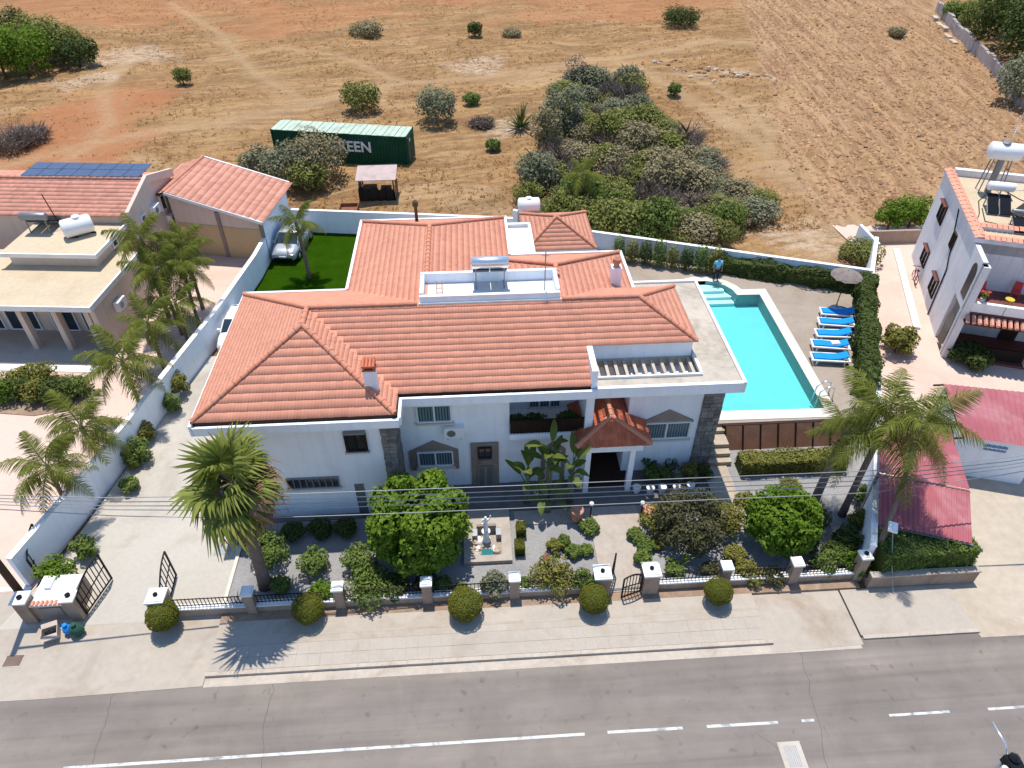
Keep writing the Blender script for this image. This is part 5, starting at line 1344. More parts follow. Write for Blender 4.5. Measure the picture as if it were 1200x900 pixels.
for ya, yb in ((7.9, 11.25), (14.6, 11.252)):
    mb.add([(-1.04, ya, 4.5), (-.8, ya, 4.5), (-.8, yb, 5.5), (-1.04, yb, 5.5), (-1.04, ya, 5.05), (-.8, ya, 5.05), (-.8, yb, 6.0), (-1.04, yb, 6.0)], [(3, 2, 1, 0), (4, 5, 6, 7), (0, 1, 5, 4), (1, 2, 6, 5), (2, 3, 7, 6), (3, 0, 4, 7)] if yb > ya else [(0, 1, 2, 3), (7, 6, 5, 4), (4, 5, 1, 0), (5, 6, 2, 1), (6, 7, 3, 2), (7, 4, 0, 3)])
mb.add([(-.948, 8.1, 4.5), (-.948, 14.3, 4.5), (-.948, 11.25, 5.6), (-1.03, 8.1, 4.5), (-1.03, 14.3, 4.5), (-1.03, 11.25, 5.6)], [(0, 1, 2), (5, 4, 3)])
mb.build('gable_parapet', 'cream', LN)
rt = T1.to_3x3() @ Vector((0, 1, 0))
window(LN, X1(-.94, 9.4, 2.9), rt, .6, 1.25, 1, 'glass', False); window(LN, X1(-.94, 12.3, 3.1), rt, .7, 1.1, 1, 'glass', False)
window(LN, X1(-1.59, 6.6, 3.4), rt, .6, .5, 1, 'glass', False)
ac_unit(X1(-.94, 10.9, 3.5), R(84.5), 'upper white air conditioner on the cream gable wall'); ac_unit(X1(-.94, 12.6, 2.1), R(84.5), 'lower white air conditioner near the garage corner'); ac_unit(X1(.0, 2.4, 1.7), R(84.5), 'white air conditioner on the side of the flat roofed room')
sp_ = thing('solar_array', 'blue solar panels in two rows on the neighbour ridge', 'solar panels', X1(-4, 10.5, 5.8))
nrm = (q0[1] - q0[0]).cross(q0[3] - q0[0]).normalized(); up_ = (q0[3] - q0[0]).normalized(); ex = (q0[1] - q0[0]).normalized()
rotm = Matrix((ex, up_, nrm)).transposed()
srcP = mesh_of(MB().box(-.54, -.49, -.02, .54, .49, .02), 'solar_panel', 'solar')
nrm = (q1[1] - q1[0]).cross(q1[3] - q1[0]).normalized(); up_ = (q1[0] - q1[3]).normalized(); ex = (q1[0] - q1[1]).normalized(); rotm = Matrix.Rotation(R(-5.5), 3, 'Z') @ Matrix.Rotation(R(1), 3, 'X')
for r_ in range(2):
    for i in range(7):
        yy = 11.75 + r_ * 1.02; pz = X1(-8.6 + i * 1.12, yy, zr0 + 1.13 + (yy - 12) * .02)
        piece(srcP, 'solar_panel', sp_, pz, rotm.to_euler())
MB().bar(X1(-9.2, 11.2, zr0 + 1.06), X1(-1.3, 11.2, zr0 + 1.06), .05).bar(X1(-9.2, 12.26, zr0 + 1.06), X1(-1.3, 12.26, zr0 + 1.06), .06).build('mounting_rail', 'chrome', sp_)
w1 = X1(-3.4, 6.5, 4.2)
o = thing('water_tank', 'white plastic water tank lying on the neighbour flat roof', 'water tank', w1)
d = T1.to_3x3() @ Vector((.78, .62, 0)); c = w1 + Vector((0, 0, .62))
MB().tube([c - d * .85, c - d * .75, c + d * .75, c + d * .85], [.42, .55, .55, .42], 14).build('tank', 'whitepaint', o, True)
MB().lathe(c + Vector((0, 0, .52)) + d * .1, [(.24, 0), (.24, .08), (.2, .12)], 10).build('lid', 'whitepaint', o)
mb = MB()
for t in (-.5, .5): mb.bar(c + d * t - Vector((.4, 0, .6)), c + d * t + Vector((.4, 0, -.6)), .08)
mb.build('stand', 'metal', o)
heater(X1(-6.0, 6.7, 4.2), 1.5, .24, 'small silver solar heater tank with black panels on the neighbour roof', 'black', R(-5), 'grey', H=1.1)
o = thing('antenna_mast', 'thin dark leaning mast between heater and tank on neighbour roof', 'antenna', X1(-4.9, 7.2, 4.2)); MB().tube([X1(-4.9, 7.2, 4.2), X1(-5.4, 7.4, 6.4)], .03, 6).build('mast', 'metal', o)
# garage with sloping roof
GA = thing('neighbour_garage', 'cream garage with pale tiled lean roof beside the lawn wall', 'garage', (-17, 47, 0))
fl, fr_, bl, br = Vector((-20.2, 45.9, 0)), Vector((-13.95, 44.3, 0)), Vector((-19.3, 51.2, 0)), Vector((-13.45, 49.9, 0))
zl, zrr = 4.45, 3.05
mb = MB(); vs = [fl, fr_, br, bl] + [Vector((p.x, p.y, z)) for p, z in ((fl, zl), (fr_, zrr), (br, zrr), (bl, zl))]
mb.add(vs, [(3, 2, 1, 0), (4, 5, 6, 7), (0, 1, 5, 4), (2, 3, 7, 6), (3, 0, 4, 7)]).build('wall', 'cream', GA)
MB().add([vs[1], vs[2], vs[6], vs[5]], [(0, 1, 2, 3)]).build('side_wall', 'white', GA)
dv = (fr_ - fl).normalized(); ov = Vector((dv.y, -dv.x, 0))
for a, b in ((.02, .50), (.53, .98)):
    p0, p1 = fl.lerp(fr_, a), fl.lerp(fr_, b)
    MB().prism([tuple(p0 + ov * .03)[:2], tuple(p1 + ov * .03)[:2], tuple(p1 - ov * .02)[:2], tuple(p0 - ov * .02)[:2]], .05, 2.35).build('garage_door', 'tan', GA)
for t in (.515, .985):
    p0 = fl.lerp(fr_, t); MB().prism([tuple(p0 + dv * s1 * .13 + ov * s2)[:2] for s1, s2 in ((-1, .1), (1, .1), (1, -.02), (-1, -.02))], 0, 3.4 if t < .9 else 3.0).build('door_pier', 'stonetan', GA)
o1, o2 = ov * .3, dv * .25
rq = [Vector((*(fr_ + o1 + o2)[:2], zrr + .05)), Vector((*(br - o1 + o2)[:2], zrr + .05)), Vector((*(bl - o1)[:2], zl + .2)), Vector((*(fl + o1)[:2], zl + .2))]
tile_face('roof_tiles', rq, GA, 'tilepink', .30, .5); 
lq = [rq[3], rq[2], Vector((rq[2].x - 2.2, rq[2].y + .4, zl - .5)), Vector((rq[3].x - 2.2, rq[3].y + .5, zl - .5))]
lq = [rq[3], rq[2], rq[2] + Vector((-1.9, .5, -.7)), rq[3] + Vector((-1.2, .3, -.45))]
tile_face('roof_tiles', lq, GA, 'tilepink', .30, .5)
roof_deck([rq, lq], GA); ridge_line(rq[2], rq[3], GA, .45)
MB().bar(rq[3] - Vector((0, 0, .08)), rq[0] - Vector((0, 0, .08)), .12, .2).bar(rq[0] - Vector((0, 0, .08)), rq[1] - Vector((0, 0, .08)), .12, .16).bar(rq[1] - Vector((0, 0, .02)), rq[2] - Vector((0, 0, .02)), .12, .2).build('verge', 'trim', GA)

# ================================================================== RIGHT NEIGHBOUR
RN = thing('neighbour_house', 'white two-storey house with tile edged flat roof and front balcony', 'house', (30, 35, 0))
T2 = frame_at(26.7, 30.9, -19.5)
def X2(x, y, z): return T2 @ Vector((x, y, z))
D = 12.0
MB(T2).box(0, 2.6, 0, 14, D, 6.0).box(0, 1.6, 3.1, .25, 2.599, 6.0).box(0, .0, 3.1, .25, .3, 5.9).build('wall', 'palewall', RN)
MB(T2).box(0, .3, 3.05, .249, 1.6, 6.0).box(0, 0, 0, .3, .45, 3.05).box(0, 2.0, 0, .24, 2.599, 3.05).build('side_wall', 'palewall', RN)
MB(T2).box(-.02, 2.6, 5.4, 14, D, 6.05).build('parapet', 'palewall', RN)
MB(T2).box(.4, 3.5, 6.051, 14, D - .3, 6.07).build('flat_roof', 'lflat', RN)
MB(T2).box(-.1, 2.4, 6.06, .45, D, 6.32).box(.451, 2.4, 6.06, 14, 2.9, 6.32).box(.451, 4.1, 6.06, 14, 4.5, 6.26).box(.451, D - .35, 6.06, 14, D, 6.5).build('parapet', 'palewall', RN)
csrc = half_pipe(.36, .15, .13)
def coping_tiles(a, b, w_=.5):
    a, b = Vector(a), Vector(b); d = (b - a); n = int(d.length / .27); dn = d.normalized(); y = Vector((0, 0, 1)).cross(dn)
    src_ = bpy.data.meshes.get('edge_tile_mesh') or mesh_of(MB().add([(sx * .12, t, .05 * (1 - abs(sx) * .0) + z) for t, z in ((-.31, -.05), (0, .06), (.31, -.05)) for sx in (-1, 0, 1)] , [(0, 1, 4, 3), (1, 2, 5, 4), (3, 4, 7, 6), (4, 5, 8, 7)]), 'edge_tile_mesh', 'tile')
    rot = Matrix((dn, y, Vector((0, 0, 1)))).transposed().to_euler()
    for i in range(n): piece(src_, 'edge_tile', RN, a + d * ((i + .5) / n) + Vector((0, 0, .02 + .02 * (i % 2))), rot)
coping_tiles(X2(.17, 2.35, 6.33), X2(.17, D, 6.33)); coping_tiles(X2(.3, 2.62, 6.34), X2(14, 2.62, 6.34)); coping_tiles(X2(.5, 4.3, 6.27), X2(14, 4.3, 6.27))
MB(T2).box(.255, -.05, 2.95, 14, 2.6, 3.2).build('balcony_slab', 'redtiles', RN)
MB(T2).box(.26, -.06, 3.2, 14, .16, 3.75).build('balcony_parapet', 'trim', RN)
for x in (1.9, 3.7, 5.5): MB(T2).box(x, -.075, 3.2, x + .03, -.061, 3.75).build('parapet_joint', 'grey', RN)
mb = MB(T2)
for i in range(46): mb.tube([(.3 + i * .3, -.1, 2.98), (.3 + i * .3, -.55, 2.78)], .11, 6)
tag(mb.build('canopy_tiles', 'tilepink', RN), kind='stuff')
MB(T2).box(.2, -.5, 2.62, 14, -.02, 2.7).build('canopy_board', 'darkwood', RN)
for x in (-.0, 4.2, 8.4): MB(T2).box(x, -.08, 0, x + .34, .3, 2.95 if x else 5.9).build('porch_column', 'palewall', RN)
MB(T2).box(.3, -.1, 0, 14, 2.6, .16).build('porch_floor', 'redtiles', RN)
MB(T2).box(1.6, .2, .16, 4.0, .32, .9).build('porch_rail', 'metal', RN)
rf = T2.to_3x3() @ Vector((1, 0, 0)); rs = T2.to_3x3() @ Vector((0, -1, 0))
for x, w_ in ((2.0, 1.5), (6.0, 1.5)): window(RN, X2(x, 2.6, .9), rf, w_, 1.3, 2, 'glass')
d = MB(T2).box(3.4, 2.52, .16, 4.3, 2.59, 2.3).build('door', 'darkwood', RN)
window(RN, X2(4.6, 2.6, 3.25), rf, 1.4, 2.1, 2, 'curtain', False, .07, 'balcony_door')
for y, z, h_ in ((9.4, 3.9, 1.2), (9.2, .9, 1.15), (5.6, .8, 1.2), (5.6, 4.0, .9)):
    f = window(RN, X2(0, y, z), rs, 1.3 if z != 4.0 else .7, h_ + .1, 2, 'glass', False, .06, 'window', 'darkwood')
    if z < 3.95: MB(T2).box(-.25, y - .66, z + h_ + .02, 0, y + .66, z + h_ + .09).build('window_hood', 'redtiles', RN)
MB(T2).tube([(-.05, 4.4, 0), (-.05, 4.6, 3.1), (-.05, 6.8, 6.0)], .04, 6).build('downpipe', 'metal', RN)
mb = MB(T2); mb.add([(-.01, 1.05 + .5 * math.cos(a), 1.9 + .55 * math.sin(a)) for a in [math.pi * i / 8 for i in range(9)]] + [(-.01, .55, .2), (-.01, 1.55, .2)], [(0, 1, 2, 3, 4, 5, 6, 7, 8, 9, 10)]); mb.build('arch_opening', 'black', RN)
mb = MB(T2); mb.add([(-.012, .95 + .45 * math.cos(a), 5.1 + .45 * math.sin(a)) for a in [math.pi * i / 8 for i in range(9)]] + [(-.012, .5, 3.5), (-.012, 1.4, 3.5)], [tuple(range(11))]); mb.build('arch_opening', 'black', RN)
MB(T2).box(-1.15, 2.5, 0, -.75, 12.5, .16).build('path_kerb', 'trim', RN)
# things on that roof
def barrel(p, L, r, ax, parent, nm='tank', m='whitepaint'):
    MB().tube([p - ax * (L / 2), p - ax * (L / 2 - .08), p + ax * (L / 2 - .08), p + ax * (L / 2)], [r * .8, r, r, r * .8], 16).build(nm, m, parent, True)
p = X2(2.0, D - 2.4, 6.07)
o = thing('water_tank', 'large white tank raised on a steel stand at the back of the flat roof', 'water tank', p)
barrel(p + Vector((0, 0, 2.55)), 1.75, .5, rf, o); MB().lathe(p + Vector((-.15, 0, 3.02)), [(.25, 0), (.25, .08), (.2, .12)], 10).build('lid', 'grey', o)
for sx in (-.6, .6):
    for sy in (-.35, .35): MB().bar(p + rf * sx + rs * sy, p + rf * sx * .8 + rs * sy * .7 + Vector((0, 0, 2.1)), .05).build('stand_leg', 'grey', o)
MB().tube([p + Vector((0, 0, 0)), p + Vector((0, 0, 2.1))], .2, 10).build('pump_column', 'grey', o)
heater(X2(1.9, 7.6, 6.07), 1.3, .26, 'white horizontal heater tank over black panels on the flat roof', 'black', R(-19.5), 'whitepaint', H=1.2, flip=-1)
heater(X2(4.1, 6.9, 6.07), 1.5, .42, 'big white drum above paired black panels at the roof edge', 'black', R(-70), 'whitepaint', H=1.35, flip=-1)
heater(X2(3.0, 5.4, 6.07), 1.6, .12, 'low pair of black solar panels near the balcony side of the roof', 'black', R(-19.5), 'grey', H=.75, flip=-1)
o = thing('antenna_mast', 'lattice aerial mast rising behind the white roof tanks', 'antenna', X2(2.6, D - .8, 6.1)); q = X2(2.6, D - .8, 6.1)
MB().tube([q, q + Vector((0, 0, 4.6))], .03, 6).build('mast', 'chrome', o)
mb = MB()
for i in range(7): mb.bar(q + Vector((-.25 + .03 * i, 0, 3.2 + i * .12)), q + Vector((.25 - .03 * i, .0, 3.2 + i * .12)), .02)
mb.bar(q + Vector((0, 0, 4.55)), q + Vector((1.3, 0, 4.7)), .05).cbox(q + Vector((1.4, 0, 4.72)), (.5, .16, .14)); mb.build('aerial', 'chrome', o)
def chair_(p, rz, m, label):
    o = thing('plastic_chair', label, 'chair', p); o.rotation_euler = (0, 0, rz)
    MB().box(-.22, -.22, .40, .22, .22, .44).build('seat', m, o, local=True)
    MB().add([(-.22, .2, .44), (.22, .2, .44), (.2, .3, .9), (-.2, .3, .9), (-.22, .23, .44), (.22, .23, .44), (.2, .33, .9), (-.2, .33, .9)], [(0, 1, 2, 3), (7, 6, 5, 4), (0, 4, 5, 1), (1, 5, 6, 2), (2, 6, 7, 3), (3, 7, 4, 0)]).build('backrest', m, o, local=True)
    for x in (-.19, .19):
        for y in (-.19, .19): MB().box(x - .02, y - .02, 0, x + .02, y + .02, .4).build('leg', m, o, local=True)
chair_(X2(1.3, 1.6, 3.2), .4, 'redchair', 'red chair on the balcony nearest the corner column'); chair_(X2(2.9, 2.0, 3.2), -.6, 'redchair', 'red chair on the balcony beyond the yellow stool')
o = thing('stool', 'small yellow stool between the red balcony chairs', 'stool', X2(2.4, 1.1, 3.2)); q = X2(2.4, 1.1, 3.2)
MB().lathe(q + Vector((0, 0, .38)), [(.24, 0), (.24, .05)], 10).build('seat', 'yellow', o)
for a in (.8, 2.4, 3.9, 5.5): MB().bar(q + Vector((.2 * math.cos(a), .2 * math.sin(a), 0)), q + Vector((.15 * math.cos(a), .15 * math.sin(a), .38)), .03).build('leg', 'yellow', o)
q = X2(.75, .2, 3.75); o = thing('potted_plant', 'small green potted plant on the balcony parapet corner', 'potted plant', q)
MB().lathe(q, [(.1, 0), (.16, .22), (.13, .22)], 9).build('pot', 'concrete', o)
mobj('foliage', crown('potplant', lobes_of(3, .28, .4, 3), 160, .14, 'yellowish', 3), o, (0, 0, .2))
# bicycle against the side wall
q = X2(-.35, 8.3, 0)
o = thing('bicycle', 'red bicycle leaning against the side of the right house', 'bicycle', q); o.rotation_euler = (0, R(8), R(70.5))
for x in (-.5, .5):
    mb = MB(); pts = [(x + .31 * math.cos(a), 0, .33 + .31 * math.sin(a)) for a in [2 * math.pi * i / 14 for i in range(15)]]; mb.tube(pts, .022, 5, False); mb.build('wheel', 'rubber', o, local=True)
MB().bar((-.5, 0, .33), (-.15, 0, .75), .035).bar((-.15, 0, .75), (.38, 0, .78), .035).bar((.38, 0, .78), (.0, 0, .32), .035).bar((0, 0, .32), (-.5, 0, .33), .03).bar((.38, 0, .85), (.5, 0, .33), .03).build('frame', 'redchair', o, local=True)
MB().box(-.3, -.06, .85, -.05, .06, .9).build('saddle', 'black', o, local=True); MB().bar((.36, -.25, .98), (.36, .25, .98), .03).build('handlebar', 'metal', o, local=True)

for pts in ([(1.2, 7.0), (1.0, 5.2), (2.4, 4.8), (3.4, 5.6)], [(2.0, 9.4), (1.2, 8.0), (.9, 6.2), (.5, 5.0)], [(4.2, 6.0), (3.6, 5.0), (2.2, 4.7)], [(2.6, 10.8), (3.6, 9.0), (4.4, 8.0)]):
    MB().tube([X2(x, y, 6.1) for x, y in pts], .025, 5).build('roof_pipe', 'black', RN)
# red sheet roofs beside the right wall
def rib_sheet(mb, a, b, c, d, n, amp=.035):
    """ribbed sheet: a-b lower edge, d-c upper edge, ribs run from low to high"""
    a, b, c, d = map(Vector, (a, b, c, d)); vs = []; nr = (b - a).cross(d - a).normalized()
    m_ = n * 4
    for i in range(m_ + 1):
        t = i / m_; h = amp if i % 4 in (0, 1) else 0
        vs += [a.lerp(b, t) + nr * h, d.lerp(c, t) + nr * h]
    mb.add(vs, [(2 * i, 2 * i + 2, 2 * i + 3, 2 * i + 1) for i in range(m_)]); return mb
o = thing('carport', 'low red ribbed sheet roof between the right wall and the hedge', 'carport', (17.5, 19.5, 0))
s1 = [site(1030, 614, 1.95), site(1139, 637, 1.95), site(1136, 575, 2.5), site(1030, 555, 2.6)]
s2 = [site(1030, 554, 2.68), site(1136, 574, 2.58), site(1113, 502, 2.45), site(1031, 505, 2.5)]
rib_sheet(MB(), *s1, 18).build('sheet_roof', 'redsheet', o); rib_sheet(MB(), *s2, 18).build('sheet_roof', 'redsheet', o)
for q in (s1[0], s1[1], s1[2], s2[2], s2[3], s2[0]): MB().box(q.x - .05, q.y - .05, 0, q.x + .05, q.y + .05, q.z - .04).build('post', 'grey', o)
for u_, v_ in ((s1[0], s1[1]), (s2[3], s2[2]), (s1[3] - Vector((0, 0, .04)), s1[2] - Vector((0, 0, .04)))): MB().bar(u_ - Vector((0, 0, .06)), v_ - Vector((0, 0, .06)), .06).build('rafter', 'grey', o)
o = thing('outbuilding', 'white outbuilding with pitched red sheet roof and faint blue lettering', 'outbuilding', (23, 23, 0))
r0, r1, r2, r3 = site(1128, 512, 2.5), site(1225, 527, 2.5), site(1222, 462, 3.0), site(1105, 450, 2.9)
rib_sheet(MB(), r0, r1, r2, r3, 16, .03).build('sheet_roof', 'redsheet', o)
w0, w1_ = r0 + (r3 - r0) * .06 - Vector((0, 0, .05)), r1 + (r2 - r1) * .06 - Vector((0, 0, .05))
dv = (w1_ - w0).normalized(); nv = Vector((dv.y, -dv.x, 0)).normalized()
back = [r3 + (r0 - r3) * .06, r2 + (r1 - r2) * .06]
MB().add([(w0.x, w0.y, 0), (w1_.x, w1_.y, 0), (back[1].x, back[1].y, 0), (back[0].x, back[0].y, 0), tuple(w0), tuple(w1_), tuple(back[1] - Vector((0, 0, .08))), tuple(back[0] - Vector((0, 0, .08)))], [(0, 1, 5, 4), (1, 2, 6, 5), (2, 3, 7, 6), (3, 0, 4, 7)]).build('wall', 'white', o)
for t in (.0, .25, .5, .75, 1):
    q = r0.lerp(r3, t); MB().bar(q - Vector((.45, -.0, .06)), q + Vector((.1, 0, -.06)), .07).build('rafter', 'darkwood', o)
q0_, q1_ = w0.lerp(w1_, .34) + nv * .012, w0.lerp(w1_, .62) + nv * .012
mb = MB()
for z0_, z1_, n_ in ((1.98, 2.16, 13), (1.78, 1.92, 17)):
    for i in range(n_):
        a_, b_ = q0_.lerp(q1_, i / n_), q0_.lerp(q1_, (i + .7) / n_)
        hh_ = z0_ + (z1_ - z0_) * (1 if i % 3 else .8)
        mb.add([(a_.x, a_.y, z0_), (b_.x, b_.y, z0_), (b_.x, b_.y, hh_), (a_.x, a_.y, hh_)], [(0, 1, 2, 3)])
mb.build('worn_lettering', 'bluelettering', o)
# low brown wall under the right hedge
o = thing('hedge_wall', 'low brown wall under the clipped hedge right of the garden', 'wall', (17.7, 16.1, 0))
MB().box(15.5, 16.0, 0, 20.0, 16.22, .75).build('wall_face', 'wallpink', o); MB().box(15.48, 15.97, .751, 20.02, 16.25, .82).build('coping', 'kerb', o)
MB().box(19.78, 16.221, 0, 20.0, 17.6, .75).build('wall_face', 'wallpink', o)
structure('planting_bed', MB().box(15.5, 16.225, -.1, 19.77, 17.3, .3), 'soil')

# ================================================================== PLANTS
# ---- feather palms
def frond_mesh(name, L, droop, seed, mats='palm', nl=44, ll=.66, wd=.045):
    g = np.random.default_rng(seed)
    def rach(t): return np.stack([L * (t - .16 * t * t), 0 * t, L * (.42 * t - droop * t * t)], -1)
    t = np.linspace(.14, .99, nl); P = rach(t); e = 1e-3; Tn = rach(t + e) - P; Tn /= np.linalg.norm(Tn, axis=1, keepdims=True)
    Vs, Fs, n0 = [], [], 0
    for s_ in (-1, 1):
        l = ll * np.sin(np.pi * (.18 + .74 * t)) * g.uniform(.8, 1.15, nl)
        dirn = Tn * .55 + np.array([0, s_ * 1.0, 0]) + np.stack([0 * t, 0 * t, -.25 - .5 * g.random(nl) + .35 * g.normal(0, .6, nl)], -1)
        dirn /= np.linalg.norm(dirn, axis=1, keepdims=True)
        tip = P + dirn * l[:, None] - np.array([0, 0, 1.0]) * (.38 * l)[:, None]
        mid = P + dirn * (l * .55)[:, None]
        wv = Tn * wd
        V = np.stack([P - wv * .4, P + wv * .4, mid + wv * .5, mid - wv * .5, tip + wv * .12, tip - wv * .12], 1).reshape(-1, 3)
        k = np.arange(nl)[:, None] * 6 + n0
        Vs.append(V); Fs += [k + np.array([[0, 1, 2, 3]]), k + np.array([[3, 2, 4, 5]])]; n0 += len(V)
    tt = np.linspace(0, 1, 9); RP = rach(tt); r = np.linspace(.035, .008, 9)
    V = np.stack([RP + np.array([0, a, b]) * r[:, None] for a, b in ((-1, 0), (0, .8), (1, 0))], 1).reshape(-1, 3)
    F = []
    for i in range(8): F += [(i * 3, i * 3 + 1, i * 3 + 4, i * 3 + 3), (i * 3 + 1, i * 3 + 2, i * 3 + 5, i * 3 + 4)]
    Vs.append(V); Fs.append(np.array(F) + n0)
    return npmesh(name, np.concatenate(Vs), np.concatenate(Fs), mats)
FR = [frond_mesh('frond', 2.5, d, 40 + i) for i, d in enumerate((.42, .62, .8, .95))]
FRB = [frond_mesh('frond', 3.0, d, 50 + i, nl=44, ll=.75) for i, d in enumerate((.5, .72, .95))]
FRD = frond_mesh('frond', 1.9, 1.05, 60, 'deadfrond', 26)
def feather_palm(label, x, y, z, h, seed, nf=15, sc=1.0, lib=None, lean=(0, 0), r=.13, grp='feather palms', dead=1):
    g = random.Random(seed); lib = lib or FR
    o = thing('palm_tree', label, 'palm tree', (x, y, z), grp)
    pts = [Vector((x + lean[0] * t * t, y + lean[1] * t * t, z + h * t - .05)) for t in [i / 6 for i in range(7)]]
    MB().tube(pts, [r * 1.25, r, r * .92, r * .88, r * .85, r * .85, r * .8], 9).build('trunk', 'palmbark', o, True)
    top = pts[-1]
    MB().tube([top - Vector((0, 0, .1)), top + Vector((0, 0, .35)), top + Vector((0, 0, .6))], [r * .9, r * .8, r * .3], 8).build('crownshaft', 'olive', o, True)
    for i in range(nf):
        a = i * 2.39996 + g.uniform(-.25, .25); tl = -.85 + 1.35 * (i / nf) + g.uniform(-.12, .12)
        m_ = lib[min(len(lib) - 1, int(len(lib) * (i / nf) * .999))]
        s = sc * g.uniform(.85, 1.1)
        piece(m_, 'frond', o, top + Vector((0, 0, .42 - .3 * i / nf)), (g.uniform(-.25, .25), tl, a), (s, s, s))
    for i in range(dead): piece(FRD, 'dead_frond', o, top + Vector((0, 0, .05)), (0, .9, g.uniform(0, 6.28)), (sc, sc, sc))
    return o
for i, (px, py, h, lab) in enumerate(((128, 552, 2.6, 'feather palm third from the street in the wall side row'), (88, 607, 3.0, 'feather palm nearest the street over the pink paving'), (170, 487, 3.3, 'feather palm between the flower bed and the long white wall'),
    (193, 432, 2.8, 'slim feather palm near the corner of the flat roofed room'), (222, 405, 2.6, 'feather palm against the wall beside the villa roof corner'), (214, 392, 4.1, 'feather palm in the clump nearest the cream gable'), (234, 382, 4.0, 'feather palm in the clump nearest the white car'), (198, 372, 5.1, 'tallest feather palm of the clump in front of the garage'), (238, 362, 4.3, 'feather palm of the clump overlapping the villa eave'))):
    p = site(px, py); feather_palm(lab, p.x, p.y, 0, h, 100 + i, 15 if i < 5 else 16, [.95, .92, 1.0, .85, .8, .85, .85, .9, .8][i], None, (random.uniform(-.3, .2), 0), .11)
p = site(363, 326); feather_palm('lone feather palm on the artificial lawn beside the silver car', p.x, p.y, 0, 3.7, 120, 13, .8, None, (-.15, .1), .13, dead=1)
feather_palm('dense feather palm leaning over the red sheet roof beside the right wall', 16.05, 19.75, .1, 5.3, 131, 20, 1.0, FRB, (.1, 0), .15)
feather_palm('tallest feather palm standing outside the tall end pillar over the red roof', 15.95, 16.9, .1, 6.2, 132, 12, .8, FRB, (.8, 1.8), .115)
p = site(948, 602); feather_palm('thick trunked feather palm in front of the sloping brown panels', p.x, p.y, .1, 4.4, 133, 9, .7, FRB, (.4, .3), .2)

# ---- the big fan palm
def fan_leaf(name, seed, mats, r=.95, n=26, pet=.75, drop=.35):
    g = np.random.default_rng(seed); V, F = [], []
    for a in np.linspace(-2.5, 2.5, n):
        a = a + g.normal(0, .04); L = r * (.72 + .28 * math.cos(a * .55)) * g.uniform(.9, 1.05)
        d = np.array([math.cos(a), math.sin(a), 0]); s = np.array([-d[1], d[0], 0])
        b = np.array([pet, 0, .0]); mid = b + d * L * .6 + np.array([0, 0, .06 - .1 * abs(a) / 2.5]); tip = b + d * L + np.array([0, 0, -drop * L * g.uniform(.6, 1.3)])
        k = len(V); V += [b - s * .01, b + s * .01, mid + s * .068, mid - s * .068 + np.array([0, 0, .05]), tip + s * .008, tip - s * .008]; F += [(k, k + 1, k + 2, k + 3), (k + 3, k + 2, k + 4, k + 5)]
    k = len(V); V += [np.array(q) for q in ((0, -.03, 0), (0, .03, 0), (pet, .02, 0), (pet, -.02, 0), (0, 0, .04), (pet, 0, .03))]; F += [(k, k + 1, k + 2, k + 3), (k + 1, k + 4, k + 5, k + 2), (k + 4, k, k + 3, k + 5)]
    return npmesh(name, np.array(V), np.array(F), mats)
FL = [fan_leaf('fan_leaf', i, 'fan', 1.2, 28, 1.0, .28 + .22 * i) for i in range(3)]; FLD = fan_leaf('dead_fan_leaf', 9, 'deadfrond', 1.0, 22, .75, .9)
bp_ = thing('palm_tree', 'big shaggy fan palm standing behind the left garden railing', 'palm tree', (-8.95, 17.6, .1))
h = 5.9
pts = [Vector((-8.95 + .2 * t, 17.6, .1 + h * t)) for t in [i / 6 for i in range(7)]]
MB().tube(pts, [.30, .24, .22, .2, .2, .21, .2], 10).build('trunk', 'palmbark', bp_, True)
top = pts[-1]
for i in range(22):
    a = i * 2.39996 + random.uniform(-.3, .3); tl = -1.1 + 1.75 * (i / 22) + random.uniform(-.3, .3); s = random.uniform(.7, 1.08)
    piece(FL[i * 3 // 22], 'fan_leaf', bp_, top + Vector((0, 0, .6 - .9 * i / 22)), (random.uniform(-.5, .5), tl, a), (s, s, s))
for i in range(22): piece(FLD, 'dead_fan_leaf', bp_, top + Vector((0, 0, -.05 - .03 * i)), (random.uniform(-.6, .6), random.uniform(.45, 1.25), i * 2.4), (1, 1, 1))
for i in range(9): piece(FLD, 'dead_fan_leaf', bp_, top + Vector((0, 0, .25)), (random.uniform(-.8, .8), random.uniform(-.1, .6), random.uniform(0, 6.28)), (1.1, 1.1, 1.1))
mb = MB()
for i in range(9):
    a = random.uniform(0, 6.28); mb.tube([top + Vector((0, 0, .3)), top + Vector((.6 * math.cos(a), .6 * math.sin(a), .7)), top + Vector((1.3 * math.cos(a), 1.3 * math.sin(a), .2))], [.02, .015, .006], 4)
mb.build('flower_stalk', 'dry', bp_)

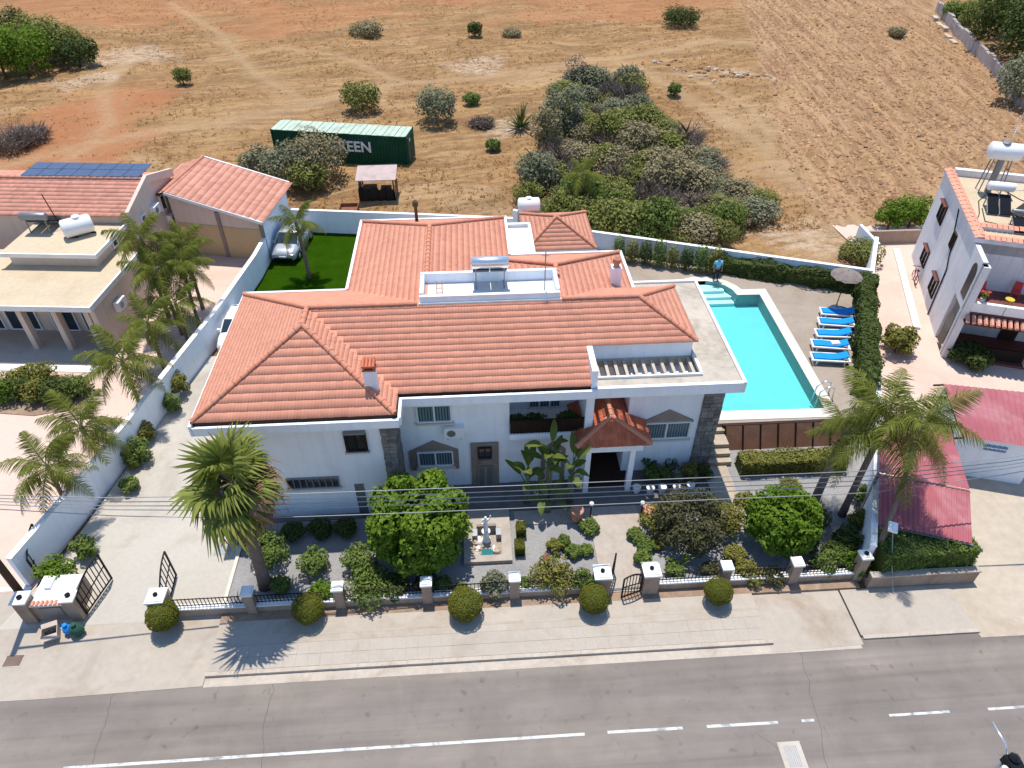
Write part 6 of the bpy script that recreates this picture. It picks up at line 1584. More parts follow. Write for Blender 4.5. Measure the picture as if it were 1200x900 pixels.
# ---- trees and shrubs in the gardens
def full_lobes(seed, r, h, n, lr=.34):
    """lobes all over a rounded block, down to near the ground"""
    g = np.random.default_rng(seed); out = []
    for i in range(n):
        u = -0.85 + 1.8 * (i + .5) / n; a = i * 2.39996 + g.uniform(-.3, .3)
        w_ = (1 - min(1, abs(u)) ** 3.2) ** (1 / 2.4); s = r * lr * g.uniform(.8, 1.25)
        q = (r - s * .8) * w_
        out.append((q * math.cos(a), q * math.sin(a), h * .5 + u * (h * .5 - s * .7), s, s, s * .9))
    out.append((0, 0, h * .5, r * .62, r * .62, h * .36))
    return out
def tree(name, label, cat, x, y, z, r, h, seed, leafm, n, leaf, trunk=.5, nl=11, lr=.42, rt=.12, group=None, aspect=.55, sq=1.0, inner=.2, full=False):
    full = full or cat in ('shrub', 'plant') or name in ('field_tree', 'yard_tree')
    if full and name in ('field_tree', 'field_shrub'): trunk = min(trunk, .35); nl = int(nl * 1.6); lr *= .9
    o = thing(name, label, cat, (x, y, z), group)
    lob = [(a, b, c + trunk, d, e, f) for a, b, c, d, e, f in (full_lobes if full else lobes_of)(seed, r, h - trunk, nl, lr)]
    tm = trunk_mesh('trunk', max(trunk, .15) + (h - trunk) * .35, rt, rt * .6, seed, 5, r * .5)
    mobj('trunk', tm, o)
    mobj('crown', crown('crown', lob, n, leaf, leafm, seed, inner, aspect=aspect), o)
    return o
tree('garden_tree', 'big dense bright green tree in the middle of the front garden', 'tree', -2.62, 18.9, .1, 2.0, 3.9, 21, 'bright', 12500, .24, .25, 40, .27, .14, inner=.06, full=True)
tree('garden_tree', 'rounded vivid green tree left of the right boundary wall', 'tree', 12.55, 18.45, .1, 1.5, 2.7, 22, 'bright', 7000, .21, .3, 30, .28, .12, inner=.06, full=True)
tree('garden_shrub', 'large dark bronze leaved shrub right of the garden path', 'shrub', 8.75, 18.9, .1, 1.5, 2.3, 23, 'purple', 6000, .15, .15, 26, .3, .08, inner=.08, full=True)
tree('garden_shrub', 'yellowish green rounded bush between bronze shrub and vivid tree', 'shrub', 10.45, 19.3, .1, .85, 1.5, 24, 'yellowish', 1800, .13, .2, 9, .4, .06)
tree('garden_shrub', 'low yellowish hedge bush beside the pot at the path top', 'shrub', 7.55, 19.5, .1, .8, 1.1, 25, 'yellowish', 1300, .13, .1, 8, .45, .05)
GP = [(318, 657, .82, 1.35, 'shrub', 'rounded green bush directly behind the fan palm trunk'), (370, 668, .62, 1.15, 'shrub', 'neat round bush on a stone ring right of the fan palm'), (424, 668, .70, 1.3, 'shrub', 'round green bush beside the big bright tree'),
      (436, 696, .95, 1.0, 'shrub', 'spreading fresh green bush behind the low wall'), (378, 700, .5, .65, 'bright', 'small lime green bush touching the railing'), (580, 694, .55, 1.0, 'flowering', 'white flowering bush in front of the fountain'),
      (647, 685, .92, 1.25, 'yellowish', 'pale yellow green rounded bush between fountain and path gate'), (683, 690, .5, 1.0, 'shrub', 'green upright bush beside the left path pillar'), (648, 645, .3, .6, 'yellowish', 'small lime plant in the gravel near red flowers'),
      (690, 622, .42, .5, 'shrub', 'low green plant edging the path near the terracotta pot'), (687, 648, .28, .4, 'shrub', 'tiny green plant alone in the gravel by the path'), (745, 632, .38, .5, 'shrub', 'low plant at the top right edge of the path'),
      (752, 660, .36, .6, 'shrub', 'low plant at the lower right edge of the path'), (769, 640, .3, .3, 'yellowish', 'flat pale green plant in the gravel right of the path'), (878, 676, .6, .5, 'yellowish', 'leafy yellowish plant behind the railing left of the vivid tree'),
      (905, 680, .45, .5, 'purple', 'dark low plant under the vivid green tree'), (962, 668, .5, .7, 'shrub', 'green bush behind the railing right of the vivid tree'), (1000, 668, .5, .8, 'bright', 'bright leafy bush beside the tall end pillar'),
      (990, 640, .6, 1.0, 'hedgem', 'dark bush at the foot of the right wall'), (1006, 618, .5, .9, 'yellowish', 'yellow tinted bush along the right wall'), (1010, 590, .5, 1.0, 'shrub', 'light green bush by the wall near the palm trunk'), (948, 610, .8, .9, 'purple', 'dusky flowering bush under the thick trunked palm'),
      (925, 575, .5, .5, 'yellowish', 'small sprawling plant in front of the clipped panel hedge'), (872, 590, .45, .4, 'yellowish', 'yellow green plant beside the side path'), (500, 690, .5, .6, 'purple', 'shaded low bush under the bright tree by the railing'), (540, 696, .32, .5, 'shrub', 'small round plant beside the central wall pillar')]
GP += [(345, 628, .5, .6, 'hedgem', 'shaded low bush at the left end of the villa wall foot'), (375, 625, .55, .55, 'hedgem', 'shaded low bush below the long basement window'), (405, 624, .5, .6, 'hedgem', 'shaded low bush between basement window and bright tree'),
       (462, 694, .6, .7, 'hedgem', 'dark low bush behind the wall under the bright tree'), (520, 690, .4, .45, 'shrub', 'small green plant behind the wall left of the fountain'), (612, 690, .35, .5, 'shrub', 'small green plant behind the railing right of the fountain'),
       (660, 640, .3, .55, 'banana', 'pale strappy plant in the gravel beside the red flowers'), (672, 650, .35, .45, 'shrub', 'green plant between pale yellow bush and path'), (756, 645, .35, .5, 'shrub', 'green plant half way along the right edge of the path'), (790, 672, .4, .5, 'shrub', 'green plant in front of the bronze shrub'),
       (832, 672, .4, .5, 'purple', 'dusky low plant under the right side of the bronze shrub'), (860, 655, .45, .6, 'yellowish', 'yellowish plant between bronze shrub and vivid tree'), (893, 600, .4, .5, 'shrub', 'green plant at the back of the vivid tree'), (940, 640, .6, .8, 'hedgem', 'dark bush between vivid tree and the palm trunks'),
       (975, 655, .55, .8, 'shrub', 'green bush near the railing end by the tall pillar'), (330, 690, .4, .5, 'shrub', 'green plant right of the fan palm foot'), (300, 640, .6, 1.0, 'shrub', 'green bush left of the fan palm trunk')]
for i, (px, py, r, h, mt, lab) in enumerate(GP):
    p = site(px, py, .1); tree('garden_shrub', lab, 'shrub', p.x, p.y, .1, r, h, 200 + i, mt, int(700 + 1500 * r), .13 if mt != 'bright' else .17, .08, 7, .45, .05)
o = thing('flowering_plant', 'small plant with pink red flowers above the pale yellow green bush', 'flower', (2.6, 17.95, .1)); mobj('foliage', crown('foliage', lobes_of(7, .25, .4, 4), 160, .1, 'shrub', 7), o); mobj('blossom', crown('blossom', [(0, 0, .5, .22, .2, .1)], 90, .09, 'pinkflower', 8), o)
for x, y, lab in ((1.62, 19.62, 'upper small box clipped shrub right of the fountain'), (1.5, 18.65, 'lower small box clipped shrub right of the fountain')):
    o = thing('box_shrub', lab, 'shrub', (x, y, .1)); n = 1100; P = rng.uniform(-1, 1, (n, 3)); ax = rng.integers(0, 3, n); P[np.arange(n), ax] = np.sign(P[np.arange(n), ax]); P = P * np.array([.2, .27, .26]) + np.array([0, 0, .34])
    V, F = leaves(P, P - np.array([0, 0, .34]) + rng.normal(0, .1, P.shape), .07); mobj('foliage', npmesh('foliage', V, F, 'ball'), o); MB().box(x - .17, y - .24, .1, x + .17, y + .24, .64).build('stems', 'hedgem', o)
# clipped balls on the pavement
bl = ['leftmost clipped ball bush beside the driveway gate pillar', 'clipped ball bush in front of the fan palm', 'clipped ball bush in front of the bright tree corner', 'clipped ball bush in front of the garden path gate', 'rightmost clipped ball bush beside the worn concrete apron']
ballv = []
for k in range(3):
    d = rng.normal(size=(6500, 3)); d /= np.linalg.norm(d, axis=1, keepdims=True)
    lump = 1 + .10 * n1(d[:, 0] * 2.2 + 7 * k, d[:, 1] * 2.2 + d[:, 2] * 1.7) + .06 * n2(d[:, 0] * 6 + k, d[:, 2] * 6 + d[:, 1] * 3)
    V, F = leaves(d * (lump[:, None] + rng.normal(0, .022, (6500, 1))), d + rng.normal(0, .4, d.shape) + np.array([0, 0, .3]), .085 * rng.uniform(.6, 1.3, 6500))
    ballv.append(npmesh('crown', V, F, 'ball'))
corem = mesh_of(MB().blob((0, 0, 0), (.90, .90, .90), 18, 12), 'stems', 'hedgem', True); tk = mesh_of(MB().tube([(0, 0, -.2), (0, 0, .6)], .06, 7), 'trunk', 'bark')
for i, (px, py, r) in enumerate(((190, 722, .60), (361, 713, .60), (545, 708, .66), (696, 702, .58), (842, 693, .55))):
    p = site(px, py, .78); o = thing('clipped_ball', bl[i], 'bush', (p.x, p.y, .1), 'clipped ball bushes along the pavement'); s = (r, r, r * .92)
    a = mobj('crown', ballv[i % 3], o, (0, 0, .70)); a.scale = s; a.rotation_euler = (0, 0, i * 1.3); b = mobj('branch_core', corem, a); mobj('trunk', tk, o)
# hedges: solid clumps of leaves along a line
def hedge(name, label, pts, w_, h, z, seed, mt, dens=420, leaf=.11, rough=.12):
    o = thing(name, label, 'hedge', (pts[0][0], pts[0][1], z)); g = np.random.default_rng(seed); PP, NN = [], []; core = MB()
    for a, b in zip(pts[:-1], pts[1:]):
        a, b = np.array(a), np.array(b); L = np.hypot(*(b - a)); d = (b - a) / L; nr = np.array([-d[1], d[0]])
        n = int(dens * L * (w_ + 2 * h)); t = g.random(n) * L; q = g.random(n) * (w_ + 2 * h)
        s = np.where(q < h, -w_ / 2, np.where(q > h + w_, w_ / 2, q - h - w_ / 2)); zz_ = np.where(q < h, q, np.where(q > h + w_, q - h - w_, h))
        bump_ = rough * (n1(t * 1.4 + seed, zz_ * 1.5 + s) + .6 * n2(t * 3.1, zz_ * 3 + s * 3)) * 1.6 + g.normal(0, .03, n)
        edge = np.minimum(1, np.minimum(q, 1) * 1)
        nx = np.where(q < h, -1., np.where(q > h + w_, 1., 0)); nz = np.where((q >= h) & (q <= h + w_), 1., 0)
        P = np.concatenate([(a + d * t[:, None] + nr * (s + nx * bump_)[:, None]), (zz_ + nz * bump_)[:, None]], 1)
        P[:, 2] *= 1 + .0 * t; N = np.concatenate([nr * nx[:, None], nz[:, None]], 1) + g.normal(0, .5, (n, 3)) + np.array([0, 0, .3])
        PP.append(P); NN.append(N)
        e = .1; c = [a + nr * (w_ / 2 - e), b + nr * (w_ / 2 - e), b - nr * (w_ / 2 - e), a - nr * (w_ / 2 - e)]
        core.prism([(p[0], p[1]) for p in c], z, z + h - e)
    P = np.concatenate(PP) - np.array([pts[0][0], pts[0][1], 0]); N = np.concatenate(NN); V, F = leaves(P, N, leaf * g.uniform(.6, 1.3, len(P)))
    mobj('foliage', npmesh('foliage', V, F, mt), o); core.build('branches', 'hedgem', o); return o
hedge('clipped_hedge', 'clipped dense hedge on the low brown wall below the red roof', [(15.9, 16.85), (19.85, 16.95)], 1.3, 1.5, .3, 1, 'shrub', 420, .11)
hedge('clipped_hedge', 'low clipped hedge in front of the sloping brown panels', [(12.2, 22.75), (17.3, 22.75)], .9, .85, .1, 2, 'yellowish', 380, .12)
hedge('tall_hedge', 'tall dark hedge along the right edge of the pool terrace', [(19.65, 26.3), (21.95, 31.6), (23.9, 35.9)], .95, 1.55, DZ - .1, 3, 'hedgem', 330, .15, .25)
hedge('tall_hedge', 'dark uneven hedge against the white wall behind the parasol', [(15.3, 39.35), (23.9, 36.2)], .8, 1.05, DZ - .1, 4, 'hedgem', 330, .15, .3)
# columnar conifers behind the pool
col = [(9.6 + .82 * k, 42.05 - (1.6 + .82 * k) * .37 - .55) for k in range(8)]
cl_ = ['first', 'second', 'third', 'fourth', 'fifth', 'sixth', 'seventh', 'eighth']
cm = [crown('crown', [(0, 0, .35 + .26 * i, .46 - .035 * i * (1 + .2 * (i % 2)), .46 - .035 * i, .30) for i in range(5)], 900, .13, m_, 70 + j, .1) for j, m_ in enumerate(('shrub', 'yellowish', 'hedgem'))]
for i, (px, py) in enumerate(col):
    p = Vector((px, py, DZ)); o = thing('columnar_conifer', cl_[i] + ' small columnar conifer counted from the villa along the back wall', 'conifer', (p.x, p.y, DZ), 'columnar conifers along the back wall')
    a = mobj('crown', cm[i % 3], o); s = random.uniform(1.0, 1.25); a.scale = (s, s, s * random.uniform(.85, 1.05)); a.rotation_euler = (0, 0, i); mobj('trunk', tk, o, (0, 0, .15))
# paddle leaved plants by the balcony
def paddle(name, L, w_, bend, seed):
    mb = MB(); n = 7; vs = []; fs = []
    for i in range(n + 1):
        t = i / n; x = L * .45 + L * .55 * t; z = L * (.75 * (.45 + .55 * t)) - bend * (t ** 2) * L; ww = w_ * math.sin(math.pi * (.08 + .9 * t)) ** .7
        x = L * (.18 + .25 * t + .25 * t * t) ; vs += [(x, -ww, z + .06), (x, 0, z), (x, ww, z + .06)]
    for i in range(n): fs += [(i * 3, i * 3 + 1, i * 3 + 4, i * 3 + 3), (i * 3 + 1, i * 3 + 2, i * 3 + 5, i * 3 + 4)]
    mb.add(vs, fs); mb.tube([(0, 0, 0), (L * .1, 0, L * .2), (L * .18, 0, L * .34)], [.035, .03, .02], 5)
    return mesh_of(mb, name, 'banana')
PD = [paddle('paddle_leaf', 1.5, .17, .05, 0), paddle('paddle_leaf', 1.4, .19, .25, 1), paddle('paddle_leaf', 1.25, .18, .45, 2)]
for i, (x, y, h, n, lab) in enumerate(((2.0, 21.3, 1.9, 11, 'paddle leaved plant rising left of the porch below the balcony'), (3.0, 21.5, 3.3, 13, 'tallest paddle leaved plant reaching up to the balcony'), (3.95, 21.2, 2.5, 11, 'paddle leaved plant leaning beside the porch roof'), (2.9, 20.7, .6, 7, 'short paddle leaved plant at the front of the clump'), (8.0, 17.3, .15, 5, 'small paddle leaved plant behind the railing right of the path'))):
    o = thing('paddle_plant', lab, 'plant', (x, y, .12))
    mb = MB()
    for k in range(3): mb.tube([(x + .08 * k - .08, y, .05), (x + .1 * k - .1, y + .03 * k, .1 + h * (.7 + .15 * k))], [.07, .05], 6)
    mb.build('stem', 'olive', o, True)
    for k in range(n): piece(PD[k % 3], 'paddle_leaf', o, (x + random.uniform(-.1, .1), y + random.uniform(-.08, .08), .1 + h * random.uniform(.55, 1.0)), (random.uniform(-.3, .3), random.uniform(-.35, .25), k * 2.4 + random.uniform(-.3, .3)), (1, 1, 1) if h > .5 else (.6, .6, .6))
for i, (x, z, r, lab) in enumerate(((1.65, 3.5, .45, 'leafy pot plant at the left end of the balcony rail'), (2.5, 3.5, .5, 'trailing plant in the middle of the balcony rail'), (3.9, 3.55, .55, 'tall dark leaved plant at the right end of the balcony'))):
    o = thing('balcony_plant', lab, 'plant', (x, 22.75, z)); MB().lathe((x, 22.75, z - .17), [(.13, 0), (.19, .3), (.15, .3)], 9).build('pot', 'terracotta', o); mobj('foliage', crown('foliage', [(a, b * .5, c - .1, d, e * .6, f) for a, b, c, d, e, f in lobes_of(80 + i, r, .9, 5)], 420, .2, 'hedgem', 80 + i, .3, aspect=.35), o)
for i, (px, py, r, h, mt) in enumerate(((762, 562, .4, .9, 'shrub'), (778, 560, .35, .7, 'shrub'), (794, 563, .35, .8, 'olive'), (760, 548, .5, .9, 'hedgem'), (783, 543, .6, .8, 'hedgem'), (808, 562, .5, 1.1, 'yellowish'), (825, 560, .4, .9, 'hedgem'))):
    p = site(px, py, .2); tree('terrace_plant', ['leafy plant beside the right porch column', 'leafy plant above the second white planter', 'grey green plant above the fourth white planter', 'dark bush against the villa wall by the porch', 'dark bush below the arched dining window', 'pale strappy plant at the terrace corner', 'dark bush at the foot of the stone pier'][i], 'plant', p.x, p.y, .14, r, h, 300 + i, mt, 600, .17, .05, 5, .5, .03, aspect=.35)
# shrubs on the neighbouring plots
NB = [(72, 684, .75, 1.35, 'bright', 'round green shrub behind the driveway meter wall'), (96, 652, .5, 1.05, 'shrub', 'smaller green shrub against the white wall beyond the meter wall'), (158, 540, .75, 1.2, 'shrub', 'sprawling green shrub half way along the white wall'), (166, 516, .55, 1.1, 'yellowish', 'yellowish shrub against the wall at the driveway bend'), (148, 575, .42, .7, 'shrub', 'small shrub hanging on the wall near the third palm'), (197, 482, .5, 1.0, 'shrub', 'green shrub at the wall beside the villa corner'), (206, 462, .6, 1.5, 'yellowish', 'tall pale shrub at the wall nearest the villa corner'), (152, 548, .35, .6, 'yellowish', 'tiny yellow shrub leaning from the wall top')]
for i, (px, py, r, h, mt, lab) in enumerate(NB):
    p = site(px, py); tree('wall_shrub', lab, 'shrub', p.x + (.25 if i != 0 else 0), p.y, 0, r, h, 330 + i, mt, int(600 + 1500 * r), .14, .1, 7, .45, .05)
g = random.Random(4)
BD = [(8, 468, 'bright', 'dark orange tipped shrub at the left end of the yard bed'), (25, 466, 'hedgem', 'dark dense shrub next to the left end of the yard bed'), (42, 468, 'yellowish', 'spiky yellowish plant in the middle of the yard bed'), (60, 468, 'hedgem', 'dark leafy shrub in the middle of the yard bed'), (78, 466, 'hedgem', 'dark pointed shrub near the right end of the yard bed'), (94, 462, 'shrub', 'green shrub at the right end of the yard bed'), (30, 452, 'yellowish', 'pale shrub at the back of the yard bed'), (52, 448, 'yellowish', 'bright fan leaved shrub at the back of the yard bed')]
for i, (px, py, mt, lab) in enumerate(BD):
    p = site(px, py); tree('bed_shrub', lab, 'shrub', p.x, p.y, 0, .85, 1.3, 350 + i, mt, 1100, .2, .05, 6, .5, .05, aspect=.4)
pb = [site(*q) for q in ((-15, 445), (70, 440), (108, 452), (98, 478), (40, 488), (-15, 484))]
structure('flower_bed', MB().prism([(q.x, q.y) for q in pb], 0, .06), 'soil')
for i, (px, py, r, h, mt, lab) in enumerate(((1040, 270, 1.25, 2.4, 'bright', 'round orange tree touching the low wall near the right house'), (1064, 267, 1.3, 2.6, 'bright', 'taller orange tree at the field edge by the right house'), (1048, 412, .95, 1.7, 'yellowish', 'feathery green bush against the wall on the right driveway'), (1005, 306, 1.4, 1.5, 'thicket', 'low spreading grey green bush outside the back wall corner'), (1132, 425, 1.1, 1.1, 'hedgem', 'dark clipped bush in front of the right house porch'))):
    p = site(px, py); tree('yard_tree' if i < 2 else 'yard_shrub', lab, 'tree' if i < 2 else 'shrub', p.x, p.y, 0, r, h, 370 + i, mt, 2400, .2, .3 if i < 2 else .05, 9, .42, .09)

# ================================================================== FIELD: trees, shrubs, thicket, stones
FT = [(8, 92, 3.0, 5.0, 'bright', 'vivid green round tree at the left edge of the field'), (35, 88, 3.2, 5.5, 'bright', 'vivid green tree next to the left field edge'), (15, 62, 3.0, 5, 'hedgem', 'dark evergreen behind the vivid trees at the field edge'), (52, 72, 3.2, 5, 'thicket', 'dark green tree in the middle of the left field group'), (78, 72, 2.6, 4, 'thicket', 'rounded dark tree second from the right of the left field group'), (95, 78, 2.4, 3.3, 'hedgem', 'low dark tree at the right end of the left field group'),
      (1150, 40, 3.5, 5, 'thicket', 'green tree behind the stone wall at the field corner'), (1180, 62, 5.5, 9, 'hedgem', 'huge dark tree behind the stone wall'), (1215, 90, 5.5, 8.5, 'hedgem', 'huge dark tree at the frame edge behind the stone wall'), (1200, 125, 3.4, 5, 'olive', 'pale green tree at the near end of the stone wall'), (1120, 25, 2.2, 2.6, 'shrub', 'small bright tree at the far end of the stone wall'), (1235, 40, 5, 8, 'thicket', 'tall tree far behind the stone wall')]
for i, (px, py, r, h, mt, lab) in enumerate(FT):
    p = site(px, py); z = ground_z(p.x, p.y); tree('field_tree', lab, 'tree', p.x, p.y, z, r, h, 400 + i, mt, int(1300 * r), .32 if r < 4 else .42, h * .22, 15, .34, .2, inner=.25)
FS = [(217, 103, 1.0, 2.0, 'thicket', 'small dark conical tree alone on the pale grass'), (425, 131, 2.0, 3.0, 'thicket', 'round olive green tree beyond the green container'), (512, 145, 2.0, 3.4, 'olive', 'rounded grey olive tree right of the green container'), (553, 124, .9, 1.2, 'shrub', 'small green shrub right of the grey olive tree'), (557, 48, 1.0, 1.9, 'hedgem', 'small dark tree alone near the top of the field'), (797, 32, 2.6, 2.3, 'hedgem', 'dark spreading tree on a mound at the top of the field'), (578, 176, .7, 1.0, 'shrub', 'little green shrub in the orange grass'), (789, 118, .7, 1.3, 'shrub', 'little green shrub beside the curved track'),
      (345, 217, 2.0, 3.6, 'olive', 'olive tree in front of the left end of the container'), (377, 212, 2.4, 4.2, 'dull', 'dusty grey tree covering the container lettering'), (310, 210, 1.8, 3.0, 'olive', 'low olive tree behind the garage roof'), (365, 225, 1.6, 2.6, 'thicket', 'dark undergrowth tree below the two olive trees'), (430, 46, 2.2, 1.2, 'dull', 'flat dry mound shrub near the tracks'), (600, 46, 1.3, .6, 'dull', 'flat dry shrub at the top of the field'), (1050, 44, 1.2, 1.0, 'dull', 'dry shrub at the far edge of the ploughed field')]
for i, (px, py, r, h, mt, lab) in enumerate(FS):
    p = site(px, py); z = ground_z(p.x, p.y); tree('field_shrub', lab, 'shrub', p.x, p.y, z, r, h, 430 + i, mt, int(900 + 900 * r), .2 if r < 1.5 else .26, .2, 10, .4, .1, inner=.3)
for i, (px, py, r, h, lab) in enumerate(((15, 178, 3.2, 2.0, 'pile of grey dead branches at the left edge of the red soil'), (40, 170, 2.4, 1.4, 'smaller heap of grey dead branches on the red soil'), (565, 148, 1.9, .7, 'flat patch of grey dead brush near the agave'))):
    p = site(px, py); o = thing('brush_pile', lab, 'brush pile', (p.x, p.y, ground_z(p.x, p.y))); mobj('dead_branches', twigs('dead_branches', 520, r, h, 500 + i, 'dry', .035), o); mobj('dry_leaves', crown('dry_leaves', lobes_of(500 + i, r * .85, h * .8, 6), 420, .2, 'dry', 500 + i, .5), o)
p = site(610, 152); o = thing('agave', 'big dark spiky agave at the left tip of the thicket', 'agave', (p.x, p.y, ground_z(p.x, p.y)))
spk = mesh_of(MB().add([(0, -.10, 0), (0, .10, 0), (.9, .07, .7), (.9, -.07, .7), (1.7, 0, 1.25), (.4, 0, .22)], [(0, 5, 3), (5, 1, 2), (5, 2, 3), (3, 2, 4)]), 'agave_leaf', 'hedgem')
for k in range(34): piece(spk, 'agave_leaf', o, (p.x, p.y, ground_z(p.x, p.y) + .1), (0, random.uniform(-.7, .55), k * 2.4), (random.uniform(.8, 1.3),) * 3)
THK = L2([(604, 240, 1), (628, 200, 1), (640, 160, 1), (650, 110, 1), (690, 92, 1), (738, 100, 1), (790, 150, 1), (850, 200, 1), (905, 232, 1), (888, 252, 1), (840, 285, 1), (760, 282, 1), (700, 268, 1), (640, 252, 1)])
VAR = {}
def variant(kind, k):
    key = (kind, k)
    if key not in VAR:
        lb = lobes_of(600 + k * 7 + len(kind), 1.0, 1.15, 9, .42)
        if kind == 'dry': VAR[key] = twigs('crown', 420, 1.0, 1.1, 640 + k, 'dry', .016)
        else: VAR[key] = crown('crown', lobes_of(600 + k * 7 + len(kind), 1.0, 1.15, 13, .33), 1700, .13, kind, 620 + k, .35)
    return VAR[key]
tkm = trunk_mesh('trunk', .7, .07, .04, 77, 5, .5)
twm = twigs('bare_twigs', 70, 1.0, 1.2, 650, 'dry', .013)
g = random.Random(9); pts = []
bx = [min(p[0] for p in THK), max(p[0] for p in THK), min(p[1] for p in THK), max(p[1] for p in THK)]
tries = 0
while len(pts) < 135 and tries < 9000:
    tries += 1
    x, y = g.uniform(*bx[:2]), g.uniform(*bx[2:])
    if not inpoly(np.array([x]), np.array([y]), THK)[0]: continue
    if y < 44.9 - (x - 8.1) * .37 + .8 and x > 8: continue
    if x < 8.2 and y < 46.5: continue
    if all((x - a) ** 2 + ((y - b) * .8) ** 2 > 1.12 ** 2 for a, b in pts): pts.append((x, y))
cnt = {}
for i, (x, y) in enumerate(pts):
    dens = (y - bx[2]) / (bx[3] - bx[2]); dens += .22 * ((x - bx[0]) / (bx[1] - bx[0]) > .5) * (dens > .12)
    u = g.random()
    if dens < .25: kind = 'thicket' if u < .62 else 'shrub' if u < .85 else 'dull'
    elif dens < .6: kind = 'thicket' if u < .22 else 'dull' if u < .58 else 'dry' if u < .86 else 'olive'
    else: kind = 'thicket' if u < .35 else 'olive' if u < .6 else 'dull' if u < .8 else 'dry'
    lab = {'thicket': 'green shrub crowded into the thicket', 'shrub': 'fresh green shrub in the thicket', 'dull': 'dull olive brown shrub in the thicket', 'dry': 'bare grey twiggy shrub in the thicket', 'olive': 'silvery grey shrub in the thicket'}[kind]
    fx = (x - bx[0]) / (bx[1] - bx[0])
    lab += ', ' + ('near' if dens < .28 else 'middle' if dens < .6 else 'far') + ' belt ' + ('by the pavilion side' if fx < .25 else 'left of its centre' if fx < .45 else 'right of its centre' if fx < .7 else 'by the track side')
    o = thing('thicket_shrub', lab, 'shrub', (x, y, ground_z(x, y) - .05), kind.replace('dull', 'olive brown').replace('dry', 'bare twiggy').replace('olive ', 'olive ') + ' shrubs of the thicket')
    r = g.uniform(.85, 2.2); hh = r * g.uniform(.65, 1.35) * (1.15 if dens < .3 else .95)
    c = mobj('crown', variant(kind, g.randrange(3)), o); c.scale = (r, r, hh); c.rotation_euler = (0, 0, g.uniform(0, 6.28))
    t_ = mobj('trunk', tkm, o); t_.scale = (r, r, hh)
    if kind in ('dull', 'dry') or g.random() < .2: t_ = mobj('bare_twigs', twm, o); t_.scale = (r, r, hh * 1.1)
p = site(681, 222, 2.2); feather_palm('small pale palm standing in the near part of the thicket', p.x, p.y, ground_z(p.x, p.y), 2.6, 140, 13, .8, None, (0, 0), .12)
p = site(660, 150, 1); tree('field_tree', 'dark grey green tree standing above the upper thicket', 'tree', p.x, p.y, ground_z(p.x, p.y), 1.9, 4.8, 460, 'olive', 2600, .26, 1.0, 12, .36, .12)
p = site(640, 170, 1); tree('field_tree', 'pale silvery upright tree on the left flank of the thicket', 'tree', p.x, p.y, ground_z(p.x, p.y), 1.4, 4.2, 461, 'dull', 2000, .24, .8, 10, .38, .1)
p = site(675, 100, 1); tree('field_tree', 'bare greyish tree at the top of the thicket', 'tree', p.x, p.y, ground_z(p.x, p.y), 1.3, 3.8, 462, 'dry', 900, .2, .9, 9, .4, .1)
# ground cover under the thicket
g2_ = np.random.default_rng(5); X = g2_.uniform(bx[0], bx[1], 20000); Y = g2_.uniform(bx[2], bx[3], 20000); k = inpoly(X, Y, THK) & ((Y > 45.6 - (X - 8.1) * .37) & ((X > 8.2) | (Y > 46.6))); X, Y = X[k], Y[k]
P = np.stack([X, Y, height(X, Y) + g2_.uniform(.05, .9, len(X))], 1); V, F = leaves(P, g2_.normal(0, .6, P.shape) + np.array([0, 0, 1]), g2_.uniform(.15, .35, len(P)))
tag(mobj('undergrowth', npmesh('undergrowth', V, F, 'dull')), kind='stuff')
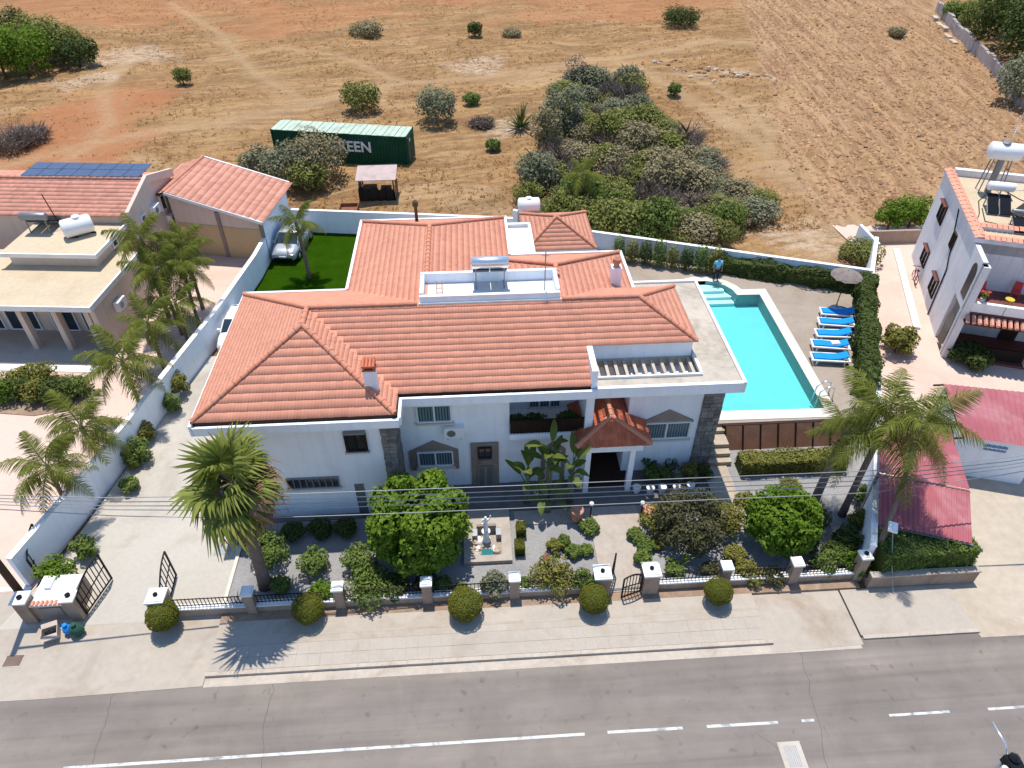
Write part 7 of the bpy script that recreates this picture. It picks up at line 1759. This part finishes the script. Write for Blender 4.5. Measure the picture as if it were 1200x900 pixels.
# stones
for j, (px, py, n, sp, lab) in enumerate(((770, 77, 16, 2.6, 'dark scattered stone heap left of the rubble bank'), (862, 96, 26, 4.2, 'pale rubble bank along the bend of the track'), (820, 86, 18, 4.0, 'string of grey stones between heap and rubble bank'))):
    c = site(px, py); o = thing('stone_heap', lab, 'stone heap', (c.x, c.y, ground_z(c.x, c.y)))
    for k in range(n):
        x, y = c.x + random.gauss(0, sp * .5), c.y + random.gauss(0, .8); s = random.uniform(.1, .34)
        MB().blob((x, y, ground_z(x, y) + s * .25), (s, s * .8, s * .6), 6, 4, .22).build('stone', 'clod' if random.random() < .6 else 'rock', o)
g3_ = np.random.default_rng(8); mb = MB()
for k in range(120):
    px, py = g3_.uniform(0, 900), g3_.uniform(20, 170); c = site(px, py)
    s = g3_.uniform(.05, .17); mb.blob((c.x, c.y, ground_z(c.x, c.y) + s * .2), (s, s * .8, s * .6), 5, 3, .25)
tag(mb.build('scattered_stones', 'rock'), kind='stuff')
# stone wall at the upper right
a, b = site(1097, 14), site(1215, 150)
o = thing('field_wall', 'long grey stone wall between ploughed field and dark trees', 'wall', (a.x, a.y, 0))
L = (b - a).length; n = int(L / 1.6); dv = (b - a).normalized(); nv = Vector((-dv.y, dv.x, 0))
src = mesh_of(MB().box(-.79, -.2, -.6, .79, .2, 1.25), 'wall_panel', mat('grey_block_wall', (.36, .31, .30), .95, (.25, .21, .2), .8, .12))
for i in range(n): q = a + dv * (i + .5) * 1.6; piece(src, 'wall_panel', o, (q.x, q.y, ground_z(q.x, q.y) + .1), (0, 0, math.atan2(dv.y, dv.x)))
src = mesh_of(MB().box(-.9, -.3, -.2, .9, .3, .25), 'slab_stone', 'rock')
for i in range(5): q = a + dv * (6 + i * 3.1) + nv * -1.0; q = a + dv * (5 + i * 3.0) - nv * (1.1 if nv.x > 0 else -1.1); piece(src, 'footing_block', o, (q.x, q.y, ground_z(q.x, q.y)), (0, 0, math.atan2(dv.y, dv.x) + .05 * i))
o = thing('back_wall', 'short brown block wall beside the orange trees', 'wall', (28.5, 43.2, 0)); q0_, q1_ = site(1028, 300), site(1030, 278)
MB().box(28.2, 44.0, 0, 32.0, 44.2, 1.0).build('wall_face', 'wallpink', o)
MB().box(27.4, 41.4, 0, 27.6, 44.2, 1.5).build('wall_face', 'white', o)
